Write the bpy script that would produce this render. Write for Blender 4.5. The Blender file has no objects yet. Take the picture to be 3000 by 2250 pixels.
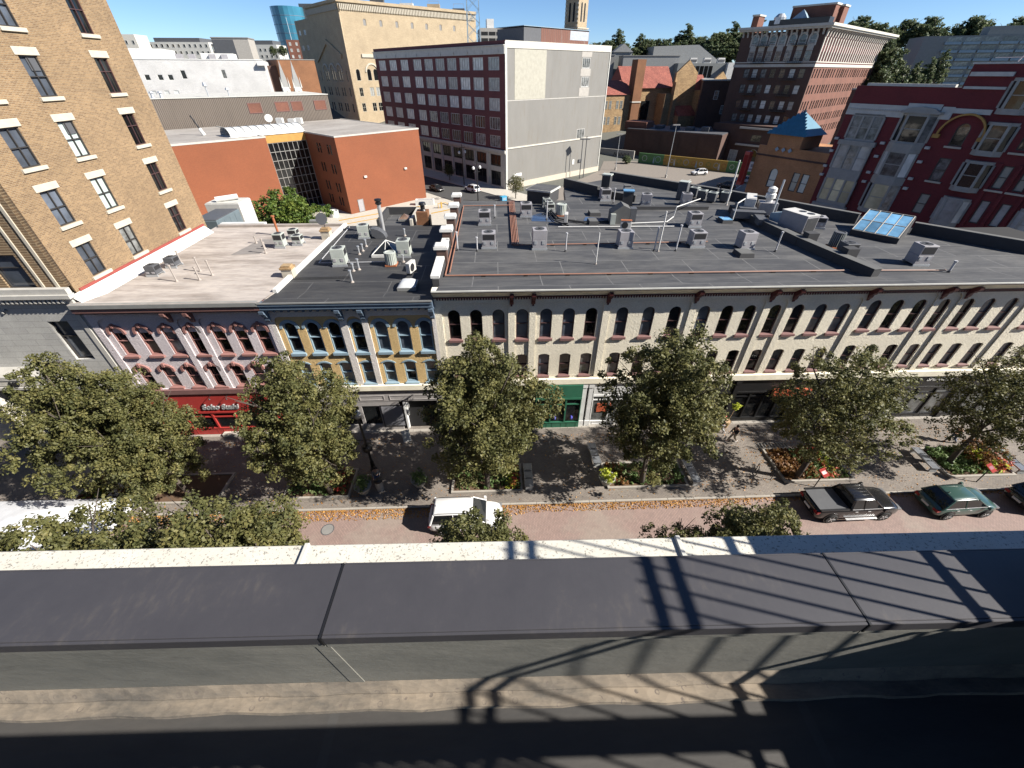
import bpy, bmesh, math, random
import numpy as np
from mathutils import Vector, Matrix
random.seed(7)
SC = bpy.context.scene
COL = SC.collection
R = math.radians

# ------------------------------------------------------------------ camera, sky, sun, exposure
cam = bpy.data.cameras.new('camera'); cam.sensor_width = 36.0; cam.lens = 14.263
cam.clip_start = 0.05; cam.clip_end = 4000
camo = bpy.data.objects.new('camera', cam); COL.objects.link(camo)
camo.location = (0, 0, 23.5); camo.rotation_euler = (R(90 - 37.58), 0, R(-2.0615))
SC.camera = camo
SUN_DIR = Vector((1.319, -0.40, 1.0)).normalized()          # towards the sun
world = bpy.data.worlds.new('World'); SC.world = world; world.use_nodes = True
wn = world.node_tree.nodes; wl = world.node_tree.links
bg = wn['Background']; sky = wn.new('ShaderNodeTexSky'); sky.sky_type = 'NISHITA'
sky.sun_disc = False; sky.sun_elevation = R(36.0); sky.sun_rotation = R(106.9)
sky.altitude = 2000; sky.air_density = 0.9; sky.dust_density = 0.0; sky.ozone_density = 6.5
wl.new(sky.outputs[0], bg.inputs[0]); bg.inputs[1].default_value = 0.06
sl = bpy.data.lights.new('sun', 'SUN'); sl.energy = 5.0; sl.angle = R(0.53); sl.color = (1.0, 0.945, 0.86)
so = bpy.data.objects.new('sun', sl); COL.objects.link(so)
so.rotation_euler = (-SUN_DIR).to_track_quat('-Z', 'Y').to_euler(); so.location = (60, -20, 60)
SC.view_settings.view_transform = 'Standard'; SC.view_settings.look = 'None'
SC.view_settings.exposure = 1.22; SC.view_settings.gamma = 1.0

# ------------------------------------------------------------------ mesh helpers
class MB:
    def __init__(s): s.v = []; s.f = []
    def add(s, vs, fs):
        o = len(s.v); s.v += [tuple(v) for v in vs]; s.f += [tuple(i + o for i in f) for f in fs]; return s
    def box(s, x0, x1, y0, y1, z0, z1):
        return s.add([(x0,y0,z0),(x1,y0,z0),(x1,y1,z0),(x0,y1,z0),(x0,y0,z1),(x1,y0,z1),(x1,y1,z1),(x0,y1,z1)],
                     [(3,2,1,0),(4,5,6,7),(0,1,5,4),(1,2,6,5),(2,3,7,6),(3,0,4,7)])
    def taper(s, x0, x1, y0, y1, z0, z1, ins):                # box whose top is inset
        i = ins
        return s.add([(x0,y0,z0),(x1,y0,z0),(x1,y1,z0),(x0,y1,z0),(x0+i,y0+i,z1),(x1-i,y0+i,z1),(x1-i,y1-i,z1),(x0+i,y1-i,z1)],
                     [(3,2,1,0),(4,5,6,7),(0,1,5,4),(1,2,6,5),(2,3,7,6),(3,0,4,7)])
    def prism(s, poly, a, b, ax='z'):                         # poly CCW (2d), extruded a..b along ax
        n = len(poly)
        def P(p, t):
            return (p[0],p[1],t) if ax == 'z' else ((t,p[0],p[1]) if ax == 'x' else (p[0],t,p[1]))
        vs = [P(p, a) for p in poly] + [P(p, b) for p in poly]
        fs = [tuple(range(n-1,-1,-1)), tuple(range(n,2*n))] + [(i,(i+1)%n,n+(i+1)%n,n+i) for i in range(n)]
        if ax == 'y': fs = [tuple(reversed(f)) for f in fs]
        return s.add(vs, fs)
    def cyl(s, p0, p1, r0, r1=None, n=10, caps=True):
        r1 = r0 if r1 is None else r1
        p0 = Vector(p0); p1 = Vector(p1); d = (p1-p0).normalized()
        a = d.orthogonal().normalized(); b = d.cross(a)
        vs = []
        for p, r in ((p0,r0),(p1,r1)):
            for i in range(n):
                t = 2*math.pi*i/n; vs.append(p + a*r*math.cos(t) + b*r*math.sin(t))
        fs = [(i,(i+1)%n,n+(i+1)%n,n+i) for i in range(n)]
        if caps: fs += [tuple(range(n-1,-1,-1)), tuple(range(n,2*n))]
        return s.add(vs, fs)
    def tube(s, pts, r, n=6):
        for a, b in zip(pts[:-1], pts[1:]): s.cyl(a, b, r, r, n)
        return s
    def lathe(s, prof, n=16, c=(0,0,0)):
        vs = []
        for r, z in prof:
            for i in range(n):
                t = 2*math.pi*i/n; vs.append((c[0]+r*math.cos(t), c[1]+r*math.sin(t), c[2]+z))
        fs = []
        for k in range(len(prof)-1):
            for i in range(n):
                fs.append((k*n+i, k*n+(i+1)%n, (k+1)*n+(i+1)%n, (k+1)*n+i))
        fs += [tuple(range(n-1,-1,-1)), tuple(range((len(prof)-1)*n, len(prof)*n))]
        return s.add(vs, fs)
    def ring(s, outer, inner, y0, y1):                        # two (x,z) loops of equal length
        n = len(outer)
        vs = [(p[0],y0,p[1]) for p in outer] + [(p[0],y0,p[1]) for p in inner] + [(p[0],y1,p[1]) for p in outer] + [(p[0],y1,p[1]) for p in inner]
        fs = []
        for i in range(n):
            j = (i+1) % n
            fs += [(i,j,n+j,n+i), (2*n+j,2*n+i,3*n+i,3*n+j), (j,i,2*n+i,2*n+j), (n+i,n+j,3*n+j,3*n+i)]
        return s.add(vs, fs)
    def strip(s, outer, inner, y0, y1):                       # open ring (a hood moulding)
        n = len(outer)
        for i in range(n-1):
            a, b, c, d = outer[i], outer[i+1], inner[i+1], inner[i]
            s.add([(a[0],y0,a[1]),(b[0],y0,b[1]),(c[0],y0,c[1]),(d[0],y0,d[1]),(a[0],y1,a[1]),(b[0],y1,b[1]),(c[0],y1,c[1]),(d[0],y1,d[1])],
                  [(0,1,2,3),(7,6,5,4),(1,0,4,5),(3,2,6,7),(0,3,7,4),(2,1,5,6)])
        return s
    def face(s, pts): return s.add(pts, [tuple(range(len(pts)))])
    def mesh(s, name, mat=None, smooth=False, bevel=0.0):
        me = bpy.data.meshes.new(name); me.from_pydata(s.v, [], s.f)
        bm = bmesh.new(); bm.from_mesh(me)
        bmesh.ops.recalc_face_normals(bm, faces=bm.faces)
        if bevel: bmesh.ops.bevel(bm, geom=bm.edges[:], offset=bevel, segments=1, affect='EDGES', profile=0.5)
        bm.to_mesh(me); bm.free()
        if smooth: me.polygons.foreach_set('use_smooth', [True]*len(me.polygons))
        if mat: me.materials.append(mat)
        return me
    def obj(s, name, mat, parent=None, loc=(0,0,0), rz=0.0, smooth=False, bevel=0.0):
        return inst(name, s.mesh(name, mat, smooth, bevel), parent, loc, rz)

def inst(name, me, parent=None, loc=(0,0,0), rz=0.0, sc=None):
    o = bpy.data.objects.new(name, me); COL.objects.link(o); o.parent = parent
    o.location = loc
    if rz: o.rotation_euler = (0,0,rz)
    if sc: o.scale = sc
    return o
def tag(o, label=None, cat=None, group=None, kind=None):
    if label: o['label'] = label
    if cat: o['category'] = cat
    if group: o['group'] = group
    if kind: o['kind'] = kind
    return o
def thing(name, label, cat, loc=(0,0,0), rz=0.0, group=None):
    return tag(inst(name, None, None, loc, rz), label, cat, group)
KIDS = {}
def dup(root, loc, rz=0.0, label=None, group=None, sc=None):
    r = root.copy(); COL.objects.link(r); r.location = loc; r.rotation_euler = (0,0,rz)
    if sc: r.scale = sc
    if label: r['label'] = label
    if group: r['group'] = group
    def rec(a, b):
        for ch in a.children:
            c = ch.copy(); COL.objects.link(c); c.parent = b; rec(ch, c)
    rec(root, r)
    return r
def arch(w, zs, rise=0.0, n=12, z0=0.0, cx=0.0):
    p = [(cx-w/2,z0),(cx+w/2,z0)]
    if rise <= 0: return p + [(cx+w/2,zs),(cx-w/2,zs)]
    rr = (w*w/4+rise*rise)/(2*rise); c = zs+rise-rr; a0 = math.asin(min(1,(w/2)/rr))
    if rise > w/2: a0 = math.pi-a0
    for i in range(n+1):
        a = a0-2*a0*i/n; p.append((cx+rr*math.sin(a), c+rr*math.cos(a)))
    return p
def rect(x0, x1, z0, z1): return [(x0,z0),(x1,z0),(x1,z1),(x0,z1)]
def rrect(x0, x1, z0, z1, r, n=5):                            # rounded upper corners
    p = [(x0,z0),(x1,z0)]
    for i in range(n+1):
        a = math.pi/2*i/n; p.append((x1-r+r*math.cos(a), z1-r+r*math.sin(a)))
    for i in range(n+1):
        a = math.pi/2+math.pi/2*i/n; p.append((x0+r+r*math.cos(a), z1-r+r*math.sin(a)))
    return p
def slab(name, outline, holes, t, mat, parent=None, loc=(0,0,0), rz=0.0, y0=0.0):
    cu = bpy.data.curves.new('c', 'CURVE'); cu.dimensions = '2D'; cu.fill_mode = 'BOTH'; cu.extrude = t/2
    for poly in [outline]+holes:
        s = cu.splines.new('POLY'); s.points.add(len(poly)-1)
        for p, q in zip(s.points, poly): p.co = (q[0], q[1], 0, 1)
        s.use_cyclic_u = True
    tmp = bpy.data.objects.new('t', cu); COL.objects.link(tmp)
    me = bpy.data.meshes.new_from_object(tmp)
    bpy.data.objects.remove(tmp); bpy.data.curves.remove(cu)
    me.transform(Matrix(((1,0,0,0),(0,0,1,t/2+y0),(0,1,0,0),(0,0,0,1))))
    bm = bmesh.new(); bm.from_mesh(me); bmesh.ops.remove_doubles(bm, verts=bm.verts, dist=0.0005)
    bmesh.ops.recalc_face_normals(bm, faces=bm.faces); bm.to_mesh(me); bm.free()
    me.name = name; me.materials.clear(); me.materials.append(mat)
    return inst(name, me, parent, loc, rz)
def text(name, body, size, mat, parent, loc, depth=0.03, shear=0.0, align='LEFT', rx=90, rz=0.0, bold=0.0):
    cu = bpy.data.curves.new('txt', 'FONT'); cu.body = body; cu.size = size; cu.extrude = depth; cu.shear = shear; cu.align_x = align
    cu.offset = bold
    tmp = bpy.data.objects.new('t', cu); COL.objects.link(tmp)
    me = bpy.data.meshes.new_from_object(tmp); bpy.data.objects.remove(tmp); bpy.data.curves.remove(cu)
    me.transform(Matrix.Rotation(R(rx), 4, 'X')); me.name = name; me.materials.clear(); me.materials.append(mat)
    return inst(name, me, parent, loc, rz)
# ------------------------------------------------------------------ materials
M = {}
def _new(name):
    m = bpy.data.materials.new(name); m.use_nodes = True; M[name] = m
    nt = m.node_tree; return m, nt.nodes, nt.links, nt.nodes['Principled BSDF']
def _coord(N, L, mode):
    tc = N.new('ShaderNodeTexCoord')
    if mode == 'obj': return tc.outputs['Object']
    sep = N.new('ShaderNodeSeparateXYZ'); L.new(tc.outputs['Object'], sep.inputs[0])
    ad = N.new('ShaderNodeMath'); ad.operation = 'ADD'; L.new(sep.outputs[0], ad.inputs[0]); L.new(sep.outputs[1], ad.inputs[1])
    cb = N.new('ShaderNodeCombineXYZ'); L.new(ad.outputs[0], cb.inputs[0]); L.new(sep.outputs[2], cb.inputs[1])
    return cb.outputs[0]
def _noise(N, L, vec, scale, detail=4, rough=0.6, stretch=None):
    if stretch:
        mp = N.new('ShaderNodeMapping'); mp.inputs['Scale'].default_value = stretch; L.new(vec, mp.inputs[0]); vec = mp.outputs[0]
    n = N.new('ShaderNodeTexNoise'); n.inputs['Scale'].default_value = scale; n.inputs['Detail'].default_value = detail
    n.inputs['Roughness'].default_value = rough; L.new(vec, n.inputs['Vector']); return n.outputs[0]
def _mix(N, L, fac, a, b, mode='MIX'):
    mx = N.new('ShaderNodeMix'); mx.data_type = 'RGBA'; mx.blend_type = mode
    if isinstance(fac, float): mx.inputs[0].default_value = fac
    else: L.new(fac, mx.inputs[0])
    for s, v in ((mx.inputs[6], a), (mx.inputs[7], b)):
        if isinstance(v, tuple): s.default_value = (*v[:3], 1)
        else: L.new(v, s)
    return mx.outputs[2]
def _ramp(N, L, fac, lo, hi):
    mr = N.new('ShaderNodeMapRange'); mr.inputs[1].default_value = lo; mr.inputs[2].default_value = hi; mr.clamp = True
    L.new(fac, mr.inputs[0]); return mr.outputs[0]
def _bump(N, L, P, h, strength, dist):
    b = N.new('ShaderNodeBump'); b.inputs['Strength'].default_value = strength; b.inputs['Distance'].default_value = dist
    L.new(h, b.inputs['Height']); L.new(b.outputs[0], P.inputs['Normal'])
def plain(name, c, rough=0.6, metal=0.0, var=0.25, scale=3.0, bump=0.0, dark=None, spec=None, stretch=None):
    m, N, L, P = _new(name); v = _coord(N, L, 'obj')
    n = _noise(N, L, v, scale, stretch=stretch)
    d = dark or tuple(x*(1-var) for x in c)
    h = tuple(min(1, x*(1+var*0.4)) for x in c)
    cl = _mix(N, L, _ramp(N, L, n, .3, .7), d, h); L.new(cl, P.inputs['Base Color'])
    P.inputs['Roughness'].default_value = rough; P.inputs['Metallic'].default_value = metal
    if spec is not None: P.inputs['Specular IOR Level'].default_value = spec
    if bump: _bump(N, L, P, _noise(N, L, v, scale*6, 3), bump, 0.02)
    return m
def brick(name, c1, c2, mortar, bw=.215, bh=.075, ms=.01, rough=.85, bump=.5, stain=.25, off=.5, stainscale=.25, mode='wall', dist=.012, extra=None):
    m, N, L, P = _new(name); v = _coord(N, L, mode)
    b = N.new('ShaderNodeTexBrick'); b.inputs['Scale'].default_value = 1; b.inputs['Brick Width'].default_value = bw
    b.inputs['Row Height'].default_value = bh; b.inputs['Mortar Size'].default_value = ms; b.offset = off
    b.inputs['Color1'].default_value = (*c1,1); b.inputs['Color2'].default_value = (*c2,1); b.inputs['Mortar'].default_value = (*mortar,1)
    L.new(v, b.inputs['Vector'])
    n = _noise(N, L, v, stainscale, 5, .65); n2 = _noise(N, L, v, 9.0, 2, .5, (1, 2.5, 1))
    st = _mix(N, L, _ramp(N, L, n, .35, .7), tuple([1-stain]*3), (1.08,1.08,1.08))
    cl = _mix(N, L, 1.0, b.outputs[0], st, 'MULTIPLY')
    cl = _mix(N, L, .35, cl, _mix(N, L, _ramp(N, L, n2, .3, .7), (.55,.55,.55), (1.25,1.22,1.2)), 'MULTIPLY')
    L.new(cl, P.inputs['Base Color']); P.inputs['Roughness'].default_value = rough
    ad = N.new('ShaderNodeMath'); ad.operation = 'SUBTRACT'; L.new(_noise(N, L, v, 7, 3, .7), ad.inputs[0]); L.new(b.outputs[1], ad.inputs[1])
    _bump(N, L, P, ad.outputs[0], bump, dist)
    return m
def glass(name, c, rough=.06, var=.4, spec=.6, scale=.7):
    m, N, L, P = _new(name); v = _coord(N, L, 'obj')
    oi = N.new('ShaderNodeObjectInfo')
    n = _noise(N, L, v, scale, 3)
    cl = _mix(N, L, _ramp(N, L, n, .3, .75), tuple(x*(1-var) for x in c), tuple(x*(1+var) for x in c))
    k = _mix(N, L, oi.outputs['Random'], (.55,.55,.55), (1.3,1.3,1.3)); cl = _mix(N, L, 1.0, cl, k, 'MULTIPLY')
    L.new(cl, P.inputs['Base Color']); P.inputs['Roughness'].default_value = rough; P.inputs['Specular IOR Level'].default_value = spec
    _bump(N, L, P, _noise(N, L, v, .9, 1), .15, .05)
    return m
def membrane(name, c, seam, bw, bh, stain, ms=.035):
    m, N, L, P = _new(name); v = _coord(N, L, 'obj')
    b = N.new('ShaderNodeTexBrick'); b.inputs['Scale'].default_value = 1; b.inputs['Brick Width'].default_value = bw
    b.inputs['Row Height'].default_value = bh; b.inputs['Mortar Size'].default_value = ms; b.inputs['Mortar Smooth'].default_value = .3; b.offset = .37
    b.inputs['Color1'].default_value = (*c,1); b.inputs['Color2'].default_value = tuple(x*1.12 for x in c)+(1,); b.inputs['Mortar'].default_value = (*seam,1)
    L.new(v, b.inputs['Vector'])
    n = _noise(N, L, v, .55, 6, .7, (.35, 1.6, 1)); n2 = _noise(N, L, v, 2.3, 5, .7, (.5, 1.5, 1))
    cl = _mix(N, L, _ramp(N, L, n, .42, .68), b.outputs[0], stain)
    cl = _mix(N, L, .6, cl, _mix(N, L, _ramp(N, L, n2, .3, .72), (.72,.72,.74), (1.3,1.28,1.25)), 'MULTIPLY')
    L.new(cl, P.inputs['Base Color']); P.inputs['Roughness'].default_value = .72; P.inputs['Specular IOR Level'].default_value = .35
    _bump(N, L, P, n2, .25, .03); return m

brick('tan_brick', (.27,.172,.085), (.145,.085,.042), (.28,.218,.14), .22, .078, .011, stain=.18, bump=.7)
brick('brown_striped_brick', (.20,.125,.065), (.13,.085,.045), (.30,.22,.13), 1.6, .15, .03, stain=.2)
brick('cream_brick', (.86,.80,.655), (.82,.76,.615), (.73,.67,.53), .22, .075, .008, bump=1.0, stain=.10, dist=.035)
brick('white_brick', (.74,.70,.66), (.68,.645,.61), (.60,.56,.53), .22, .075, .008, bump=1.0, stain=.10, dist=.035)
brick('pink_brick', (.68,.62,.635), (.63,.57,.585), (.54,.48,.49), .22, .075, .008, bump=1.0, stain=.12, dist=.035)
brick('yellow_brick', (.70,.50,.235), (.63,.44,.20), (.52,.36,.165), .22, .075, .008, bump=1.0, stain=.12, dist=.035)
brick('orange_brick', (.215,.062,.023), (.18,.05,.019), (.19,.072,.033), .22, .075, .008, bump=.3, stain=.12, stainscale=.12)
brick('brown_orange_brick', (.24,.105,.045), (.19,.08,.034), (.22,.11,.055), .22, .08, .01, bump=.3)
brick('bounce_lit_brick', (.46,.22,.095), (.37,.17,.07), (.42,.22,.11), .22, .08, .01, bump=.3)  # brown orange brick lightened, reflected light is put into the colour
brick('red_brick', (.165,.022,.026), (.13,.018,.021), (.12,.019,.021), .22, .075, .006, bump=.3, stain=.2)
brick('maroon_brick', (.14,.04,.04), (.115,.033,.034), (.12,.042,.042), .22, .075, .006, bump=.3, stain=.15)
brick('tower_brick', (.19,.072,.046), (.14,.052,.034), (.17,.085,.06), .22, .08, .01, bump=.3)
brick('dark_brick', (.095,.05,.037), (.07,.037,.028), (.09,.055,.045), .22, .08, .01, bump=.3)
brick('buff_brick', (.42,.335,.22), (.36,.28,.18), (.38,.31,.215), .45, .15, .012, bump=.8, stain=.14, dist=.03)
brick('rubble_stone', (.44,.29,.145), (.29,.185,.09), (.35,.25,.14), .7, .3, .03, bump=.8, stain=.3, dist=.04)
brick('red_tile', (.36,.12,.082), (.23,.065,.05), (.18,.05,.042), .3, .22, .02, bump=.8, dist=.05)
brick('white_wall_brick', (.56,.555,.54), (.52,.515,.505), (.46,.455,.445), .45, .15, .01, bump=.6, stain=.12, dist=.02)
brick('stone_course', (.40,.395,.37), (.37,.365,.345), (.27,.265,.25), 1.5, .46, .016, bump=.4, stain=.16, stainscale=.5)
brick('sidewalk_paver', (.23,.20,.17), (.185,.16,.14), (.125,.108,.096), .2, .1, .009, bump=.5, stain=.3, mode='obj', stainscale=.3)
def road_mat():
    m, N, L, P = _new('street_paver'); v = _coord(N, L, 'obj')
    mp = N.new('ShaderNodeMapping'); mp.inputs['Rotation'].default_value = (0,0,R(90)); L.new(v, mp.inputs[0])
    b = N.new('ShaderNodeTexBrick'); b.inputs['Scale'].default_value = 1; b.inputs['Brick Width'].default_value = .2; b.inputs['Row Height'].default_value = .1
    b.inputs['Mortar Size'].default_value = .009; b.inputs['Color1'].default_value = (.265,.185,.16,1); b.inputs['Color2'].default_value = (.225,.16,.14,1); b.inputs['Mortar'].default_value = (.15,.11,.097,1)
    L.new(mp.outputs[0], b.inputs['Vector'])
    n = _noise(N, L, v, .22, 5, .6); n2 = _noise(N, L, v, 3, 5, .7)
    cl = _mix(N, L, _ramp(N, L, n, .48, .6), b.outputs[0], _mix(N, L, .55, b.outputs[0], (.25,.215,.18)))
    cl = _mix(N, L, .5, cl, _mix(N, L, _ramp(N, L, n2, .3, .7), (.72,.72,.72), (1.15,1.15,1.15)), 'MULTIPLY')
    L.new(cl, P.inputs['Base Color']); P.inputs['Roughness'].default_value = .8; _bump(N, L, P, b.outputs[1], -.5, .01)
road_mat()
def coping_mat():
    m, N, L, P = _new('coping_metal'); v = _coord(N, L, 'obj')
    n = _noise(N, L, v, 1.6, 6, .75); n2 = _noise(N, L, v, 26, 3, .6, (1,.35,1)); vo = N.new('ShaderNodeTexVoronoi'); vo.inputs['Scale'].default_value = 7
    L.new(v, vo.inputs['Vector'])
    n3 = _noise(N, L, v, 3.5, 2)
    cl = _mix(N, L, _ramp(N, L, n, .3, .7), (.040,.039,.044), (.051,.049,.054))
    mu = N.new('ShaderNodeMath'); mu.operation = 'MULTIPLY'; L.new(_ramp(N, L, n, .52, .72), mu.inputs[0]); L.new(_ramp(N, L, n2, .45, .75), mu.inputs[1])
    cl = _mix(N, L, mu.outputs[0], cl, (.085,.076,.068))
    sp = N.new('ShaderNodeMath'); sp.operation = 'LESS_THAN'; sp.inputs[1].default_value = .06; L.new(vo.outputs[0], sp.inputs[0])
    m2 = N.new('ShaderNodeMath'); m2.operation = 'MULTIPLY'; L.new(sp.outputs[0], m2.inputs[0]); L.new(_ramp(N, L, n3, .6, .62), m2.inputs[1])
    cl = _mix(N, L, m2.outputs[0], cl, (.34,.34,.32))
    L.new(cl, P.inputs['Base Color']); P.inputs['Roughness'].default_value = .5; P.inputs['Specular IOR Level'].default_value = .4
    _bump(N, L, P, n2, .05, .01)
coping_mat()
def ledge_mat():
    m, N, L, P = _new('speckled_stone'); v = _coord(N, L, 'obj')
    n = _noise(N, L, v, 55, 3, .6); n2 = _noise(N, L, v, 2.2, 5, .7)
    cl = _mix(N, L, _ramp(N, L, n, .57, .66), (.52,.50,.44), (.20,.19,.165))
    cl = _mix(N, L, .8, cl, _mix(N, L, _ramp(N, L, n2, .4, .75), (1,1,1), (.78,.76,.72)), 'MULTIPLY')
    L.new(cl, P.inputs['Base Color']); P.inputs['Roughness'].default_value = .85; _bump(N, L, P, n, -.5, .006)
ledge_mat()
def inner_wall_mat():
    m, N, L, P = _new('parapet_membrane'); v = _coord(N, L, 'obj')
    n = _noise(N, L, v, 1.4, 6, .7, (.8,1,1.6)); n2 = _noise(N, L, v, 7, 4, .7, (.25,1,1))
    cl = _mix(N, L, _ramp(N, L, n, .3, .7), (.105,.105,.095), (.175,.17,.15)); cl = _mix(N, L, _ramp(N, L, n2, .62, .78), cl, (.06,.058,.055))
    L.new(cl, P.inputs['Base Color']); P.inputs['Roughness'].default_value = .75; _bump(N, L, P, n, .4, .03)
inner_wall_mat()
def cant_mat():
    m, N, L, P = _new('dusty_membrane'); v = _coord(N, L, 'obj')
    vo = N.new('ShaderNodeTexVoronoi'); vo.inputs['Scale'].default_value = 13; L.new(v, vo.inputs['Vector'])
    n = _noise(N, L, v, 2.2, 6, .75, (.5,1.5,1)); n2 = _noise(N, L, v, 30, 3)
    cl = _mix(N, L, _ramp(N, L, n, .38, .62), (.095,.085,.073), (.23,.19,.145))
    r1 = N.new('ShaderNodeMath'); r1.operation = 'COMPARE'; r1.inputs[1].default_value = .22; r1.inputs[2].default_value = .045; L.new(vo.outputs[0], r1.inputs[0])
    m2 = N.new('ShaderNodeMath'); m2.operation = 'MULTIPLY'; L.new(r1.outputs[0], m2.inputs[0]); L.new(_ramp(N, L, n2, .45, .6), m2.inputs[1])
    cl = _mix(N, L, m2.outputs[0], cl, (.12,.10,.085))
    L.new(cl, P.inputs['Base Color']); P.inputs['Roughness'].default_value = .9; _bump(N, L, P, vo.outputs[0], .35, .012)
cant_mat()
membrane('black_roof', (.048,.049,.052), (.15,.15,.147), 4.6, 2.35, (.098,.097,.095))
membrane('yellow_house_roof', (.029,.0295,.0315), (.10,.10,.10), 5.5, 2.9, (.05,.05,.05))
membrane('pale_roof', (.36,.325,.295), (.29,.26,.235), 30, 3.4, (.20,.172,.15), .03)
membrane('near_roof', (.040,.039,.038), (.05,.05,.05), 3, 1, (.06,.055,.05))
membrane('grey_gravel_roof', (.31,.29,.265), (.27,.255,.235), 9, 6, (.22,.20,.18))
def ribbed(name, c, d, sc):
    m, N, L, P = _new(name); v = _coord(N, L, 'wall')
    w = N.new('ShaderNodeTexWave'); w.inputs['Scale'].default_value = sc; w.bands_direction = 'X'; L.new(v, w.inputs['Vector'])
    n = _noise(N, L, v, .18, 5, .7, (1,.3,1)); n2 = _noise(N, L, v, 1.2, 4, .7, (1,.12,1))
    cl = _mix(N, L, _ramp(N, L, n, .3, .7), tuple(x*.88 for x in c), tuple(x*1.06 for x in c)); cl = _mix(N, L, _ramp(N, L, n2, .55, .8), cl, d)
    L.new(cl, P.inputs['Base Color']); P.inputs['Roughness'].default_value = .6; _bump(N, L, P, w.outputs[1], .9, .08); return m
ribbed('grey_ribbed_metal', (.205,.198,.182), (.175,.152,.12), 1.0)
ribbed('brown_ribbed_metal', (.125,.102,.083), (.10,.083,.068), .9)
ribbed('rust_sheet', (.14,.058,.038), (.2,.19,.175), .5)
for a in [('stone', (.40,.385,.35), .8), ('pale_stone', (.48,.455,.40), .8), ('lintel_stone', (.43,.39,.315), .8), ('cream_paint', (.80,.745,.60), .7), ('white_paint', (.58,.575,.55), .6),
          ('weathered_white', (.46,.455,.42), .7), ('maroon_paint', (.10,.022,.024), .5), ('mauve_paint', (.17,.09,.085), .6), ('pink_trim', (.26,.13,.115), .6), ('blue_trim', (.215,.30,.36), .6),
          ('navy_trim', (.10,.14,.19), .6), ('brown_fascia', (.17,.085,.075), .6), ('grey_gutter', (.22,.22,.21), .5), ('dark_frame', (.035,.032,.03), .5), ('maroon_frame', (.06,.03,.03), .5),
          ('grey_frame', (.46,.45,.42), .6), ('bay_grey', (.29,.285,.26), .7), ('red_shop', (.34,.035,.03), .5), ('green_shop', (.028,.125,.075), .45), ('grey_shop', (.33,.31,.30), .6),
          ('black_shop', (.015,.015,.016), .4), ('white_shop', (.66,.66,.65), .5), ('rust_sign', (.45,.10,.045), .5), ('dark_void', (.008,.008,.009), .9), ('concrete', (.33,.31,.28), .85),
          ('pale_concrete', (.42,.39,.335), .85), ('asphalt', (.052,.051,.05), .9), ('lot_asphalt', (.19,.165,.14), .9), ('ground_far', (.10,.10,.085), .95), ('kerb_stone', (.31,.285,.25), .85), ('yellow_line', (.42,.25,.04), .7),
          ('orange_line', (.55,.24,.06), .7), ('soil', (.10,.06,.035), .95), ('bark', (.075,.06,.05), .95), ('black_metal', (.012,.012,.013), .4), ('steel', (.50,.50,.50), .4),
          ('galvanised', (.45,.47,.49), .45), ('unit_grey', (.28,.27,.28), .5), ('unit_pale', (.36,.385,.35), .5), ('unit_white', (.50,.49,.46), .5), ('unit_dark', (.075,.078,.085), .6), ('grille', (.02,.02,.022), .5),
          ('copper_pipe', (.24,.115,.075), .6), ('rust', (.30,.10,.04), .8), ('pvc', (.42,.42,.43), .5), ('roof_curb', (.036,.036,.038), .8), ('curb_top', (.095,.095,.092), .8), ('patch_dark', (.19,.175,.165), .85),
          ('bench_metal', (.22,.235,.26), .4), ('bin_metal', (.36,.37,.37), .5), ('planter_concrete', (.34,.33,.30), .85), ('tyre', (.015,.015,.015), .85), ('rim', (.62,.62,.62), .3), ('chrome', (.7,.7,.7), .15),
          ('orange_sign', (.22,.014,.010), .95), ('skin', (.52,.30,.21), .6), ('hair_dark', (.03,.02,.015), .7), ('cloth_black', (.02,.02,.024), .9), ('cloth_grey', (.25,.25,.25), .9), ('cloth_denim', (.06,.09,.16), .9),
          ('cloth_pink', (.55,.14,.13), .9), ('cloth_beige', (.45,.38,.29), .9), ('shoe', (.5,.48,.46), .7), ('wicker', (.42,.29,.17), .8), ('white_fabric', (.62,.63,.65), .8), ('leather', (.03,.025,.02), .6),
          ('blue_roof_tile', (.035,.145,.22), .5), ('steel_blue', (.22,.30,.36), .5), ('mural_yellow', (.33,.21,.045), .8), ('mural_green', (.08,.18,.065), .8), ('hotel_concrete', (.20,.21,.205), .85), ('museum_grey', (.24,.245,.24), .8),
          ('blue_solar', (.05,.10,.22), .2), ('red_metal_roof', (.36,.095,.068), .6), ('yellow_arch', (.36,.20,.045), .6), ('yellow_flower', (.60,.62,.05), .8), ('red_flower', (.50,.05,.05), .8), ('orange_leafy', (.42,.20,.05), .8),
          ('lamp_glass', (.55,.56,.55), .3), ('blue_print', (.08,.08,.45), .5), ('poster', (.25,.25,.27), .4), ('hydrant_blue', (.05,.30,.48), .5), ('cable', (.015,.015,.015), .7), ('terracotta', (.42,.20,.10), .9),
          ('neon_blue', (.06,.12,.45), .4), ('shop_gold', (.42,.40,.36), .4), ('green_dumpster', (.11,.14,.155), .6), ('red_coping', (.24,.05,.04), .7), ('stone_dark', (.20,.195,.185), .8), ('tan_curtain', (.33,.315,.26), .7)]:
    plain(a[0], a[1], a[2], var=.14, scale=1.7, bump=.08)
for n_, c_, r_ in [('paint_green', (.035,.075,.065), .28), ('paint_black', (.012,.012,.013), .22), ('paint_white', (.62,.62,.62), .3), ('paint_dark', (.02,.018,.018), .25), ('paint_grey', (.35,.36,.37), .3)]:
    m = plain(n_, c_, r_, var=.05, scale=.6); m.node_tree.nodes['Principled BSDF'].inputs['Coat Weight'].default_value = .6; m.node_tree.nodes['Principled BSDF'].inputs['Coat Roughness'].default_value = .06
for k_ in ('steel','galvanised','chrome','rim','bench_metal'): M[k_].node_tree.nodes['Principled BSDF'].inputs['Metallic'].default_value = .55
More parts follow.
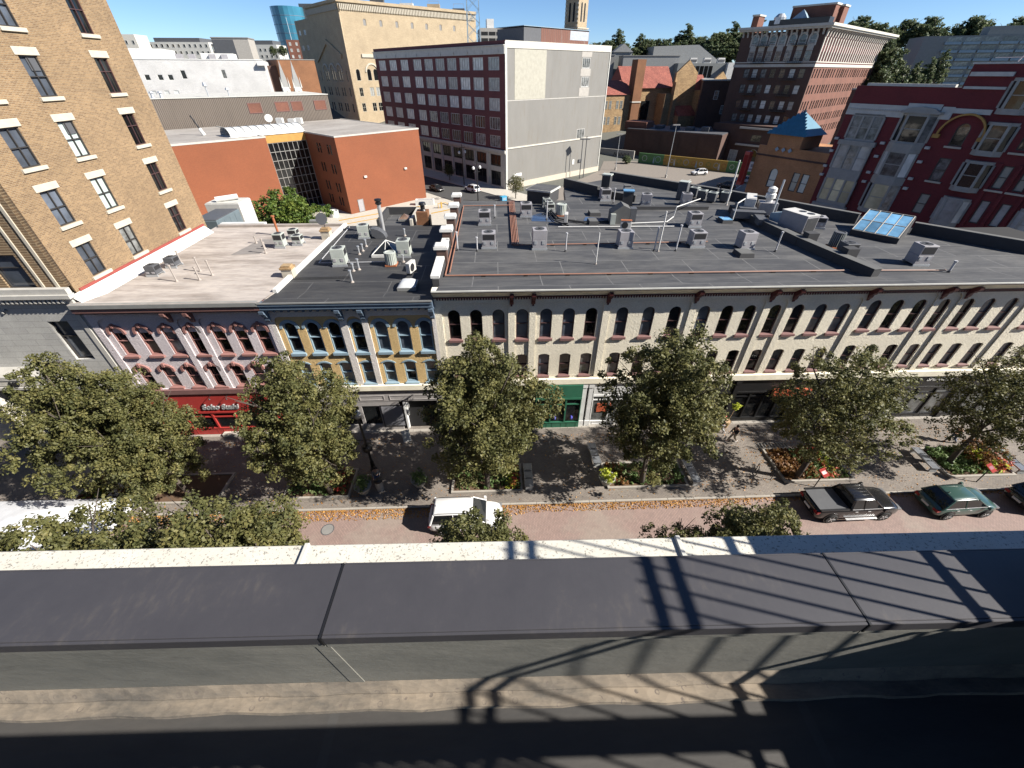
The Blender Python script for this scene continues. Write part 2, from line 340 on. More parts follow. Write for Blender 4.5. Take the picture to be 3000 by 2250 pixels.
glass('glass_dark', (.012,.013,.014)); glass('glass_shade', (.085,.10,.125), .1); glass('glass_pale', (.50,.51,.49), .2, .3); glass('glass_mid', (.17,.175,.17), .1, .7, scale=1.3)
glass('glass_blind', (.40,.47,.45), .15, .12); glass('glass_brown', (.14,.09,.065), .12, .6); glass('glass_yellow', (.62,.56,.36), .15, .25); glass('glass_blue', (.025,.115,.17), .04, .3, .8, .1)
glass('skylight_blue', (.14,.30,.46), .08, .25, .6, 1.5); glass('car_glass', (.012,.014,.016), .03); glass('skylight_white', (.70,.72,.72), .25, .05); glass('lamp_red', (.25,.02,.02), .2, .1); glass('lamp_clear', (.16,.16,.165), .1, .1)
glass('water_puddle', (.05,.075,.13), .02, .2, .8)
def leafmat(name, hue, tr=.35):
    m, N, L, P = _new(name); at = N.new('ShaderNodeAttribute'); at.attribute_name = 'leaf'
    cr = N.new('ShaderNodeValToRGB'); e = cr.color_ramp.elements
    e[0].position = 0; e[0].color = (*hue[0],1); e[1].position = 1; e[1].color = (*hue[-1],1)
    for i, h in enumerate(hue[1:-1]):
        q = e.new((i+1)/(len(hue)-1)); q.color = (*h,1)
    L.new(at.outputs['Fac'], cr.inputs[0]); L.new(cr.outputs[0], P.inputs['Base Color']); P.inputs['Roughness'].default_value = .55; P.inputs['Specular IOR Level'].default_value = .3
    tb = N.new('ShaderNodeBsdfTranslucent'); L.new(cr.outputs[0], tb.inputs[0]); ms = N.new('ShaderNodeMixShader'); ms.inputs[0].default_value = tr
    L.new(P.outputs[0], ms.inputs[1]); L.new(tb.outputs[0], ms.inputs[2]); L.new(ms.outputs[0], N['Material Output'].inputs[0])
leafmat('leaf_street', [(.058,.066,.026),(.096,.10,.036),(.145,.14,.05),(.21,.185,.068)])
leafmat('leaf_bright', [(.045,.085,.02),(.08,.13,.025),(.13,.175,.032),(.19,.215,.04)])
leafmat('leaf_far', [(.055,.085,.045),(.085,.115,.055),(.12,.145,.07),(.17,.18,.085)])
leafmat('leaf_autumn', [(.08,.035,.015),(.14,.06,.02),(.20,.10,.03),(.26,.16,.05)])
leafmat('leaf_fallen', [(.24,.09,.02),(.36,.16,.035),(.42,.23,.06),(.30,.17,.07)], .1)
leafmat('leaf_shrub', [(.05,.10,.03),(.10,.17,.05),(.16,.22,.08),(.22,.26,.12)])
leafmat('leaf_lime', [(.30,.36,.04),(.45,.50,.06),(.55,.60,.08),(.60,.62,.12)])
leafmat('leaf_red', [(.30,.03,.03),(.45,.06,.05),(.55,.16,.08),(.50,.30,.10)])
# ------------------------------------------------------------------ ground, streets, pavements
def ground():
    xs = [-1800,-700,-350]+list(range(-260,261,26))+[350,700,1800]; ys = [-600,-120,0,60,110]+list(range(130,331,20))+[420,700,1300,2200]
    vs = []; fs = []; nx = len(xs)
    for y in ys:
        t = min(1,max(0,(y-150)/95)); h = 20*t*t*(3-2*t)
        for x in xs: vs.append((x,y,h-.03+(random.uniform(-.6,.6) if y > 260 else 0)))
    for j in range(len(ys)-1):
        for i in range(nx-1): a = j*nx+i; fs.append((a,a+1,a+nx+1,a+nx))
    mb = MB(); mb.add(vs, fs); return tag(mb.obj('ground', M['ground_far'], smooth=True), kind='structure')
ground()
tag(MB().box(-70,70,9.4,16.9,-.3,0).obj('street', M['street_paver']), kind='structure')
side = tag(MB().box(-70,70,17.06,24.9,-.3,.13).obj('pavement', M['sidewalk_paver']), kind='structure')
near_side = tag(MB().box(-70,70,1.0,9.24,-.3,.13).obj('pavement', M['sidewalk_paver']), kind='structure')
ks = MB().box(-.9,.9,0,.155,-.25,.135).mesh('kerb_stone', M['kerb_stone'], bevel=.012)
for i in range(50):
    inst('kerb_stone', ks, side, (-44+i*1.815, 16.9+random.uniform(-.006,.006), random.uniform(-.004,.004)))
    if abs(i-25) < 16: inst('kerb_stone', ks, near_side, (-44+i*1.815, 9.244, 0))
# soldier course of larger pavers along the kerb and along the shop fronts
sp = MB().box(-.29,.29,0,.33,0,.012).mesh('paver', M['kerb_stone'])
for i in range(130):
    inst('paver', sp, side, (-39+i*.605, 24.22, .131+random.uniform(-.003,.003)))
# back parking court, the road behind and its pavements (grid turned about 40 degrees)
d = Vector((.643,-.766,0)); n = Vector((.766,.643,0))
def strip(name, u0, u1, w0, w1, z0, z1, mat, parent=None, kind='structure'):
    o = MB().box(u0,u1,w0,w1,z0,z1).obj(name, mat, parent, (0,0,0), math.atan2(d.y, d.x))
    if kind: o['kind'] = kind
    return o
tag(MB().prism([(-75,41.5),(-4,41.5),(-4,48),(9,48),(6,62),(2,99),(-9.5,99),(-17,108.2),(-60,108)], -.3, .012).obj('parking_court', M['pale_concrete']), kind='structure')
strip('road', -190, 60, 56.6, 67, -.3, .03, M['asphalt']); strip('pavement', -190, 60, 67, 72.9, -.3, .16, M['pale_concrete']); strip('pavement', -82.5, -68, 53.4, 56.6, -.3, .15, M['pale_concrete'])
rd = [o for o in COL.objects if o.name.startswith('road')][0]
for w in (61.4,61.75): strip('lane_line', -150, 30, w, w+.14, .031, .036, M['orange_line'], rd, None)
tag(MB().prism([(12,62),(60,45),(120,60),(100,132),(85,137),(63,133),(38,158),(31,134),(8,100)], -.3, .02).obj('parking_lot', M['lot_asphalt']), kind='structure')
pc = [o for o in COL.objects if o.name.startswith('parking_court')][0]
MB().prism([(-31.6,85.3),(-31.3,84.8),(-16.6,95.2),(-16.9,95.7)], .013, .02).obj('painted_line', M['yellow_line'], pc)
MB().prism([(-13.8,89.9),(-13.6,89.3),(-10.0,92.1),(-10.2,92.7)], .013, .02).obj('painted_line', M['yellow_line'], pc)
MB().prism([(-30,82.6),(-29.8,82.2),(-18,90.3),(-18.2,90.7)], .013, .02).obj('painted_line', M['yellow_line'], pc)
ll = [o for o in COL.objects if o.name.startswith('parking_lot')][0]
for i in range(5): MB().box(-.08,.08,-2.4,2.4,.021,.027).obj('painted_line', M['white_paint'], ll, (52+i*3.4,119-i*2.6,0), R(-40))
# low white planter wall and yellow rails by the court entrance
t = thing('concrete_planter', 'low white concrete box planter at the court entrance by the road', 'planter', (-17.9,96.1,0), R(2))
MB().box(0,4,0,.25,0,1.1).box(0,4,1.25,1.5,0,1.1).box(0,.25,.251,1.249,0,1.1).box(3.75,4,.251,1.249,0,1.1).obj('wall', M['white_paint'], t); MB().box(.26,3.74,.26,1.24,0,.8).obj('soil', M['soil'], t)
t = thing('barrier_rail', 'yellow steel guard rail with bent end beside the court entrance', 'barrier', (-12.6,93.4,0), R(30))
MB().tube([(0,0,0),(0,0,1.0),(1.8,0,1.0),(2.3,0,.7),(2.3,0,0)], .07, 6).obj('rail', M['yellow_line'], t); MB().box(.6,.9,-.1,.1,0,1.2).obj('post', M['yellow_line'], t)
# ------------------------------------------------------------------ the building underfoot: parapet, ledge, roof, guard rails
NZ = 23.5; rzn = math.atan(-.0133)
nb = thing('near_building', 'foreground building with black metal parapet coping and pale stone ledge', 'building', (0,0,0), rzn)
zc = NZ-2.38
MB().box(-60,60,-14,.93,0,NZ-3.24).obj('wall', M['stone'], nb)
MB().box(-60,60,.93,1.28,0,zc-.06).obj('parapet_wall', M['parapet_membrane'], nb)
MB().box(-60,60,1.281,1.62,0,NZ-3.35).obj('front_wall', M['pale_stone'], nb)
me = MB().box(-1.479,1.479,.922,1.312,zc-.014,zc).box(-1.479,1.479,.905,.922,zc-.085,zc-.002).box(-1.479,1.479,1.3121,1.325,zc-.07,zc-.004).mesh('coping_panel', M['coping_metal'], bevel=.003)
lip = MB().box(-1.48,1.48,.912,.9215,zc-.135,zc-.086).mesh('drip_edge', M['parapet_membrane'])
seam = MB().box(-.006,.006,.904,1.32,zc-.012,zc+.003).box(-.006,.006,.902,.91,zc-.09,zc).mesh('seam', M['black_metal'])
for i in range(-6,7):
    x = .485+i*2.97
    p = inst('coping_panel', me, nb, (x,0,random.uniform(-.001,.001))); inst('drip_edge', lip, p); inst('seam', seam, p, (1.485,0,0))
lg = MB().box(-1.47,1.47,1.325,1.825,NZ-3.14,NZ-3.0).mesh('ledge_stone', M['speckled_stone'], bevel=.008)
fin = MB().box(-.02,.02,1.33,1.83,NZ-3.1,NZ-2.975).mesh('joint_rib', M['weathered_white'], bevel=.006)
for i in range(-8,9):
    x = -.107+i*2.97; p = inst('ledge_stone', lg, nb, (x,0,0)); inst('joint_rib', fin, p, (1.485,0,0))
MB().box(-60,60,1.63,1.8,NZ-4.2,NZ-3.15).obj('cornice', M['pale_stone'], nb)
# membrane laps at the foot of the parapet, dusty
zr = NZ-3.24
def lap(y0, y1, z0, z1, mat, amp, name):
    mb = MB(); N_ = 160; vs = []; fs = []
    for i in range(N_+1):
        x = -9+18*i/N_; w = amp*math.sin(i*.9)+amp*random.uniform(-.6,.6)
        vs += [(x,y1,z0),(x,y1,z1),(x,y0+w,z0+.028+w*.2),(x,y0+w-.006,z0)]
    for i in range(N_):
        a = i*4
        for k in range(3): fs.append((a+k,a+k+1,a+k+5,a+k+4))
    return mb.add(vs, fs).obj(name, mat, nb, smooth=False)
lap(.885,.929,zr+.002,zr+.115,M['dusty_membrane'],.004,'membrane_lap')
lap(.800,.887,zr+.003,zr+.018,M['dusty_membrane'],.006,'membrane_lap')
MB().box(-30,30,-13.9,.90,zr,zr+.0012).obj('roof_membrane', M['near_roof'], nb)
# lap weld running down the inside of the parapet
MB().prism([(-1.02,zr+.1),(-.93,zr+.1),(-1.0,zc-.14),(-1.08,zc-.14)], .926, .931, 'y').obj('membrane_lap', M['parapet_membrane'], nb)
# steel deck and guard rails above the roof, beside and behind the camera
dk = thing('roof_deck', 'black steel roof deck with picket guard rails above the dark roof', 'deck', (0,0,0), rzn)
zd = NZ-1.826
XR = 3.5
MB().box(XR,12,-3,1.42,zd-.18,zd).obj('deck_plate', M['black_metal'], dk); MB().box(XR+.02,12,-3,.88,NZ-3.235,zd-.181).obj('shade_block', M['black_metal'], dk)  # unseen solid block under the plate, added to shade the parapet wall
MB().box(-12,XR-.02,-3,-.34,zd-.18,zd).obj('deck_plate', M['black_metal'], dk)
MB().box(-12,XR+3,-.17,-.01,NZ-1.36,NZ-1.3).obj('shadow_bar', M['black_metal'], dk)  # unseen bar placed to throw the dark band across the near roof
for zz, r_ in ((2.0,.026),(1.877,.026),(.67,.026)): MB().cyl((XR,-3,zc+zz),(XR,1.42,zc+zz),r_,r_,8).obj('rail', M['black_metal'], dk)
pk = MB().cyl((0,0,zc+.56),(0,0,zc+2.06),.011,.011,6).mesh('picket', M['black_metal'])
for i in range(38): inst('picket', pk, dk, (XR,-2.95+i*.115,0))
for y in (-1.6,1.4): MB().box(XR-.02,XR+.02,y-.02,y+.02,zd,zc+2.0).obj('post', M['black_metal'], dk)
pk2 = MB().cyl((0,0,zd),(0,0,NZ-.72),.016,.016,6).mesh('picket', M['black_metal'])
for i in range(124):
    if i % 14 not in (0,1): inst('picket', pk2, dk, (-11.5+i*.12,-.36,0))
MB().cyl((-12,-.36,NZ-.72),(XR,-.36,NZ-.72),.03,.03,8).obj('rail', M['black_metal'], dk)
for i in range(9): MB().box(-11.6+i*1.68,-11.3+i*1.68,-.39,-.33,zd,NZ-.7).obj('post', M['black_metal'], dk)
for x, y, a in ((-1.2,.955,.2),(.35,.84,1.0),(1.62,.8,.5),(2.1,.78,2.0)):
    pass
# ------------------------------------------------------------------ windows
WC = {}
def dh_window(key, w, h, rise, fmat, pane, fw=.06, y0=.12, y1=.2, rail=.5, n=10, mull=0, transom=None):
    """double hung window, opening w x h (+ arch rise) with its sill line at z=0; returns (frame, [panes])"""
    if key in WC: return WC[key]
    mb = MB(); o = arch(w, h, rise, n); i = arch(w-2*fw, h-(fw if not rise else .02), max(0,rise-fw*.6) if rise else 0, n, fw)
    mb.ring(o, i, y0, y1)
    if rail: mb.box(-w/2+fw, w/2-fw, y0-.005, y1-.02, (h+rise)*rail-.025, (h+rise)*rail+.025)
    for k in range(mull):
        x = -w/2+w*(k+1)/(mull+1); mb.box(x-.025, x+.025, y0+.001, y1-.03, fw, h)
    fr = mb.mesh('window', fmat)
    zr_ = (h+rise)*rail if rail else 0
    ps = []
    for p, mt in ((i, pane),):
        pm = MB().face([(q[0],y1-.012,q[1]) for q in p]).mesh('pane', mt); ps.append(pm)
    WC[key] = (fr, ps); return WC[key]
def put_window(parent, k, x, z, y=0, rz=0, pane=None, ox=0, oy=0):
    """k = (frame, panes); position given in a face frame with origin (ox,oy) turned by rz"""
    c, s = math.cos(rz), math.sin(rz)
    w = inst('window', k[0], parent, (ox+x*c-y*s, oy+x*s+y*c, z), rz)
    for p in k[1]:
        q = inst('pane', p, w)
        if pane is not None:
            q.material_slots[0].link = 'OBJECT'; q.material_slots[0].material = pane
    return w
FY = 24.65
# ------------------------------------------------------------------ cream painted block
cb = thing('commercial_block', 'long cream painted brick block with arched windows and maroon cornice brackets', 'building', (0,FY,0))
CX0, CX1 = -4.26, 47.0
def dz(x): return .22 if x > 25.1 else 0.0
UP = [-3.05,-1.55,-.03,1.58,3.22,4.78,6.33,8.45,10.28,12.11,14.13,15.75,17.33,19.12,20.73,22.34,23.97,26.1,27.7,29.3,31.0,32.73,34.24,35.88,38.25,39.85,41.4,43.1,44.7]
PIL = [-4.05,.85,2.29,7.30,13.24,18.38,19.95,25.13,30.30,32.02,37.1,42.25,46.6]
def split(vals, lo, hi): return [v for v in vals if lo < v < hi]
for a, b in ((CX0,25.13),(25.13,CX1)):
    hs = []
    for x in split(UP,a,b):
        q = dz(x); hs.append([(px+x,pz+8.56+q) for px,pz in arch(.82,1.88,.42,12)]); hs.append([(px+x,pz+5.28+q) for px,pz in arch(.80,1.82,.13,6)])
    slab('wall', rect(a,b,4.6,12.2), hs, .35, M['cream_brick'], cb)
    bays = []
    pp = split(PIL,a-.3,b+.3)
    for p0, p1 in zip(pp[:-1], pp[1:]):
        bays.append(rrect(p0+.22,p1-.22,5.14+.01,11.37+dz((p0+p1)/2),.36 if p1-p0 > 2 else .48))
    slab('pilasters', rect(a,b,5.13,12.2), bays, .098, M['cream_brick'], cb, y0=-.1)
MB().box(CX0+.1,CX1-.1,.36,12,4.6,12.2).obj('side_walls', M['dark_void'], cb)
rl = random.Random(3)
for x in UP:
    q = dz(x)
    k = dh_window('cu', .82, 1.88, .42, M['maroon_frame'], M['glass_dark'], .06, .1, .19); w = put_window(cb, k, x, 8.56+q, pane=rl.choice([None,None,None,M['glass_shade'],M['glass_shade']]))
    inst('sill', WC.setdefault('cs', MB().box(-.5,.5,-.14,.0,-.17,-.0).prism([(-.14,-.001),(.1,.055),(.1,-.17),(0,-.17)],-.42,.42,'x').mesh('sill', M['mauve_paint'])), w)
    k = dh_window('cl', .80, 1.82, .13, M['maroon_frame'], M['glass_dark'], .06, .1, .19, n=6); w = put_window(cb, k, x, 5.28+q, pane=rl.choice([None,None,M['glass_shade'],M['glass_mid']]))
    inst('sill', WC.setdefault('cs2', MB().box(-.46,.46,-.13,.0,-.14,-.0).prism([(-.13,-.001),(.1,.05),(.1,-.14),(0,-.14)],-.4,.4,'x').mesh('sill', M['mauve_paint'])), w)
# storefront band, frieze, dentils, brackets, cornice
MB().box(CX0,CX1,-.30,.34,4.60,5.08).box(CX0,CX1,-.24,.34,4.53,4.6).obj('belt_course', M['cream_paint'], cb)
MB().box(CX0,CX1,-.80,-.70,12.44,12.515).obj('fascia', M['maroon_paint'], cb)
MB().box(CX0+.03,CX1,-.85,-.74,12.516,12.60).obj('gutter', M['weathered_white'], cb)
MB().prism([(-.70,12.515),(-.74,12.44),(-.16,11.90),(.0,11.90),(.0,12.515)],CX0,CX1,'x').obj('soffit', M['cream_paint'], cb)
MB().box(CX0,CX1,-.16,.0,11.78,11.84).obj('dentil_rail', M['maroon_paint'], cb)
dm = MB(); x = CX0+.2
while x < CX1:
    dm.box(x,x+.085,-.15,.0,11.64,11.782); x += .178
tag(dm.obj('dentil_course', M['maroon_paint'], cb), kind='stuff')
br = MB().prism([(-.6,12.2),(0.0,12.2),(0.0,11.45),(-.1,11.30),(-.17,11.42),(-.2,11.62),(-.34,11.72),(-.38,11.86),(-.52,11.92),(-.58,12.05)], -.13, .13, 'x').prism([(-.13,11.3),(-.11,11.30),(-.11,11.2),(-.02,11.12),(0,11.3)],-.06,.06,'x').mesh('bracket', M['maroon_paint'])
for x in PIL[1:]: inst('bracket', br, cb, (x,-.1,dz(x)*.0))
# shop fronts
def shopfront(parent, x0, x1, ztop, mat, cols, glassmat=None, zs=.55, zt=2.75, sign=3.35, y=.0, name='shop_front'):
    mb = MB(); g = []
    mb.box(x0,x1,y-.12,y+.05,sign,ztop); mb.box(x0,x1,y-.16,y+.05,sign-.16,sign-.0005); mb.box(x0,x1,y-.1,y+.05,.13,zs-.05); mb.box(x0,x1,y-.14,y+.05,zs-.0495,zs)
    mb.box(x0,x1,y-.08,y+.05,zt,zt+.09)
    for k in range(cols+1):
        x = x0+(x1-x0)*k/cols; mb.box(max(x0,x-.06),min(x1,x+.06),y-.11,y+.04,zs+.0005,sign-.1605)
    for k in range(cols):
        a = x0+(x1-x0)*k/cols+.2; b = x0+(x1-x0)*(k+1)/cols-.2; mb.ring(rect(a,b,.2,zs-.1), rect(a+.05,b-.05,.25,zs-.15), y-.115, y-.1)
    f = mb.obj(name, mat, parent)
    for k in range(cols):
        a = x0+(x1-x0)*k/cols+.05; b = x0+(x1-x0)*(k+1)/cols-.05
        MB().face([(a,y,zs),(b,y,zs),(b,y,zt),(a,y,zt)]).obj('pane', glassmat or M['glass_dark'], f); MB().face([(a,y,zt+.09),(b,y,zt+.09),(b,y,sign-.1),(a,y,sign-.1)]).obj('pane', glassmat or M['glass_dark'], f)
    return f
MB().box(CX0,CX1,.36,.5,.13,4.6).obj('back_wall', M['dark_void'], cb)
shopfront(cb, -3.9, .9, 4.55, M['black_shop'], 4)
shopfront(cb, 2.75, 6.35, 4.52, M['green_shop'], 3, zs=.75, zt=2.55, sign=3.3, y=-.25)
for k in range(2): MB().lathe([(.02,0),(.1,.05),(.12,.2),(.05,.34)],10).obj('window_display', M['blue_print'], cb, (4.35+k*1.35,-.28,1.0))
for x in (6.55,7.05,13.2,18.6,25.2,31.9,37.2):
    MB().box(x-.16,x+.16,-.2,.1,.13,4.5).box(x-.2,x+.2,-.24,.1,.13,.7).box(x-.2,x+.2,-.25,.1,4.15,4.52).obj('pier', M['white_shop'] if x < 8 else M['black_shop'], cb)
shopfront(cb, 7.3, 12.9, 4.5, M['white_shop'], 4, glassmat=M['glass_mid']); MB().box(7.75,8.9,-.06,-.02,1.5,2.4).obj('poster', M['rust_sign'], cb)
shopfront(cb, 13.5, 18.3, 4.5, M['black_shop'], 4); shopfront(cb, 18.8, 24.9, 4.5, M['black_shop'], 5)
text('sign_letters', 'ON', .46, M['shop_gold'], cb, (17.15,-.14,3.75))
MB().box(21.6,24.6,-.42,-.2,3.0,3.65).obj('fascia_sign', M['rust_sign'], cb)
shopfront(cb, 25.4, 31.7, 4.7, M['black_shop'], 5, sign=3.5, zt=2.8); shopfront(cb, 32.2, 46.5, 4.72, M['black_shop'], 9, glassmat=M['glass_mid'], sign=3.45, zt=2.7)
text('sign_letters', 'SHINOLA', .50, M['white_paint'], cb, (33.8,-.14,4.05), shear=.28, bold=.012)
# roof of the block
RZ = 12.3
roofpoly = [(-3.9,.31),(47,.31),(47,1),(40.6,5.2),(33,13.1),(24.6,23.5),(14.6,33.6),(8.3,29.2),(7.6,22.7),(-3.6,22.7)]
rf = MB().prism(roofpoly, 11.5, RZ+.02).obj('roof', M['black_roof'], cb)
rm = MB(); rm.add([(-3.88,-.76,12.606),(47,-.76,12.606),(47,1.6,RZ+.03),(-3.88,1.6,RZ+.03)], [(0,1,2,3)]); rm.obj('roof_edge', M['black_roof'], cb)
MB().prism([(-4.24,.3),(47,.3),(47,1),(40.4,5.1),(32.8,13),(24.4,23.4),(14.6,33.3),(8.4,29),(7.7,22.5),(-4.1,22.5)], 0, 11.49).obj('body', M['dark_brick'], cb)
def wall_seg(a, b, th, z0, z1, name, mat, parent, cap=None, capz=.06, over=.03):
    a = Vector((*a,0)); b = Vector((*b,0)); L_ = (b-a).length; ang = math.atan2((b-a).y, (b-a).x)
    o = MB().box(0,L_,0,th,z0,z1).obj(name, mat, parent, (a.x,a.y,0), ang)
    if cap: MB().box(-over,L_+over,-over,th+over,z1+.001,z1+capz).obj('coping', cap, o)
    return o
for a, b in (((47,.4),(40.6,5.1)),((40.6,5.1),(36.0,10.2)),((33.1,13.0),(24.8,23.2)),((24.6,23.4),(14.8,33.3))):
    wall_seg(a, b, -.55, RZ, 13.15, 'parapet', M['roof_curb'], cb, M['curb_top'], .06)
wall_seg((8.2,29.0),(11.4,24.6),.4,RZ,13.25,'parapet',M['roof_curb'],cb,M['curb_top']); wall_seg((11.4,24.6),(14.9,21.6),.3,RZ,12.95,'parapet',M['roof_curb'],cb,M['curb_top'])
# party wall parapet between the two roof halves, with stub piers
for a, b in (((25.95,.9),(25.35,4.0)),((25.35,4.0),(24.75,7.6)),((24.75,7.6),(24.3,12.2)),((24.3,12.2),(23.9,17.6))):
    wall_seg(a, b, .62, RZ, 12.95, 'party_wall', M['roof_curb'], cb, M['curb_top'], .03)
for x, y in ((25.45,3.9),(24.8,7.5)): MB().box(x-.1,x+.75,y-.35,y+.35,RZ,13.35).obj('stub_pier', M['roof_curb'], cb)
wall_seg((13.9,18.6),(21.6,18.3),.5,RZ,12.62,'roof_step',M['roof_curb'],cb)
# left parapet with stepped white copings and chimneys
wall_seg((-4.22,.2),(-4.0,22.4),-.42,11.4,12.95,'side_parapet',M['roof_curb'],cb)
for i, y in enumerate((4.4,8.4,12.0,15.6,19.6)):
    z = 13.55
    MB().box(-4.32,-3.62,y-.42,y+.42,11.5,z).obj('chimney', M['dark_brick'], cb); MB().box(-4.5,-3.5,y-.5,y+.5,z+.001,z+.19).box(-4.42,-3.58,y-.45,y+.45,z+.191,z+.25).obj('chimney_cap', M['white_paint'], cb)
    ya = (.35 if i == 0 else y-3.1)
    MB().box(-4.34,-3.78,ya,y-.52,12.951,13.13).obj('coping', M['white_paint'], cb)
MB().box(-4.34,-3.78,20.12,22.4,12.951,13.13).obj('coping', M['white_paint'], cb)

# ------------------------------------------------------------------ yellow building
yb = thing('brick_building', 'yellow painted brick shop building with pale blue arched window trim', 'building', (0,FY,0))
YX0, YX1 = -15.28, -4.27
YW = [-14.2,-12.71,-11.27,-9.70,-8.12,-6.61,-5.10]
YP = [-15.28,-10.5,-9.05,-4.2]
hs = []
for x in YW: hs.append([(px+x,pz+7.72) for px,pz in arch(.92,1.98,.46,12)]); hs.append([(px+x,pz+4.98) for px,pz in arch(.86,1.75,.12,6)])
slab('wall', rect(YX0,YX1,4.35,11.3), hs, .35, M['yellow_brick'], yb)
slab('pilasters', rect(YX0,YX1,4.82,11.3), [rrect(YP[0]+.28,YP[1]-.23,4.84,10.63,.4), rrect(YP[1]+.25,YP[2]-.2,4.84,10.6,.5), rrect(YP[2]+.2,YP[3]-.33,4.84,10.61,.4)], .12, M['white_brick'], yb, y0=-.122)
MB().box(YX0,YX1,.36,16,0,11.3).obj('side_walls', M['dark_brick'], yb)
def hood(w, zs, rise, t, y0, y1, mat, legs=0.0, n=12, key=None):
    o = arch(w+2*t, zs, rise+t, n)[2:]; i = arch(w, zs, rise, n)[2:]
    mb = MB().strip(o, i, y0, y1)
    if legs: mb.box(w/2,w/2+t,y0,y1,zs-legs,zs-.001).box(-w/2-t,-w/2,y0,y1,zs-legs,zs-.001)
    if key: mb.box(-key/2,key/2,y0-.05,y1,zs+rise-.04,zs+rise+t+.08)
    return mb.mesh('hood_mould', mat)
yh = hood(.92,1.98,.46,.2,-.06,-.002,M['blue_trim']); yh2 = hood(.86,1.75,.12,.13,-.05,-.002,M['blue_trim'],n=6)
ys = MB().box(-.52,.52,-.15,-.001,-.2,0).prism([(-.15,0),(.12,.07),(.12,-.2),(0,-.2)],-.45,.45,'x').mesh('sill', M['blue_trim'])
for x in YW:
    k = dh_window('yu', .92, 1.98, .46, M['blue_trim'], M['glass_dark'], .1, .06, .2); w = put_window(yb, k, x, 7.72, pane=M['glass_shade'] if x > -9 else None); inst('hood_mould', yh, w); inst('sill', ys, w)
    k = dh_window('yl', .86, 1.75, .12, M['blue_trim'], M['glass_dark'], .1, .06, .2, n=6); w = put_window(yb, k, x, 4.98, pane=rl.choice([None,None,M['glass_mid']])); inst('hood_mould', yh2, w); inst('sill', ys, w, (0,0,-.02))
MB().box(YX0,YX1,-.3,.34,4.38,4.82).box(YX0,YX1,-.25,.34,4.32,4.379).obj('belt_course', M['cream_paint'], yb)
MB().box(YX0,YX1,-.55,.3,11.3,11.42).box(YX0,YX1,-.66,.3,11.421,11.70).box(YX0,YX1,-.74,-.3,11.701,11.86).obj('fascia', M['navy_trim'], yb); MB().box(YX0,YX1,-.78,-.7,11.861,11.95).obj('gutter', M['grey_gutter'], yb)
mo = MB().box(-.07,.07,-.5,-.001,11.17,11.299).mesh('modillion', M['navy_trim'])
for i in range(24): inst('modillion', mo, yb, (-15.0+i*.465,0,0))
brb = MB().prism([(-.58,11.3),(0,11.3),(0,10.5),(-.12,10.36),(-.2,10.5),(-.22,10.72),(-.36,10.82),(-.42,11.0),(-.55,11.1)],-.15,.15,'x').mesh('bracket', M['navy_trim'])
for x in YP: inst('bracket', brb, yb, (min(x,-4.45),-.121,0))
MB().prism([(YX0+.3,.31),(YX1,.31),(YX1,16.2),(YX0+.3,16.2)], 11.2, 11.72).obj('roof', M['yellow_house_roof'], yb)
rm = MB(); rm.add([(YX0+.3,-.72,11.955),(YX1,-.72,11.955),(YX1,1.2,11.73),(YX0+.3,1.2,11.73)], [(0,1,2,3)]); rm.obj('roof_edge', M['yellow_house_roof'], yb)
# rear annex with its own parapet
MB().box(-11.5,-8.1,16.0,20.7,0,11.55).obj('annex', M['dark_brick'], yb); wall_seg((-11.5,16),(-11.5,20.7),-.25,11.55,12.3,'parapet',M['roof_curb'],yb); wall_seg((-11.5,20.7),(-8.1,20.7),-.25,11.55,12.3,'parapet',M['roof_curb'],yb); wall_seg((-8.1,16.0),(-8.1,20.7),.25,11.55,12.3,'parapet',M['pale_concrete'],yb)
MB().box(-11.2,-8.2,16.3,20.4,11.551,11.6).obj('annex_roof', M['black_roof'], yb)
ch = MB().box(-7.7,-6.6,16.2,17.4,9,12.9).obj('chimney', M['brown_orange_brick'], yb); MB().lathe([(.3,0),(.22,.15),(.22,.5),(.36,.55),(.3,.75)],12).obj('chimney_pot', M['black_metal'], ch, (-7.1,16.8,12.9))
MB().box(-6.6,-6.45,16.3,17.3,9,12.4).obj('door', M['leather'], ch)
# its shop front
g = MB(); g.box(YX0+.1,YX1-.05,-.1,.05,3.15,4.31); g.box(YX0+.1,-13.6,-.08,.05,.13,3.149); g.box(-9.6,-8.0,-.08,.05,.13,3.149); g.box(-13.6,-9.6,-.08,.05,2.7,3.149); g.box(-13.6,-9.6,-.1,.05,.13,.75)
for a, b in ((-14.9,-13.2),(-12.9,-11.2),(-10.9,-9.0),(-8.6,-5.0)): g.ring(rect(a,b,3.3,3.75), rect(a+.05,b-.05,3.35,3.7), -.13, -.1)
g.box(-5.0,YX1-.05,-.08,.05,.13,3.149)
gf = g.obj('shop_front', M['grey_shop'], yb)
MB().face([(-13.55,-.02,.75),(-11.2,-.02,.75),(-11.2,-.02,2.7),(-13.55,-.02,2.7)]).obj('pane', M['glass_dark'], gf); MB().box(-11.2,-10.95,-.09,.04,.751,2.699).obj('mullion', M['grey_shop'], gf)
text('sign_letters', 'ING', .34, M['neon_blue'], gf, (-12.3,-.04,1.45)); MB().face([(-10.95,-.02,.75),(-9.65,-.02,.75),(-9.65,-.02,2.7),(-10.95,-.02,2.7)]).obj('pane', M['glass_dark'], gf)
pf = MB().box(-9.5,-7.75,-.14,-.081,.55,2.75).obj('poster_case', M['black_shop'], gf); MB().box(-9.42,-7.83,-.15,-.1405,.63,2.67).obj('poster', M['poster'], pf)
MB().box(-8.0,-5.0,.3,.34,.13,3.14).obj('doorway', M['dark_void'], gf); MB().box(-7.7,-7.55,-.05,.3,.13,3.1).obj('door_jamb', M['white_shop'], gf)
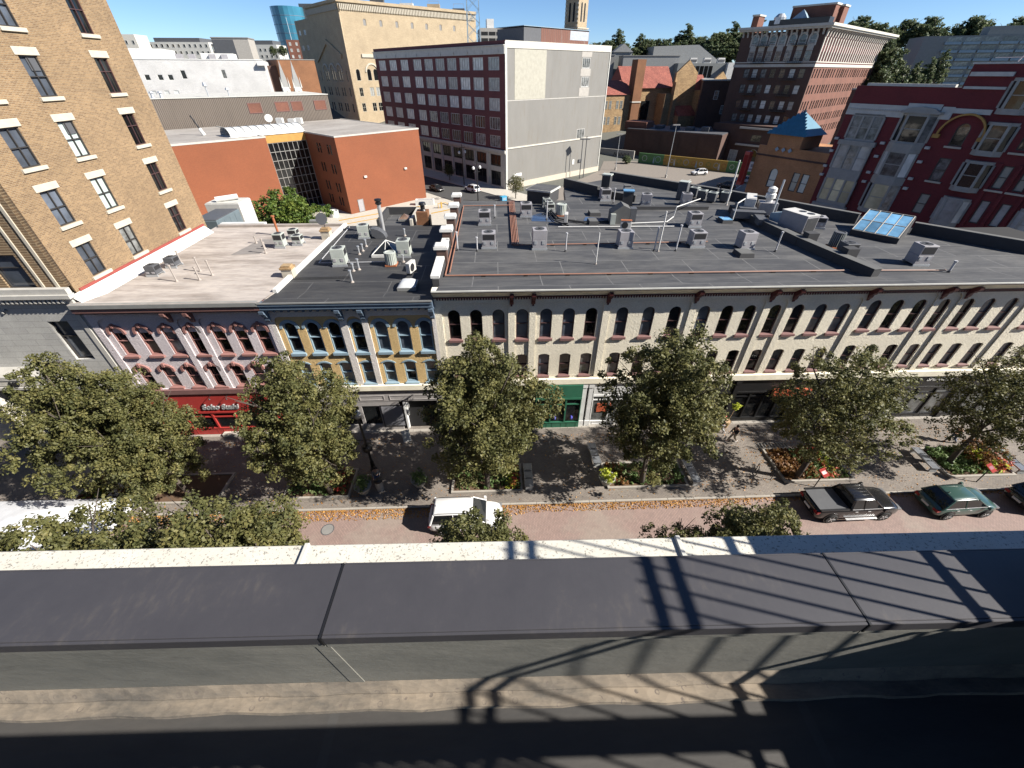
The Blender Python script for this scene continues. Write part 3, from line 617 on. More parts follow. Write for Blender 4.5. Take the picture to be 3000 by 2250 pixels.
og = thing('blade_sign', 'white oval blade sign projecting over the grey shop front', 'sign', (-7.2,FY-.05,2.85)); MB().tube([(0,0,.55),(0,-1.05,.55)],.03).obj('arm', M['black_metal'], og)
e = MB(); pts = [(.62*math.cos(a)*.55-.62, .62*math.sin(a)) for a in [2*math.pi*i/20 for i in range(20)]]
e.prism(pts, -.06, .06, 'x').obj('oval_panel', M['white_paint'], og)

# ------------------------------------------------------------------ lilac building with the red shop front
pb = thing('brick_building', 'lilac painted brick shop building with pink window hoods and red shop front', 'building', (0,FY,0))
PX0, PX1 = -26.9, -15.29
PW = [-25.65,-23.95,-22.34,-20.68,-19.07,-17.61,-16.17]
PP_ = [-26.9,-21.55,-20.13,-15.3]
hs = []
for x in PW: hs.append([(px+x,pz+7.78) for px,pz in arch(.84,1.86,.42,12)]); hs.append([(px+x,pz+4.98) for px,pz in arch(.8,1.72,.16,6)])
slab('wall', rect(PX0,PX1,4.35,11.25), hs, .35, M['pink_brick'], pb)
slab('pilasters', rect(PX0,PX1,4.82,11.25), [rrect(PP_[0]+.45,PP_[1]-.2,4.84,10.66,.45), rrect(PP_[1]+.2,PP_[2]-.2,4.84,10.67,.5), rrect(PP_[2]+.2,PP_[3]-.2,4.84,10.66,.45)], .118, M['pink_brick'], pb, y0=-.12)
MB().box(PX0,PX1,.36,16,0,11.25).obj('side_walls', M['dark_brick'], pb)
ph = hood(.84,1.86,.42,.16,-.12,-.002,M['pink_trim'],.12,12,.14); ph2 = hood(.8,1.72,.16,.17,-.12,-.002,M['pink_trim'],.3,6,.18)
psill = MB().box(-.5,.5,-.17,-.001,-.16,0).prism([(-.17,0),(.1,.06),(.1,-.16),(0,-.16)],-.41,.41,'x').mesh('sill', M['pink_trim'])
tym = MB().prism([(p[0],p[1]) for p in arch(.62,1.8,.4,10,1.75)], .08, .12, 'y').mesh('tympanum', M['pink_brick'])
for x in PW:
    k = dh_window('pu', .84, 1.86, .42, M['pink_trim'], M['glass_dark'], .075, .05, .2); w = put_window(pb, k, x, 7.78, pane=M['glass_mid'] if abs(x+22.34) < .1 else None); inst('hood_mould', ph, w); inst('sill', psill, w); inst('tympanum', tym, w)
    k = dh_window('pl', .8, 1.72, .16, M['pink_trim'], M['glass_dark'], .07, .05, .2, n=6); w = put_window(pb, k, x, 4.98, pane=rl.choice([None,M['glass_mid']])); inst('hood_mould', ph2, w); inst('sill', psill, w)
MB().box(PX0,PX1,-.3,.34,4.42,4.82).box(PX0,PX1,-.24,.34,4.33,4.419).obj('belt_course', M['mauve_paint'], pb)
MB().box(PX0,PX1,-.56,.3,11.25,11.4).box(PX0,PX1,-.66,.3,11.401,11.72).obj('fascia', M['brown_fascia'], pb); MB().box(PX0+.1,PX1,-.76,-.4,11.721,11.97).obj('gutter', M['grey_gutter'], pb)
brp = MB().prism([(-.55,11.25),(0,11.25),(0,10.55),(-.1,10.42),(-.2,10.6),(-.22,10.75),(-.36,10.85),(-.42,11.0),(-.52,11.05)],-.13,.13,'x').mesh('bracket', M['brown_fascia'])
for x in (-21.55,-20.13): inst('bracket', brp, pb, (x,-.121,0))
MB().prism([(PX0,.31),(PX1+.25,.31),(PX1+.25,16.3),(PX0,16.3)], 11.2, 11.74).obj('roof', M['pale_roof'], pb)
rm = MB(); rm.add([(PX0,-.70,11.98),(PX1+.2,-.70,11.98),(PX1+.2,1.6,11.745),(PX0,1.6,11.745)], [(0,1,2,3)]); rm.obj('roof_edge', M['pale_roof'], pb)
wall_seg((PX1+.2,1.2),(-14.7,16.3),-.26,11.3,11.99,'party_curb',M['white_paint'],pb); wall_seg((PX0+.4,16.0),(-14.7,16.0),.35,11.3,11.95,'rear_curb',M['pale_roof'],pb)
fl = MB(); fl.add([(PX0+.08,-.2,12.35),(PX0+.08,14.6,12.35),(PX0+.75,14.6,11.75),(PX0+.75,-.2,11.75)], [(0,1,2,3)]); fl.obj('flashing', M['white_paint'], pb)
for y, s in ((4.0,.55),(12.4,.8)):
    c_ = MB().box(-15.45,-15.45+.75,y-.3,y+.35,11.5,12.15+s*.35).obj('chimney', M['lintel_stone'], pb)
    MB().box(-15.5,-14.65,y-.36,y+.41,12.151+s*.35,12.28+s*.35).box(-15.4,-14.75,y-.25,y+.3,12.281+s*.35,12.4+s*.35).obj('chimney_cap', M['rubble_stone'], c_)
s_ = shopfront(pb, -22.59, -15.6, 4.32, M['red_shop'], 4, zs=.85, zt=1.95, sign=2.6, y=-.05); shopfront(pb, -26.8, -22.6, 4.32, M['red_shop'], 2, zs=.85, zt=1.95, sign=2.6, y=-.05)
text('sign_letters', 'Soho Sushi', .62, M['cloth_grey'], s_, (-22.95,-.22,2.88), depth=.05, shear=.25, bold=.02)
for x in (-23.9,-19.1): MB().lathe([(.02,0),(.13,.02),(.13,.06),(.02,.08)],12).obj('sign_badge', M['grey_gutter'], s_, (x,-.18,3.1)).rotation_euler = (R(90),0,0)
for i in range(5): MB().tube([(-21.8+i*1.25,-.12,4.28),(-21.8+i*1.25,-.5,4.15)],.02).lathe([(.02,0),(.08,-.1)],8,(-21.8+i*1.25,-.5,4.15)).obj('gooseneck_lamp', M['black_metal'], s_)
pl = MB().prism([(-17.4,-.7),(-17.1,-.05),(-17.6,-.05)],.5,3.0).obj('bay_pier', M['red_shop'], s_)
MB().box(-22.4,-15.6,-.5,-.06,.13,.42).obj('stone_step', M['pale_stone'], s_)
# ------------------------------------------------------------------ tan brick tower and its stone base
tw = thing('office_tower', 'tall tan brick tower with stone window lintels and grey stone base', 'building', (-26.83,FY,0))
TH_ = 46.0
cols = [2.05,5.8,11.3,13.2] ; cols = [2.67,6.42,11.90]
rows = [12.73+3.19*i for i in range(11)]
hs = [rect(c_-.62,c_+.62,r_,r_+1.95) for c_ in cols for r_ in rows if r_+1.95 < TH_-.5]
# east wall: face frame turned so that u runs back along +Y
slab('wall', rect(.36,14.6,11.6,TH_), hs, .35, M['tan_brick'], tw, (0,0,0), R(90))
rl2 = random.Random(11)
lint = MB().box(-.80,.80,-.05,-.001,1.96,2.34).mesh('lintel', M['lintel_stone'], bevel=.01); tsill = MB().box(-.80,.80,-.12,.1,-.2,-.002).mesh('sill', M['lintel_stone'], bevel=.01)
for ci, c_ in enumerate(cols):
    for ri, r_ in enumerate(rows):
        if r_+1.95 > TH_-.5: continue
        if ci == 2: k = dh_window('tw4', 1.24, 1.95, 0, M['maroon_frame'], M['glass_dark'], .06, .1, .2, rail=.62, mull=1)
        else: k = dh_window('tw3', 1.24, 1.95, 0, M['dark_frame'], M['glass_dark'], .07, .08, .2, rail=.5, mull=1)
        pane = None if ci == 2 else rl2.choice([M['glass_blind'],M['glass_mid'],None,M['glass_shade']])
        w = put_window(tw, k, c_, r_, rz=R(90), pane=pane)
        inst('lintel', lint, w); inst('sill', tsill, w)
        if ci == 1 and ri in (2,3): MB().box(-.1,.5,.12,.17,1.25,1.85).obj('louvre', M['unit_dark'], w)
# front wall of brown striped brick
fh = [rect(-2.6-i*3.6-.85,-2.6-i*3.6+.85,r_+.1,r_+2.2) for i in range(5) for r_ in rows if r_+2.3 < TH_-.5]
slab('front_wall', rect(-21,0,12.9,TH_), fh, .34, M['brown_striped_brick'], tw)
for i in range(5):
    for r_ in rows:
        if r_+2.3 < TH_-.5: put_window(tw, dh_window('twf', 1.7, 2.1, 0, M['dark_frame'], M['glass_shade'], .08, .1, .2, rail=.62), -2.6-i*3.6, r_+.1)
MB().box(-.55,-.36,-.06,-.001,12.9,TH_).box(-1.4,-1.25,-.06,-.001,12.9,TH_).obj('pilaster_strip', M['lintel_stone'], tw)
MB().box(-21,-.4,.37,14.5,0,TH_).obj('core', M['dark_void'], tw)
MB().box(-21,.0,14.61,15.0,0,TH_).obj('rear_wall', M['tan_brick'], tw)
rc = MB().box(.001,.09,.6,14.6,12.36,12.52).obj('coping', M['red_coping'], tw)
# stone base facing the street
ph_ = [rect(-2.75,-1.45,7.55,10.55), rect(-9,-4.6,.6,6.0)]
slab('stone_base', rect(-21,-.07,0,11.9), ph_, .3, M['stone_course'], tw, y0=-.05)
put_window(tw, dh_window('twb', 1.3, 3.0, 0, M['dark_frame'], M['glass_shade'], .07, .12, .24, rail=.6), -2.1, 7.55)
MB().box(-21,.05,-.28,-.051,11.9,12.3).box(-21,.25,-.5,-.051,12.301,12.55).box(-21,.15,-.35,-.02,12.551,12.9).obj('cornice', M['stone'], tw)
cm = MB(); rr_ = random.Random(2)
for i in range(74): x = -20.9+i*.28; cm.lathe([(.02,0),(.1,.04),(.06,.1),(.02,.14)],6,(x,-.3,11.93)); cm.box(x-.05,x+.05,-.42,-.285,12.0,12.22)
tag(cm.obj('carved_frieze', M['stone'], tw), kind='stuff')
fr2 = MB()
for i in range(60): x = -20.6+i*.27; fr2.lathe([(.02,0),(.09,.05),(.09,.12),(.02,.2)],6,(x,-.08,11.15+.16*(i%2)))
tag(fr2.obj('carved_frieze', M['stone_dark'], tw), kind='stuff')
MB().box(-.62,-.3,-.12,-.051,0,11.1).obj('pilaster', M['stone'], tw)
# portico with sign box and round columns
MB().box(-13,-4.1,-1.35,-.051,6.75,7.05).box(-13,-4.25,-1.25,-.051,6.2,6.749).box(-13,-4.1,-1.4,-.051,6.0,6.199).obj('portico_entablature', M['stone'], tw)
MB().box(-9,-4.7,-1.30,-1.251,6.3,6.65).obj('sign_panel', M['pale_stone'], tw); text('sign_letters', 'NS', .5, M['black_shop'], tw, (-6.95,-1.33,6.28), depth=.04, shear=.2, bold=.02)
for x in (-5.6,-9.2): MB().lathe([(.62,.13),(.62,.4),(.5,.5),(.5,2.2),(.495,2.21),(.495,2.24),(.5,2.25),(.47,4.1),(.465,4.11),(.465,4.14),(.47,4.15),(.44,5.5),(.56,5.65),(.6,5.98)],24,(x,-.85,0)).obj('column', M['pale_stone'], tw, smooth=False)
MB().box(-9,-4.6,.1,.2,.13,5.9).obj('doorway', M['dark_void'], tw); MB().box(-9,-4.6,-.02,.1,4.2,4.5).obj('transom', M['stone_dark'], tw)
# low roof with plant behind the tower
lr = thing('low_building', 'low roofed building holding grey plant behind the tan tower', 'building', (-34,40,0)); MB().box(-8,7.6,0,9,0,9.6).obj('wall', M['dark_brick'], lr); MB().box(-8,7.6,0,9,9.601,9.7).obj('roof', M['pale_roof'], lr)
MB().box(7.3,11.5,1.4,1.9,9.6,11.9).obj('parapet', M['white_paint'], lr)
u = thing('air_handler', 'dark grey air handler with panelled doors beside the tower wall', 'air handler', (-29.9,42.3,9.7)); MB().box(0,2.4,0,4.4,.15,2.2).obj('cabinet', M['green_dumpster'], u, bevel=.03); MB().box(0,2.4,0,4.4,0,.149).obj('base', M['unit_dark'], u)
for i in range(4): MB().box(2.4,2.43,.2+i*1.05,1.1+i*1.05,.35,2.0).obj('door_panel', M['green_dumpster'], u)
MB().box(.1,2.3,.1,4.3,2.201,2.28).obj('top', M['unit_dark'], u)
u = thing('air_handler', 'pale rooftop housing with a horizontal white flue behind the air handler', 'air handler', (-31.2,47.2,9.7)); MB().box(0,3.6,0,2.6,0,2.6).obj('cabinet', M['unit_white'], u, bevel=.03); MB().box(.1,3.5,.1,2.5,2.601,2.66).obj('top', M['weathered_white'], u)
MB().cyl((1.0,.6,2.9),(2.9,1.6,3.0),.27,.27,14).obj('flue', M['white_paint'], u)
# ------------------------------------------------------------------ roof plant
def condenser(name, label, w, dpt, h, body, group, louv=True, split_=False):
    t = thing(name, label, 'air conditioner', (0,0,0), 0, group)
    MB().box(-w/2,w/2,0,dpt,.16,h*.52).obj('lower_cabinet', M[body], t, bevel=.012); MB().box(-w/2,w/2,0,dpt,h*.52+.01,h).obj('upper_cabinet', M[body], t, bevel=.012)
    MB().box(-w/2-.06,w/2+.06,-.05,.03,0,.15).box(-w/2-.06,w/2+.06,dpt-.03,dpt+.05,0,.15).box(-w/2+.05,w/2-.05,.05,dpt-.05,.1,.159).obj('base_frame', M['galvanised'], t)
    r = min(w,dpt)*.33; MB().lathe([(r+.05,0),(r+.05,.03),(r,.03),(r,.012),(.03,.012)],18,(0,dpt/2,h+.001)).obj('fan_ring', M['unit_dark'], t)
    g = MB().lathe([(.08,.02),(.08,.05),(.02,.06)],10,(0,dpt/2,h+.012))
    for i in range(10):
        a = math.pi*2*i/10; g.cyl((.06*math.cos(a),dpt/2+.06*math.sin(a),h+.03),(r*math.cos(a),dpt/2+r*math.sin(a),h+.03),.006,.006,4)
    g.obj('fan_guard', M['grille'], t)
    if louv:
        MB().box(-w*.42,w*.42,-.012,-.001,h*.6,h*.93).obj('coil_guard', M['grille'], t); MB().box(w/2+.001,w/2+.012,dpt*.1,dpt*.9,h*.6,h*.93).obj('coil_guard', M['grille'], t)
    else:
        MB().box(w/2+.001,w/2+.012,dpt*.1,dpt*.9,h*.6,h*.93).obj('coil_guard', M['grille'], t)
    for x in (-w*.3,w*.25): MB().box(x-.1,x+.1,-.03,-.001,h*.3,h*.48).obj('access_cover', M['unit_grey' if body != 'unit_grey' else 'galvanised'], t)
    return t
RZ_ = 12.33
g1 = 'grey packaged units along the black roof'
A0 = condenser('rooftop_unit', 'grey packaged air unit behind another left of the copper pipe bundle', 1.08, 1.0, 1.2, 'unit_grey', g1)
A0.location = (-1.11,38.4,RZ_)
for x, y, lb in ((-.67,32.15,'grey packaged air unit in front of another beside the copper pipe bundle'),(2.85,40.9,'grey packaged air unit beside the rain puddle'),(11.86,46.7,'grey packaged air unit at the foot of the tall dark stack'),(17.84,37.05,'grey packaged air unit fed by the white pipe run'),(15.96,31.77,'grey packaged air unit right of the tall white pole')): dup(A0, (x,y,RZ_), label=lb)
A1 = condenser('rooftop_unit', 'taller grey packaged air unit on metal stand beside the copper pipes', 1.1, 1.0, 1.5, 'unit_grey', 'tall packaged units on the black roof', False)
A1.location = (3.32,31.76,RZ_); dup(A1, (10.16,31.8,RZ_), label='plain grey packaged air unit left of two vent pipes and a white pole', sc=(1,1,.85)); dup(A1, (19.75,31.25,RZ_), R(4), label='plain grey packaged air unit behind the low front roof hatch', sc=(1,1,.85))
A2 = condenser('rooftop_unit', 'pale grey boxed air unit right of the blue capped stack', .98, .95, 1.15, 'unit_grey', 'boxed units at the rear of the black roof', False)
A2.location = (15.56,44.4,RZ_); A2.rotation_euler = (0,0,R(-12)); dup(A2, (19.86,44.55,RZ_), R(-12), label='pale grey boxed air unit in front of the row of small condensers')
A3 = condenser('rooftop_unit', 'leaning looking grey air unit standing alone near the roof edge', 1.06, 1.0, 1.45, 'unit_grey', None); A3.location = (30.6,27.44,RZ_); A3.rotation_euler = (0,0,R(-3))
# row of small condensers by the rear parapet
S0 = thing('condenser', 'small square condenser in a row along the rear parapet', 'air conditioner', (22.2,48.4,RZ_), R(-45), 'small condensers by the rear parapet')
MB().box(-.42,.42,-.42,.42,.12,.95).obj('cabinet', M['unit_dark'], S0, bevel=.03); MB().box(-.44,.44,-.44,.44,.951,1.0).obj('top', M['unit_pale'], S0); MB().lathe([(.3,0),(.3,.02),(.03,.02)],14,(0,0,1.0)).obj('fan_guard', M['grille'], S0)
for x, y in ((22.5,47.0),(23.2,46.0),(24.6,46.0)): dup(S0, (x,y,RZ_), R(-40))
t = thing('exhaust_cabinet', 'tall dark cabinet with pale top beside the row of small condensers', 'cabinet', (20.4,47.3,RZ_), R(-38)); MB().box(-.5,.5,-.45,.45,0,1.75).obj('cabinet', M['unit_dark'], t, bevel=.03); MB().box(-.53,.53,-.48,.48,1.751,1.83).obj('top', M['unit_pale'], t)
# big unit by the party wall, round condensers
t = thing('rooftop_unit', 'large grey rooftop unit with two fans beside the party wall', 'air conditioner', (26.4,34.3,RZ_), R(18))
MB().box(-.7,.7,0,2.5,.3,1.65).obj('cabinet', M['unit_grey'], t, bevel=.02); MB().box(-.72,.72,-.02,2.52,1.651,1.7).obj('top', M['unit_white'], t); MB().box(-.6,.6,-.03,-.001,.4,1.5).obj('coil_guard', M['grille'], t); MB().box(-.75,.75,.1,2.4,0,.299).obj('curb', M['roof_curb'], t)
for y in (.5,1.3): MB().lathe([(.3,0),(.3,.02),(.03,.02)],16,(.2,y,1.7)).obj('fan_guard', M['grille'], t)
MB().prism([(2.2,.5),(3.6,.5),(3.6,1.1),(2.2,1.5)],-.6,.6,'x').obj('duct_hood', M['steel_blue'], t)
t = condenser('rooftop_unit', 'low wide grey air unit behind the large two fan unit', 1.3, 1.0, .95, 'unit_grey', None); t.location = (28.6,36.4,RZ_); t.rotation_euler = (0,0,R(-20))
def round_cond(label, loc, r, h, mat):
    t = thing('condenser', label, 'air conditioner', loc)
    MB().lathe([(r,.12),(r,h)],20).obj('casing', M[mat], t)
    sl_ = MB()
    for i in range(20):
        a = 2*math.pi*i/20; sl_.cyl((r*1.02*math.cos(a),r*1.02*math.sin(a),.14),(r*1.02*math.cos(a),r*1.02*math.sin(a),h-.02),.018,.018,4)
    sl_.obj('guard_wires', M['unit_pale'], t)
    MB().lathe([(r*1.05,h+.001),(r*1.05,h+.05),(r*.8,h+.07),(r*.78,h+.02),(.05,h+.02)],20).obj('top', M['unit_pale' if mat != 'unit_dark' else 'unit_dark'], t); MB().box(-r,r,-r,r,0,.119).obj('base', M['rust'], t); return t
round_cond('dark round condenser with ribbed side on the right roof half', (27.0,31.6,RZ_), .42, 1.15, 'unit_dark')
t = condenser('rooftop_unit', 'black squat condenser with round top fan beside the party wall', .95, .95, .85, 'unit_dark', None); t.location = (26.95,29.7,RZ_)
round_cond('pale round condenser on rusty stand on the yellow building roof', (-8.14,30.6,11.74), .42, .95, 'unit_pale')
# yellow building roof
B0 = condenser('rooftop_unit', 'pale green grey air unit beside the glazed pyramid skylight', .98, .95, 1.3, 'unit_pale', 'pale air units on the yellow building roof', False); B0.location = (-7.45,32.1,11.73)
dup(B0, (-12.0,30.4,11.73), R(6), label='pale green grey air unit in front of the white curb'); dup(B0, (-11.8,36.9,11.73), R(6), label='pale green grey air unit joined to the curved duct elbow', sc=(.95,1,.85))
t = thing('duct', 'grey curved duct elbow beside an air unit on the yellow building roof', 'duct', (-11.1,36.9,11.73)); e = MB()
for i in range(6):
    a0, a1 = R(90*i/6), R(90*(i+1)/6)
    e.add([(1.2*math.sin(a0),y,.85*math.cos(a0)) for y in (0,.8)]+[(1.2*math.sin(a1),y,.85*math.cos(a1)) for y in (0,.8)]+[(.3*math.sin(a0),y,.2*math.cos(a0)) for y in (0,.8)]+[(.3*math.sin(a1),y,.2*math.cos(a1)) for y in (0,.8)], [(0,1,3,2),(4,6,7,5),(0,2,6,4),(1,5,7,3)])
e.obj('elbow', M['unit_dark'], t)
t = thing('flue', 'tall shiny flue pipe with ringed cap on the yellow building roof', 'flue', (-10.45,38.6,11.73)); MB().cyl((0,0,0),(0,0,2.6),.17,.17,14).obj('pipe', M['steel'], t); MB().lathe([(.2,2.45),(.28,2.5),(.28,2.62),(.2,2.66),(.2,2.72),(.3,2.76),(.3,2.9),(.1,2.95)],16).obj('cap', M['black_metal'], t)
def split_unit(label, loc, rz=0):
    t = thing('condenser', label, 'air conditioner', loc, rz)
    MB().box(-.45,.45,-.16,.16,.12,.85).obj('cabinet', M['unit_white'], t, bevel=.02); MB().lathe([(.28,0),(.28,.02),(.03,.02)],16).obj('fan_guard', M['grille'], t, (-.1,-.161,.48)).rotation_euler = (R(90),0,0); MB().box(-.4,-.3,-.2,.2,0,.119).box(.3,.4,-.2,.2,0,.119).obj('feet', M['black_metal'], t); return t
split_unit('slim white split condenser beside the white dome skylight', (-6.15,28.05,12.1), R(72)); MB().box(-.1,.1,-.1,.1,-.5,.0)
split_unit('white split condenser with rusty lid at the black roof centre', (11.35,36.5,RZ_), R(-8)); MB()
o_ = [o for o in COL.objects if o.get('label') == 'white split condenser with rusty lid at the black roof centre'][0]; MB().box(-.48,.48,-.19,.19,.851,.9).obj('lid', M['rust'], o_)
split_unit('slim pale split condenser at the end of the cable tray', (6.3,38.3,RZ_+.2), R(80))
t = thing('skylight', 'white acrylic dome skylight on the yellow building roof front', 'skylight', (-6.2,25.9,11.75)); MB().box(-.62,.62,-.1,1.25,0,.22).obj('curb', M['grey_gutter'], t)
dv = MB(); n_ = 8
for j in range(n_+1):
    for i in range(n_+1):
        x = -1+2*i/n_; y = -1+2*j/n_; dv.v.append((x*.6, .57+y*.64, .22+.3*(1-abs(x)**4)*(1-abs(y)**4)))
dv.f = [(j*(n_+1)+i,j*(n_+1)+i+1,(j+1)*(n_+1)+i+1,(j+1)*(n_+1)+i) for j in range(n_) for i in range(n_)]
dv.obj('dome', M['skylight_white'], t, smooth=True)
t = thing('skylight', 'glazed pyramid skylight with white bars on the yellow building roof', 'skylight', (-9.0,33.3,11.73)); MB().box(-1.05,1.05,-1.1,1.2,0,.2).obj('curb', M['white_paint'], t)
for i, (a, b) in enumerate((((-1,-1.05),(1,-1.05)),((1,-1.05),(1,1.15)),((1,1.15),(-1,1.15)),((-1,1.15),(-1,-1.05)))): MB().face([(*a,.2),(*b,.2),(0,.05,1.0)]).obj('pane', M['glass_dark'], t)
MB().tube([(-1,-1.05,.21),(0,.05,1.02),(1,1.15,.21)],.035).tube([(1,-1.05,.21),(0,.05,1.02),(-1,1.15,.21)],.035).tube([(-1,-1.05,.21),(1,-1.05,.21),(1,1.15,.21),(-1,1.15,.21),(-1,-1.05,.21)],.035).tube([(0,-1.05,.21),(0,.05,1.02),(0,1.15,.21)],.025).obj('glazing_bars', M['white_paint'], t)
t = thing('skylight', 'small pyramid skylight on the annex roof', 'skylight', (-9.3,43.2,11.6)); MB().box(-.6,.6,-.6,.6,0,.18).obj('curb', M['grey_gutter'], t); MB().add([(-.55,-.55,.181),(.55,-.55,.181),(.55,.55,.181),(-.55,.55,.181),(0,0,.6)],[(0,1,4),(1,2,4),(2,3,4),(3,0,4)]).obj('pane', M['glass_brown'], t)
# vents and pipes: (x, y, z, height, radius, material)
def vent(loc, h, r, mat, label, group, cap=True):
    t = thing('vent_pipe', label, 'vent', loc, 0, group); MB().cyl((0,0,0),(0,0,h),r,r,10).obj('pipe', M[mat], t); MB().lathe([(r*2.2,0),(r*1.3,.09),(r*1.05,.14)],10).obj('flashing', M['roof_curb' if mat == 'pvc' else 'pale_roof'], t)
    if cap: MB().cyl((0,0,h),(0,0,h+.09),r*1.6,r*1.6,10).obj('cap', M[mat], t)
    return t
for x, y, h in ((-3.13,31.96,1.35),(-1.59,31.73,1.0),(5.33,31.41,1.35),(12.3,31.26,1.75),(14.0,31.2,1.9),(21.74,30.76,1.45),(-.19,40.81,1.1),(4.73,40.0,1.6),(12.53,45.88,1.4)):
    vent((x,y,RZ_), h, .055, 'pvc', 'grey plastic vent pipe on the black roof', 'plastic vent pipes on the black roof')
vent((7.17,28.69,RZ_), 2.25, .04, 'white_paint', 'slender white pole on the open front of the black roof', None, False)
vent((12.59,31.16,RZ_), 3.0, .05, 'white_paint', 'tall white pole between two vent pipes on the black roof', None, False)
vent((24.3,44.7,RZ_), 4.2, .07, 'white_paint', 'tall white mast with pipe arms at the rear of the black roof', None, False); vent((26.16,39.54,RZ_), 3.4, .09, 'galvanised', 'tall galvanised mast leaning over the party wall plant', None, False); vent((31.63,26.25,RZ_), .75, .07, 'pvc', 'short flared vent at the copper pipe end near the roof edge', None)
for x, y, h in ((-10.28,27.45,.8),(-10.4,29.75,.75),(-10.75,29.5,.5),(-11.22,33.0,.6),(-11.15,33.8,.5),(-11.14,34.9,.5),(-8.34,37.6,.55),(-7.35,31.2,.5)):
    vent((x,y,11.73), h, .065, 'galvanised', 'short metal vent pipe on the yellow building roof', 'vent pipes on the yellow building roof')
for x, y, h in ((-22.69,27.99,1.1),(-24.44,31.48,.9),(-22.07,29.8,1.0),(-21.21,28.18,.9),(-20.76,29.0,1.05),(-18.91,33.5,1.1),(-20.82,36.02,.5),(-19.4,34.5,.5)):
    vent((x,y,11.75), h, .055, 'pale_roof', 'pale vent pipe with flared foot on the white roof', 'vent pipes on the white roof')
vent((-19.81,38.18,11.75), 1.6, .1, 'rust', 'rusty brown flue with pale cap on the white roof', None)
for x, y, lab in ((-24.95,28.9,'dark round edged condenser beside the flashing on the white roof front'),(-24.6,30.5,'dark condenser behind another along the white roof flashing')):
    t = condenser('condenser', lab, .72, .72, .75, 'unit_dark', None, False); t.location = (x,y,11.75)
for i, (x, y, lab) in enumerate(((-18.2,34.6,'upright white fan unit in the cluster on the white roof'),(-18.0,36.9,'square pale condenser behind the cluster on the white roof'),(-17.0,35.2,'square pale condenser beside the cluster on the white roof'))):
    t = condenser('condenser', lab, .75, .7, .8 if i else 1.15, 'unit_pale', None); t.location = (x,y,11.75)
tag(MB().prism([(-21.6,33.2),(-19.4,33.4),(-18.9,37.2),(-20.9,37.0)],11.742,11.75).obj('roof_patch', M['patch_dark']), 'dark grey repair patch on the white roof', 'roof patch')
t = thing('satellite_dish', 'grey satellite dish on a stub chimney at the white roof edge', 'satellite dish', (-15.1,37.2,12.5)); MB().lathe([(.02,0),(.25,.03),(.45,.13),(.5,.2)],16).obj('dish', M['unit_dark'], t, (0,-.1,.9)).rotation_euler = (R(70),0,0); MB().cyl((0,0,-.0),(0,0,.95),.03,.03,6).obj('mast', M['black_metal'], t)
# copper and drain pipes on the black roof
def pipes(name, label, paths, r, mat, cat='pipe', blocks=()):
    t = thing(name, label, cat, (0,0,0))
    for p in paths: MB().tube(p, r, 6).obj('pipe', M[mat], t)
    for b in blocks: MB().box(-.14,.14,-.06,.06,0,.07).obj('support_block', M['black_metal'], t, b)
    return t
zz = RZ_+.11
pipes('copper_pipe', 'long copper pipe along the front of the black roof', [[(-3.68,45.0,zz),(-3.62,26.69,zz),(24.3,26.62,zz)]], .055, 'copper_pipe', blocks=[(-1.0+i*2.9,26.68,RZ_) for i in range(9)])
pipes('copper_pipe', 'second copper pipe beside the stepped white copings', [[(-3.42,44.9,zz),(-3.36,27.2,zz)],[(-3.5,44.95,zz),(1.7,45.05,zz)]], .05, 'copper_pipe')
pipes('copper_pipe', 'bundle of copper pipes running back across the black roof', [[(1.35+i*.13,46.8,zz),(1.2+i*.13,32.9,zz)] for i in range(5)], .045, 'copper_pipe', blocks=[(1.6,34+i*3,RZ_) for i in range(5)])
pipes('copper_pipe', 'copper pipe crossing the black roof behind the middle units', [[(1.3,32.7,zz),(17.3,33.0,zz)]], .05, 'copper_pipe', blocks=[(4.5+i*2.6,32.85,RZ_) for i in range(5)])
pipes('copper_pipe', 'short copper pipe from the party wall to the flared vent', [[(26.0,26.55,zz),(31.5,26.4,zz)]], .045, 'copper_pipe')
pipes('drain_pipe', 'white pipe run with upright legs across the rear black roof', [[(11.9,38.2,zz),(15.8,38.6,zz),(17.0,40.2,zz),(17.1,40.2,1.0+RZ_),(20.6,43.2,1.0+RZ_)],[(5.5,37.4,zz),(16,37.2,zz)]], .045, 'white_paint')
pipes('cable_bundle', 'tangled black cable bundle around the condensers on the black roof', [[(5.0,43.0,zz),(5.3,39.5,zz),(6.5,37.6,zz)],[(5.2,43.3,zz),(5.6,40.2,zz),(8,38.4,zz),(10.4,38.7,zz)],[(5.3,43,zz+.1),(5.9,39.8,zz+.05),(8.2,38.7,zz),(10.4,39,zz)]], .06, 'cable', 'cable')
pipes('conduit', 'thin dark conduit pair on the yellow building roof', [[(-14.6,28.0,11.8),(-10.6,28.1,11.8)],[(-14.5,28.2,11.8),(-10.6,28.3,11.8)]], .025, 'cable'); pipes('conduit', 'pale conduit line beside the white curb on the yellow building roof', [[(-14.0,40.2,11.82),(-13.8,31.0,11.82),(-7.9,31.1,11.82)]], .03, 'pvc')
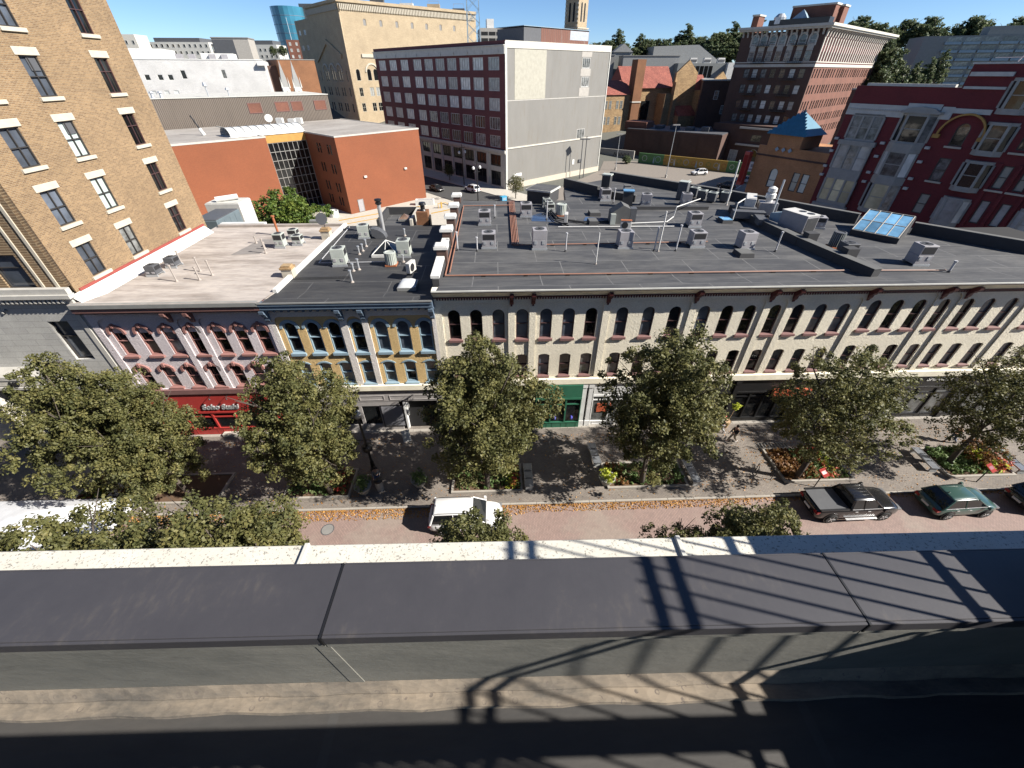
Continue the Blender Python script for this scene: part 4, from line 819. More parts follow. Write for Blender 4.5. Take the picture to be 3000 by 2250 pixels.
# cluster of condensers and cabinets in the middle
G0 = condenser('condenser', 'round fan condenser stacked in the cluster by the cable tray', .75, .75, .8, 'unit_pale', 'condensers clustered by the cable tray'); G0.location = (5.2,44.6,RZ_)
for x, y in ((5.3,43.5),(5.4,42.5)): dup(G0, (x,y,RZ_))
round_cond('large round condenser in front of the cable cluster', (6.3,41.5,RZ_), .48, 1.0, 'unit_pale')
t = thing('roof_penthouse', 'low black roof penthouse with pale edge on the black roof', 'penthouse', (3.3,46.75,RZ_), R(-28)); MB().box(0,2.6,0,2.7,0,1.15).obj('wall', M['roof_curb'], t); MB().box(-.12,2.72,-.12,2.82,1.151,1.32).obj('roof', M['weathered_white'], t); MB().box(-.02,2.62,-.02,2.72,1.321,1.35).obj('roof_membrane', M['black_roof'], t)
t = thing('chimney_stack', 'dark chimney stack with blue metal cap on the black roof', 'chimney', (13.5,44.1,RZ_), R(-12)); MB().box(-.5,.5,0,.8,0,1.5).obj('stack', M['roof_curb'], t); MB().box(-.56,.56,-.06,.86,1.501,1.6).obj('cap', M['skylight_blue'], t)
t = thing('chimney_stack', 'tall dark chimney stack with pale cap at the rear roof', 'chimney', (11.9,47.9,RZ_), R(-30)); MB().box(-.45,.45,0,.8,0,2.3).obj('stack', M['roof_curb'], t); MB().box(-.52,.52,-.06,.86,2.301,2.42).obj('cap', M['unit_pale'], t)
t = thing('roof_vent_box', 'small grey vent box at the rear of the black roof', 'vent', (15.5,51.3,RZ_)); MB().taper(-.4,.4,0,.7,0,.55,.03).obj('box', M['grey_gutter'], t); MB().box(-.42,.42,-.03,.73,.551,.6).obj('cap', M['curb_top'], t)
t = thing('roof_hutch', 'grey stepped access hutch with duct on the black roof', 'roof hutch', (10.5,38.6,RZ_), R(-5)); MB().prism([(0,0),(1.7,0),(1.7,1.3),(1.0,1.6),(0,.9)],0,1.5,'y').obj('housing', M['curb_top'], t); MB().box(-.05,.4,-.35,-.01,0,.9).obj('duct', M['unit_pale'], t); MB().box(1.75,2.3,.1,.9,0,1.3).obj('cabinet', M['unit_dark'], t)
for i, (x, y, w_) in enumerate(((18.85,29.5,1.15),(21.4,38.2,1.0),(8.9,38.2,.9),(9.6,41.0,1.1))):
    lab = ['low dark roof hatch near the front right of the black roof','dark roof hatch with blue glass near the party wall','flat dark roof hatch beside the cable bundle','flat grey roof hatch with blue glint by the hutch'][i]
    t = thing('roof_hatch', lab, 'hatch', (x,y,RZ_)); MB().taper(-w_/2,w_/2,0,1.2,0,.28,.05).obj('curb', M['roof_curb'], t); MB().box(-w_/2+.06,w_/2-.06,.06,1.14,.281,.32).obj('lid', M['skylight_blue' if i in (1,) else 'curb_top'], t)
tag(MB().prism([(3.3,39.6),(5.4,39.4),(5.6,41.8),(4.4,42.4),(3.2,41.3)],RZ_-.002,RZ_+.006).obj('puddle', M['water_puddle']), 'standing rain puddle beside the cable cluster on the black roof', 'puddle'); tag(MB().prism([(8.2,39.6),(10,39.2),(10.3,40.4),(8.6,40.8)],RZ_-.002,RZ_+.006).obj('puddle', M['water_puddle']), 'shallow puddle beside the stepped access hutch on the black roof', 'puddle')
t = thing('exhaust_fan', 'white box duct on legs over the party wall', 'duct', (23.6,40.2,RZ_), R(-28)); MB().box(0,.9,0,2.6,.95,1.7).obj('duct', M['unit_white'], t, bevel=.02); MB().tube([(.1,.2,0),(.1,.2,.95)],.04).tube([(.8,2.4,0),(.8,2.4,.95)],.04).obj('legs', M['rust'], t)
t = thing('exhaust_fan', 'white mushroom exhaust fan on grey box by the party wall', 'exhaust fan', (26.1,40.6,RZ_), R(-20)); MB().box(-.8,.8,-.6,.6,.2,1.3).obj('plenum', M['unit_grey'], t, bevel=.02); MB().lathe([(.3,1.3),(.3,1.6),(.45,1.65),(.45,2.0),(.25,2.15),(.4,2.2),(.38,2.5),(.1,2.65)],16).obj('fan_head', M['white_paint'], t)
t = thing('roof_duct', 'dark ductwork and platform heaped over the party wall', 'duct', (23.6,38.5,RZ_), R(-15)); MB().box(-1.6,1.2,0,.9,.3,.9).box(-.9,.6,.9,3.2,.2,1.0).box(.2,1.0,-1.8,-.01,.25,.75).obj('ducts', M['unit_dark'], t); MB().tube([(-1.5,0,0),(-1.5,0,1.6),(-.6,1.5,1.7)],.05).obj('pipe', M['white_paint'], t)
t = thing('lean_to_skylight', 'large sloped skylight with eight blue panes at the rear parapet', 'skylight', (30.45,34.65,RZ_), math.atan2(-2.31,1.95))
W_ = 3.3
MB().prism([(0,0),(3.6,0),(3.6,1.45),(0,.42)],-.05,W_+.05,'x').obj('curb', M['roof_curb'], t)
for i in range(4):
    for j in range(2):
        x0 = .08+i*(W_-.1)/4; x1 = x0+(W_-.1)/4-.08; a, b = (.04+j*.48),(.04+j*.48+.44)
        P_ = lambda f: (3.6*f, .43+1.03*f)
        (ya, za), (yb_, zb_) = P_(a), P_(b); MB().face([(x0,ya,za+.02),(x1,ya,za+.02),(x1,yb_,zb_+.02),(x0,yb_,zb_+.02)]).obj('pane', M['skylight_blue'], t)
bars = MB()
for i in range(5): x = .04+i*(W_-.1)/4; bars.tube([(x,.0,.46),(x,3.6,1.49)],.035,4)
for f in (0,.5,1.0): bars.tube([(0,3.6*f,.46+1.03*f),(W_,3.6*f,.46+1.03*f)],.03,4)
bars.obj('glazing_bars', M['pale_stone'], t)
# ------------------------------------------------------------------ buildings behind
def azr(az): return R(90-az)                                   # object rotation for local +x along compass-like azimuth
FW = {}
def far_window(w, h, cols=2, rows=2, fmat='dark_frame', pane='glass_mid', fw=.1, proud=-.03, depth=.1, rise=0):
    key = (w,h,cols,rows,fmat,pane,rise)
    if key in FW: return FW[key]
    mb = MB(); mb.ring(arch(w,h,rise,8), arch(w-2*fw,h-fw*(0 if rise else 1),max(0,rise-fw*.6),8,fw), proud, depth)
    for i in range(1,cols): x = -w/2+w*i/cols; mb.box(x-fw*.3,x+fw*.3,proud+.01,depth-.02,fw,h-fw)
    for j in range(1,rows): z = h*j/rows; mb.box(-w/2+fw,w/2-fw,proud+.012,depth-.022,z-fw*.3,z+fw*.3)
    pm = MB().face([(p[0],depth-.03,p[1]) for p in arch(w-.5*fw,h-.3*fw,max(0,rise-.02),8,fw*.3)]).mesh('pane', M[pane])
    FW[key] = (mb.mesh('window', M[fmat]), [pm]); return FW[key]
def facade(parent, W, z0, z1, wins, mat, t=.4, ox=0, oy=0, rz=0, u0=0.0, name='wall'):
    """wins: (u_centre, z, w, h, cols, rows, frame, pane, rise)"""
    hs = [[(p[0]+q[0],p[1]+q[1]) for p in arch(q[2],q[3],q[8],8)] for q in wins]
    o = slab(name, rect(u0,W,z0,z1), hs, t, M[mat], parent, (ox,oy,0), rz)
    for q in wins: put_window(parent, far_window(q[2],q[3],q[4],q[5],q[6],'glass_mid',.1,.03,.16,q[8]), q[0], q[1], 0, rz, M[q[7]], ox, oy)
    return o
rf_ = random.Random(5)
# --- maroon warehouse with the ribbed grey side
mw = thing('warehouse', 'six storey maroon brick warehouse with a ribbed grey metal side wall', 'building', (-34.9,154.8,0), azr(139.8))
W = 58.0; D = 36.4
tt = [3.86,9.43,14.5,19.6,24.6,29.7,35.1,41.7,47.9,54.1]
wins = []
for ri, (zt, zb) in enumerate(((26.07,23.77),(22.45,20.05),(18.72,16.3),(15.05,12.6),(11.4,9.0))):
    for t_ in tt:
        pn = 'glass_pale' if (ri < 3 or t_ > 30) else rf_.choice(['glass_brown','glass_brown','glass_mid'])  # pale pane colour stands in for blinds and reflected sunlit walls
        wins.append((W-t_, zb, 3.9 if t_ > 30 else 3.75, zt-zb, 4, 1, 'grey_frame', pn, 0))
for t_ in tt: wins.append((W-t_, 4.9, 3.8, 2.5, 3, 1, 'dark_frame', 'glass_dark', 0)); wins.append((W-t_, .5, 3.7, 3.3, 2, 1, 'dark_frame', 'glass_dark', 0))
facade(mw, W, 8.6, 26.5, [q for q in wins if q[1] > 8.7], 'maroon_brick'); facade(mw, W, 0, 8.0, [q for q in wins if q[1] < 8], 'stone', name='base_wall')
MB().box(-.1,W+.1,-.5,.39,8.0,8.6).box(-.1,W+.05,-.3,.39,7.75,7.999).obj('base_cornice', M['stone'], mw); MB().box(-.1,W+.05,-.35,.39,26.51,27.9).box(-.1,W+.1,-.6,.39,27.901,28.05).obj('frieze', M['weathered_white'], mw); MB().box(-.1,W+.02,-.1,.39,28.06,28.75).obj('parapet', M['maroon_brick'], mw)
pier = MB().box(-.28,.28,-.22,-.001,0,7.7).mesh('pier', M['stone'])
for a, b in zip([0.2]+tt, tt): inst('pier', pier, mw, (W-(a+b)/2 if a > 1 else W-.5, 0, 0))
blk = MB().box(-.2,.2,-.5,-.36,26.6,27.2).mesh('bracket', M['weathered_white'])
for i in range(11): inst('bracket', blk, mw, (2+i*5.4,0,0))
gw = [(D-9.45,24.2,3.0,2.05,4,1,'white_paint','glass_mid',0),(D-9.3,20.4,3.0,2.1,4,1,'white_paint','glass_mid',0),(D-9.3,9.0,3.2,2.3,3,1,'white_paint','glass_mid',0)]
facade(mw, D, 0, 28.7, [(q[0],)+q[1:] for q in gw], 'grey_ribbed_metal', .35, W, 0, R(90), .41, 'side_wall')
MB().box(.3,W-.37,.41,D,0,28.2).obj('core', M['dark_void'], mw); MB().box(.4,W-.36,.4,D-.1,28.25,28.4).obj('roof', M['pale_roof'], mw)
sb = MB().box(-.0005,-.05,0,D,0,0)
def on_side(name, u0, u1, z0, z1, th, mat): return MB().box(W+.001,W+th,u0,u1,z0,z1).obj(name, M[mat], mw)
on_side('trim_band',.0,D,27.5,28.75,.12,'pale_stone'); on_side('trim_band',.0,D,8.85,9.15,.15,'pale_stone'); on_side('seam_band',.0,D,18.25,18.4,.03,'stone'); on_side('corner_trim',-.12,.42,0,28.6,.13,'weathered_white'); on_side('corner_trim',D-.3,D,0,28.6,.13,'weathered_white')
on_side('cladding_patch',2.7,12.6,18.45,27.4,.03,'tan_curtain'); on_side('cladding_patch',25.0,28.9,26.4,27.4,.025,'concrete'); on_side('cladding_patch',25.0,28.9,22.65,24.1,.025,'concrete'); on_side('cladding_patch',25.0,28.9,18.5,20.3,.025,'concrete'); on_side('footing',.5,D,.0,1.3,.25,'lintel_stone'); on_side('sign_panel',2.2,5.2,2.6,3.3,.06,'white_paint'); on_side('vent',24.5,25.3,3.0,4.2,.1,'white_paint'); on_side('vent',27,28.3,3.3,4.0,.3,'unit_dark')
t = thing('roof_penthouse', 'rusty corrugated penthouse on the maroon warehouse roof', 'penthouse', (7.2,117.2,28.4), azr(49.8)); MB().box(0,17,0,9,0,3.1).obj('wall', M['rust_sheet'], t); MB().box(-5.4,-.01,.0,9,0,2.9).obj('grey_wall', M['unit_dark'], t); MB().box(-5.6,17.2,-.2,9.2,3.101,3.2).obj('roof', M['steel_blue'], t)
t.location = (11.0,121.6,28.4)
MB().box(10,16.9,-.03,-.001,1.2,2.9).obj('sheet_patch', M['galvanised'], t)
mst = thing('lattice_mast', 'grey steel lattice mast on the warehouse roof', 'mast', (-5,142,28.3)); lm = MB(); c4_ = [(-1.7,-1.7),(1.7,-1.7),(1.7,1.7),(-1.7,1.7)]
for k in range(8):
    z0, z1 = k*2.6, (k+1)*2.6; s0, s1 = 1-k*.03, 1-(k+1)*.03
    for i in range(4):
        a, b = c4_[i], c4_[(i+1)%4]; lm.cyl((a[0]*s0,a[1]*s0,z0),(a[0]*s1,a[1]*s1,z1),.1,.1,4); lm.cyl((a[0]*s0,a[1]*s0,z0),(b[0]*s1,b[1]*s1,z1),.06,.06,4); lm.cyl((b[0]*s0,b[1]*s0,z0),(a[0]*s1,a[1]*s1,z1),.06,.06,4)
lm.obj('lattice', M['steel_blue'], mst)
# --- orange brick pair with glass atrium
ob = thing('brick_hall', 'plain orange brick hall with grey gravel roof and tall glass atrium', 'building', (-30.15,89.6,0), azr(45))
MB().box(0,19.35,0,33,0,13.8).obj('right_wing', M['orange_brick'], ob); MB().box(.15,19.2,.15,32.9,13.801,13.86).obj('roof', M['grey_gravel_roof'], ob); MB().box(-.06,19.41,-.06,.25,13.7,13.95).box(-.06,.25,.251,33,13.7,13.95).box(19.15,19.41,.251,33,13.7,13.95).obj('coping', M['stone'], ob)
MB().box(-46,-8.8,9.4,36,0,13.8).obj('left_wing', M['orange_brick'], ob); MB().box(-46,-8.9,9.5,36,13.801,13.86).obj('roof', M['grey_gravel_roof'], ob); MB().box(-46,-8.74,9.34,9.6,13.7,13.98).box(-9.0,-8.74,9.601,36,13.7,13.98).obj('coping', M['stone'], ob)
for z_ in (10.6,7.2,3.8,1.2):
    for y_ in (2.2,3.3,6.4,7.5): MB().box(-.02,-.001,y_,y_+.5,z_,z_+1.7).obj('window', M['glass_dark'], ob)
at_ = MB().face([(-8.8,12.4,0),(0,12.4,0),(0,12.4,12.4),(-8.8,12.4,12.4)]).obj('atrium_glass', M['glass_dark'], ob)
mu = MB()
for i in range(10): mu.box(-8.78+i*.965,-8.68+i*.965,12.25,12.39,0,12.5)
for j in range(8): mu.box(-8.8,0,12.26,12.38,1.5+j*1.55,1.6+j*1.55)
mu.obj('mullions', M['stone_dark'], ob); MB().box(-8.8,0,12.2,12.6,12.45,13.7).obj('fascia', M['yellow_arch'], ob); MB().box(-8.8,-.01,12.61,33,0,13.5).obj('core', M['dark_void'], ob)
vt = thing('barrel_skylight', 'barrel vault skylight of grey glass over the atrium', 'skylight', (-30.15,89.6,13.9), azr(45)); va = MB()
for k in range(9):
    a0, a1 = math.pi*k/9, math.pi*(k+1)/9
    for i in range(10):
        x0 = -13.6+i*1.38; pts = [(x0+.06,15.2-2.6*math.cos(a0),1.35*math.sin(a0)),(x0+1.3,15.2-2.6*math.cos(a0),1.35*math.sin(a0)),(x0+1.3,15.2-2.6*math.cos(a1),1.35*math.sin(a1)),(x0+.06,15.2-2.6*math.cos(a1),1.35*math.sin(a1))]
        va.face(pts)
va.obj('glazing', M['skylight_white'], vt); rb_ = MB()
for i in range(11): x0 = -13.6+i*1.38; rb_.tube([(x0,15.2-2.65*math.cos(math.pi*k/9),1.4*math.sin(math.pi*k/9)) for k in range(10)],.07,4)
rb_.obj('ribs', M['grey_gutter'], vt); MB().box(-14,.6,12.4,18,-.1,.0).obj('curb', M['white_paint'], vt)
dr = MB().box(2.0,3.1,-.05,-.001,.1,2.4).obj('door', M['unit_grey'], ob); MB().ring(rect(1.9,3.2,.1,2.5), rect(2.0,3.1,.1,2.4), -.08, -.002).obj('door_frame', M['stone_dark'], dr)
for x, z in ((4.4,6.3),(14.3,6.6)): MB().box(x,x+.6,-.3,-.001,z,z+.35).obj('wall_lamp', M['unit_white'], ob)
MB().box(-20.5,-19.9,9.1,9.399,3.0,3.35).obj('wall_lamp', M['unit_dark'], ob)
for i, (x, y) in enumerate(((3,24),(5,25),(2,28))): t = thing('roof_equipment', ['white dish and plant on the orange hall roof','small white box plant on the orange hall roof','pale rack plant at the rear of the orange hall roof'][i], 'plant', (-30.15+.707*x-.707*y,89.6+.707*x+.707*y,13.87)); MB().box(-.7,.7,-.5,.5,.3,1.4).obj('cabinet', M['white_paint'], t); MB().tube([(-.6,-.4,0),(-.6,-.4,.3)],.08).tube([(.6,.4,0),(.6,.4,.3)],.08).obj('legs', M['grey_gutter'], t)
t = thing('satellite_dish', 'white satellite dish beside the barrel skylight', 'satellite dish', (-47.5,103.6,14)); MB().cyl((0,0,0),(0,0,1.6),.06,.06,6).obj('mast', M['white_paint'], t); MB().lathe([(.02,0),(.45,.06),(.75,.22)],16).obj('dish', M['white_paint'], t, (0,-.1,1.7)).rotation_euler = (R(65),0,R(20))
t = thing('flue', 'dark and silver slanted flue on the orange hall roof', 'flue', (-55.5,92.6,13.8)); MB().cyl((0,0,0),(-.6,.2,1.1),.3,.3,10).obj('base', M['white_paint'], t); MB().cyl((-.6,.2,1.1),(-1.5,.4,3.2),.14,.14,8).obj('pipe', M['black_metal'], t)
# --- brown ribbed metal building
bm_ = thing('metal_clad_building', 'long brown ribbed metal building with bricked up windows', 'building', (-88.0,92.4,0), azr(55))
L_ = 57.0
facade(bm_, L_, 11, 19.0, [], 'brown_ribbed_metal'); MB().box(0,L_,.41,22,0,18.9).obj('core', M['brown_ribbed_metal'], bm_); MB().box(-.1,L_+.1,-.15,22,19.01,19.15).obj('roof', M['weathered_white'], bm_)
for t0, t1, z0, z1 in ((18.47,15.65,15.85,17.85),(12.66,9.64,15.95,17.9),(9.09,6.51,16.0,17.9),(3.73,.9,16.0,17.95)): f = MB().ring(rect(L_-t0,L_-t1,z0,z1), rect(L_-t0+.12,L_-t1-.12,z0+.12,z1-.12), -.1, -.001).obj('window_frame', M['brown_fascia'], bm_); MB().box(L_-t0+.12,L_-t1-.12,-.04,-.001,z0+.12,z1-.12).obj('brick_infill', M['tower_brick'], f)
MB().box(L_-28.7,L_-28.0,-.08,-.001,13.2,15.1).obj('vent', M['brown_ribbed_metal'], bm_); MB().box(0,L_,-1.0,-.01,11.2,12.2).obj('flashing', M['white_paint'], bm_)
for i, (u_, h_) in enumerate(((22,1.6),(36,1.2),(34.5,1.2),(26,2.6))):
    t = thing('roof_vent', ['tall bent vent pipe on the brown metal roof','silver vent pot on the brown metal roof','pair mate silver vent pot on the brown metal roof','hooked white vent pipe on the brown metal roof'][i], 'vent', (-41.4-u_*.819,125-u_*.574+1.5,19.1)); MB().cyl((0,0,0),(0,0,h_*.7),.35 if i in (1,2) else .12,.25 if i in (1,2) else .12,10).obj('pipe', M['galvanised'], t); MB().lathe([(.2,h_*.7),(.45,h_*.75),(.3,h_)],10).obj('cap', M['galvanised'], t)
# --- white painted wall building
ww = thing('white_building', 'white painted brick building with a few small dark windows', 'building', (-97,138.6,0), azr(70))
L_ = 33.4
def tq(t0, zt, t1, zb, pane='glass_dark'): return (L_-(t0+t1)/2, zb, abs(t0-t1), zt-zb, 1, 1, 'white_paint', pane, 0)
facade(ww, L_, 8, 26.1, [tq(21.12,23.9,19.9,21.9),tq(11.3,24,10.2,22.0,'glass_mid')]+[tq(a,22.95,a-1.25,21.65) for a in (29.7,26.75,24.4)]+[tq(a,19.45,a-1.15,17.8,'glass_pale') for a in (29.7,26.7,24.4)], 'white_wall_brick'); MB().box(0,L_,.41,20,0,26).obj('core', M['white_wall_brick'], ww)
MB().box(0,9.5,2,18,26.01,28.4).obj('upper_block', M['white_paint'], ww); MB().box(18,26,4,12,26.01,27.6).obj('upper_block', M['white_paint'], ww); MB().box(0,L_,-.1,.3,26.1,26.3).obj('coping', M['white_paint'], ww); MB().box(L_-1.6,L_+1.2,-1,.9,24.9,25.6).obj('cornice_return', M['white_paint'], ww)
for x in (12,15,20,23): MB().box(x,x+1.6,3,5,26.02,27.4).obj('plant', M['unit_grey'], ww)
t = thing('brick_building', 'plain brown brick building behind the spired house', 'building', (-66,161,0), azr(55)); MB().box(0,11,0,15,0,26.4).obj('wall', M['brown_orange_brick'], t); MB().box(-.1,11.1,-.1,15,26.41,26.6).obj('coping', M['stone_dark'], t); MB().box(-6,-.01,3,15,0,25).obj('annex', M['dark_brick'], t)
sh = thing('spired_church', 'white church front with two slim dark spires', 'church', (-55.4,140,0), azr(60)); 
for x in (-1.5,1.5):
    MB().box(x-.9,x+.9,-.2,1.6,0,20.2).obj('turret', M['weathered_white'], sh); MB().add([(x-.9,-.2,20.2),(x+.9,-.2,20.2),(x+.9,1.6,20.2),(x-.9,1.6,20.2),(x,.7,26.0)],[(0,1,4),(1,2,4),(2,3,4),(3,0,4)]).obj('spire', M['grey_gutter'], sh)
    for dx in (-.95,.95): MB().cyl((x+dx,-.2,20),(x+dx,-.2,22.4),.2,.01,6).obj('pinnacle', M['weathered_white'], sh)
    MB().prism(arch(.7,1.3,.35,6,0,x),-.25,-.205,'y').obj('window', M['glass_dark'], sh, (0,0,17.6))
MB().box(-2.8,2.8,.3,12,0,18.6).obj('nave', M['weathered_white'], sh)
# --- tan temple
tn = thing('temple_building', 'huge windowless tan brick temple block with carved corbel cornice', 'building', (-78.2,217,0), azr(140))
LT = 41.9; DT = 58.
lw = []
for a in (33.0,): pass
for t_ in (20.9,14.6,8.6): lw += [(LT-t_-1.0,20.6,1.3,2.7,1,1,'tan_curtain','glass_dark',.65),(LT-t_+1.0,20.6,1.3,2.7,1,1,'tan_curtain','glass_dark',.65),(LT-t_-1,16.1,1.2,2.8,1,2,'tan_curtain','glass_dark',0),(LT-t_+1,16.1,1.2,2.8,1,2,'tan_curtain','glass_dark',0),(LT-t_-1,11.2,1.2,2.8,1,2,'tan_curtain','glass_dark',0),(LT-t_+1,11.2,1.2,2.8,1,2,'tan_curtain','glass_dark',0)]
for t_ in (26.2,3.0): lw += [(LT-t_,20.6,1.2,2.7,1,1,'tan_curtain','glass_dark',.6),(LT-t_,16.1,1.2,2.8,1,2,'tan_curtain','glass_dark',0),(LT-t_,11.2,1.2,2.8,1,2,'tan_curtain','glass_dark',0)]
for z_ in (34.9,30.3,26.0,21.6,17.5): lw += [(LT-38.9,z_,2.2,1.5,2,1,'grey_frame','glass_pale',0),(LT-33.6,z_,2.2,1.5,2,1,'grey_frame','glass_pale',0)]
facade(tn, LT, 6, 39.3, lw, 'buff_brick'); facade(tn, LT, 39.31, 41.9, [], 'buff_brick', u0=13.7, name='attic_wall')
rw = [(t_,36.2,1.3,1.6,1,1,'buff_brick','stone_dark',.3) for t_ in (8.8,15,21.4,27.8,34.1,40.5,47)]
rw += [(2.95,20.9,1.6,2.6,1,1,'tan_curtain','glass_dark',.8),(7.3,20.9,1.7,2.6,1,1,'tan_curtain','glass_dark',.85),(9.8,20.9,1.7,2.6,1,1,'tan_curtain','glass_dark',.85)]
for z_ in (16.2,11.5): rw += [(3.0,z_,1.5,2.7,2,2,'tan_curtain','glass_dark',0),(7.3,z_,1.7,2.7,2,2,'tan_curtain','glass_pale' if z_ > 16 else 'glass_dark',0),(9.8,z_,1.7,2.7,2,2,'tan_curtain','glass_pale' if z_ > 16 else 'glass_dark',0)]
facade(tn, DT, 6, 41.9, rw, 'buff_brick', .4, LT, 0, R(90), .41, 'east_wall'); MB().box(.2,LT-.42,.42,DT,0,39.2).obj('core', M['dark_void'], tn); MB().box(13.8,LT-.42,.42,DT,39.21,41.6).obj('attic_core', M['buff_brick'], tn)
MB().box(13.6,LT+.5,-.5,.3,41.91,42.7).box(LT-.2,LT+.5,.301,DT,41.91,42.7).obj('cornice', M['buff_brick'], tn)
cbm = MB()
for i in range(88): cbm.box(LT+.001,LT+.4,.5+i*.65,.85+i*.65,40.0,41.5)
for i in range(42): cbm.box(14+i*.65,14.35+i*.65,-.4,-.001,40.0,41.5)
tag(cbm.obj('corbel_course', M['lintel_stone'], tn), kind='stuff')
MB().strip([(LT-27,27.6),(LT-15,33.0),(LT-3.6,28.4)], [(LT-26.4,26.4),(LT-15,31.6),(LT-4.2,27.2)], -.5, -.001).obj('gable_moulding', M['buff_brick'], tn)
hm = MB().strip(arch(5.4,1.2,2.7,12)[2:], arch(4.4,1.2,2.2,12)[2:], -.25, -.001).mesh('arch_moulding', M['lintel_stone'])
for t_ in (20.9,14.6,8.6): inst('arch_moulding', hm, tn, (LT-t_,0,22.2))
inst('arch_moulding', hm, tn, (LT,8.55,22.2), R(90)); MB().box(LT+.001,LT+.35,5.5,DT,27.6,28.6).obj('string_course', M['lintel_stone'], tn)
for i in range(5): t = thing('roof_plant', ['grey screened plant on the temple roof corner','long low plant on the temple roof','white antenna frame on the temple roof','brick stair head on the temple roof','dark cooling plant on the temple roof'][i], 'plant', (-51.4+i*9.2+1,185+8+i*7.7,42)); MB().box(-2.4,2.4,-1,1,0,1.8+.5*(i%2)).obj('cabinet', M[['grey_gutter','unit_dark','white_paint','buff_brick','unit_dark'][i]], t); MB().tube([(-2,0,1.8),(-2,0,3.2),(2,0,3.2),(2,0,1.8)],.08,4).obj('frame', M['galvanised'], t)
# --- far skyline
def block(name, label, loc, az, w, dp, h, mat, wins=None, roof=None, cat='building'):
    t = thing(name, label, cat, loc, azr(az)); MB().box(0,w,0,dp,0,h).obj('wall', M[mat], t)
    if roof: MB().box(-.2,w+.2,-.2,dp+.2,h+.001,h+roof[0]).obj('roof', M[roof[1]], t)
    if wins:
        nx, nz, z0, dz_, ww_, hh_, pane = wins; k = far_window(ww_,hh_,1,1,'grey_frame',pane,.12,-.08,-.005)
        for j in range(nz):
            for i in range(nx): put_window(t, k, (i+.5)*w/nx, z0+j*dz_)
    return t
gt = thing('glass_tower', 'curved blue glass tower on the far skyline', 'tower', (-123,334,0)); gm = MB(); nn = 22
prof = [(9.2*math.cos(math.pi*i/11),9.2*math.sin(math.pi*i/11)) for i in range(nn)]
gm.prism(prof, 0, 54).obj('shaft', M['glass_blue'], gt); 
for k in range(9): MB().ring([(p[0]*1.006,p[1]*1.006) for p in prof],[(p[0]*.99,p[1]*.99) for p in prof],0,.25).obj('floor_band', M['navy_trim'], gt, (0,0,18+k*4)).rotation_euler = (R(-90),0,0)
MB().box(6.5,15,3,12,0,56).obj('dark_core', M['unit_dark'], gt); MB().box(-12,-8.5,-4,4,0,33).obj('podium_fin', M['glass_blue'], gt)
block('brick_block', 'red brick block below the far blue tower', (-96,250,0), 75, 8.5, 10, 35.3, 'tower_brick', (3,5,24,2.3,.9,1.2,'glass_pale'))
hw = block('hill_building', 'long white office building on the hill with a dark roof storey', (-165,259,0), 88, 28, 14, 34.8, 'weathered_white', (11,4,25,2.6,1.1,1.3,'glass_dark')); MB().box(3,24,1,13,34.81,36.4).obj('roof_storey', M['unit_dark'], hw)
block('hill_building', 'dark glass fronted office block on the hill', (-141,262,0), 88, 10, 10, 34.2, 'unit_dark', (2,3,26,2.8,4,1.6,'glass_blue')); cc = block('hill_building', 'raw concrete block with louvred dark side on the hill', (-120.5,232,0), 80, 14.5, 10, 34.9, 'concrete', None, (.4,'stone_dark')); MB().box(.2,8.5,-.2,-.001,28,34.5).obj('louvre', M['unit_dark'], cc)
h2 = block('hill_building', 'white office wing with small square windows beside the concrete block', (-126,270,0), 90, 17, 12, 34.3, 'weathered_white', (7,3,26.5,2.6,1.1,1.2,'glass_dark')); MB().box(1,15,1,11,34.31,36.0).obj('roof_storey', M['unit_dark'], h2)
block('hill_building', 'pale cream tower with arched top panel beside the tan tower', (-172,240,0), 85, 14, 10, 36.6, 'pale_stone', (5,3,28,2.6,1.0,1.4,'glass_dark')); lb = block('hill_building', 'dark louvred plant block beside the white hill offices', (-166,246,0), 85, 6, 6, 34.5, 'unit_dark')
t = thing('antenna', 'thin whip antenna on the far skyline', 'antenna', (-163,238,36)); MB().cyl((0,0,0),(-1.2,0,9),.12,.04,5).obj('whip', M['grey_gutter'], t)
sp_ = thing('street_mast', 'slender silver mast in front of the blue tower', 'mast', (-112,300,20)); MB().cyl((0,0,0),(0,0,27),.35,.1,6).obj('pole', M['galvanised'], sp_)
bl = thing('bell_tower', 'tall tan bell tower with paired arched openings and balustrade', 'bell tower', (31.2,233.2,0), azr(135))
bw_ = [(2.3,40.3,1.3,5.6,1,1,'lintel_stone','dark_void',.65),(4.5,40.3,1.3,5.6,1,1,'lintel_stone','dark_void',.65)]
facade(bl, 6.8, 30, 58, bw_, 'buff_brick', .5); facade(bl, 6.8, 30, 58, bw_, 'buff_brick', .5, 6.8, 0, R(90), .51, 'side_wall'); MB().box(.2,6.29,.51,6.7,0,58).obj('core', M['dark_void'], bl)
MB().box(-1.2,8.0,-1.2,-.01,36.2,36.8).box(6.81,8.0,-.009,7,36.2,36.8).obj('balcony', M['lintel_stone'], bl); MB().box(-1.2,8.0,-1.2,-.9,38.2,38.5).box(7.7,8.0,-.899,7,38.2,38.5).obj('balustrade_rail', M['lintel_stone'], bl); bal = MB().lathe([(.18,0),(.25,.3),(.12,.6),(.18,1.39)],6).mesh('baluster', M['lintel_stone'])
for i in range(14): inst('baluster', bal, bl, (-1.05+i*.68,-1.05,36.8)); inst('baluster', bal, bl, (7.85,-.4+i*.5,36.8))
cm2 = MB().box(-.16,.16,-1.0,-.01,34.3,36.19).mesh('corbel', M['lintel_stone'])
for i in range(11): inst('corbel', cm2, bl, (-.3+i*.74,0,0)); inst('corbel', cm2, bl, (6.8,.2+i*.62,0), R(90))
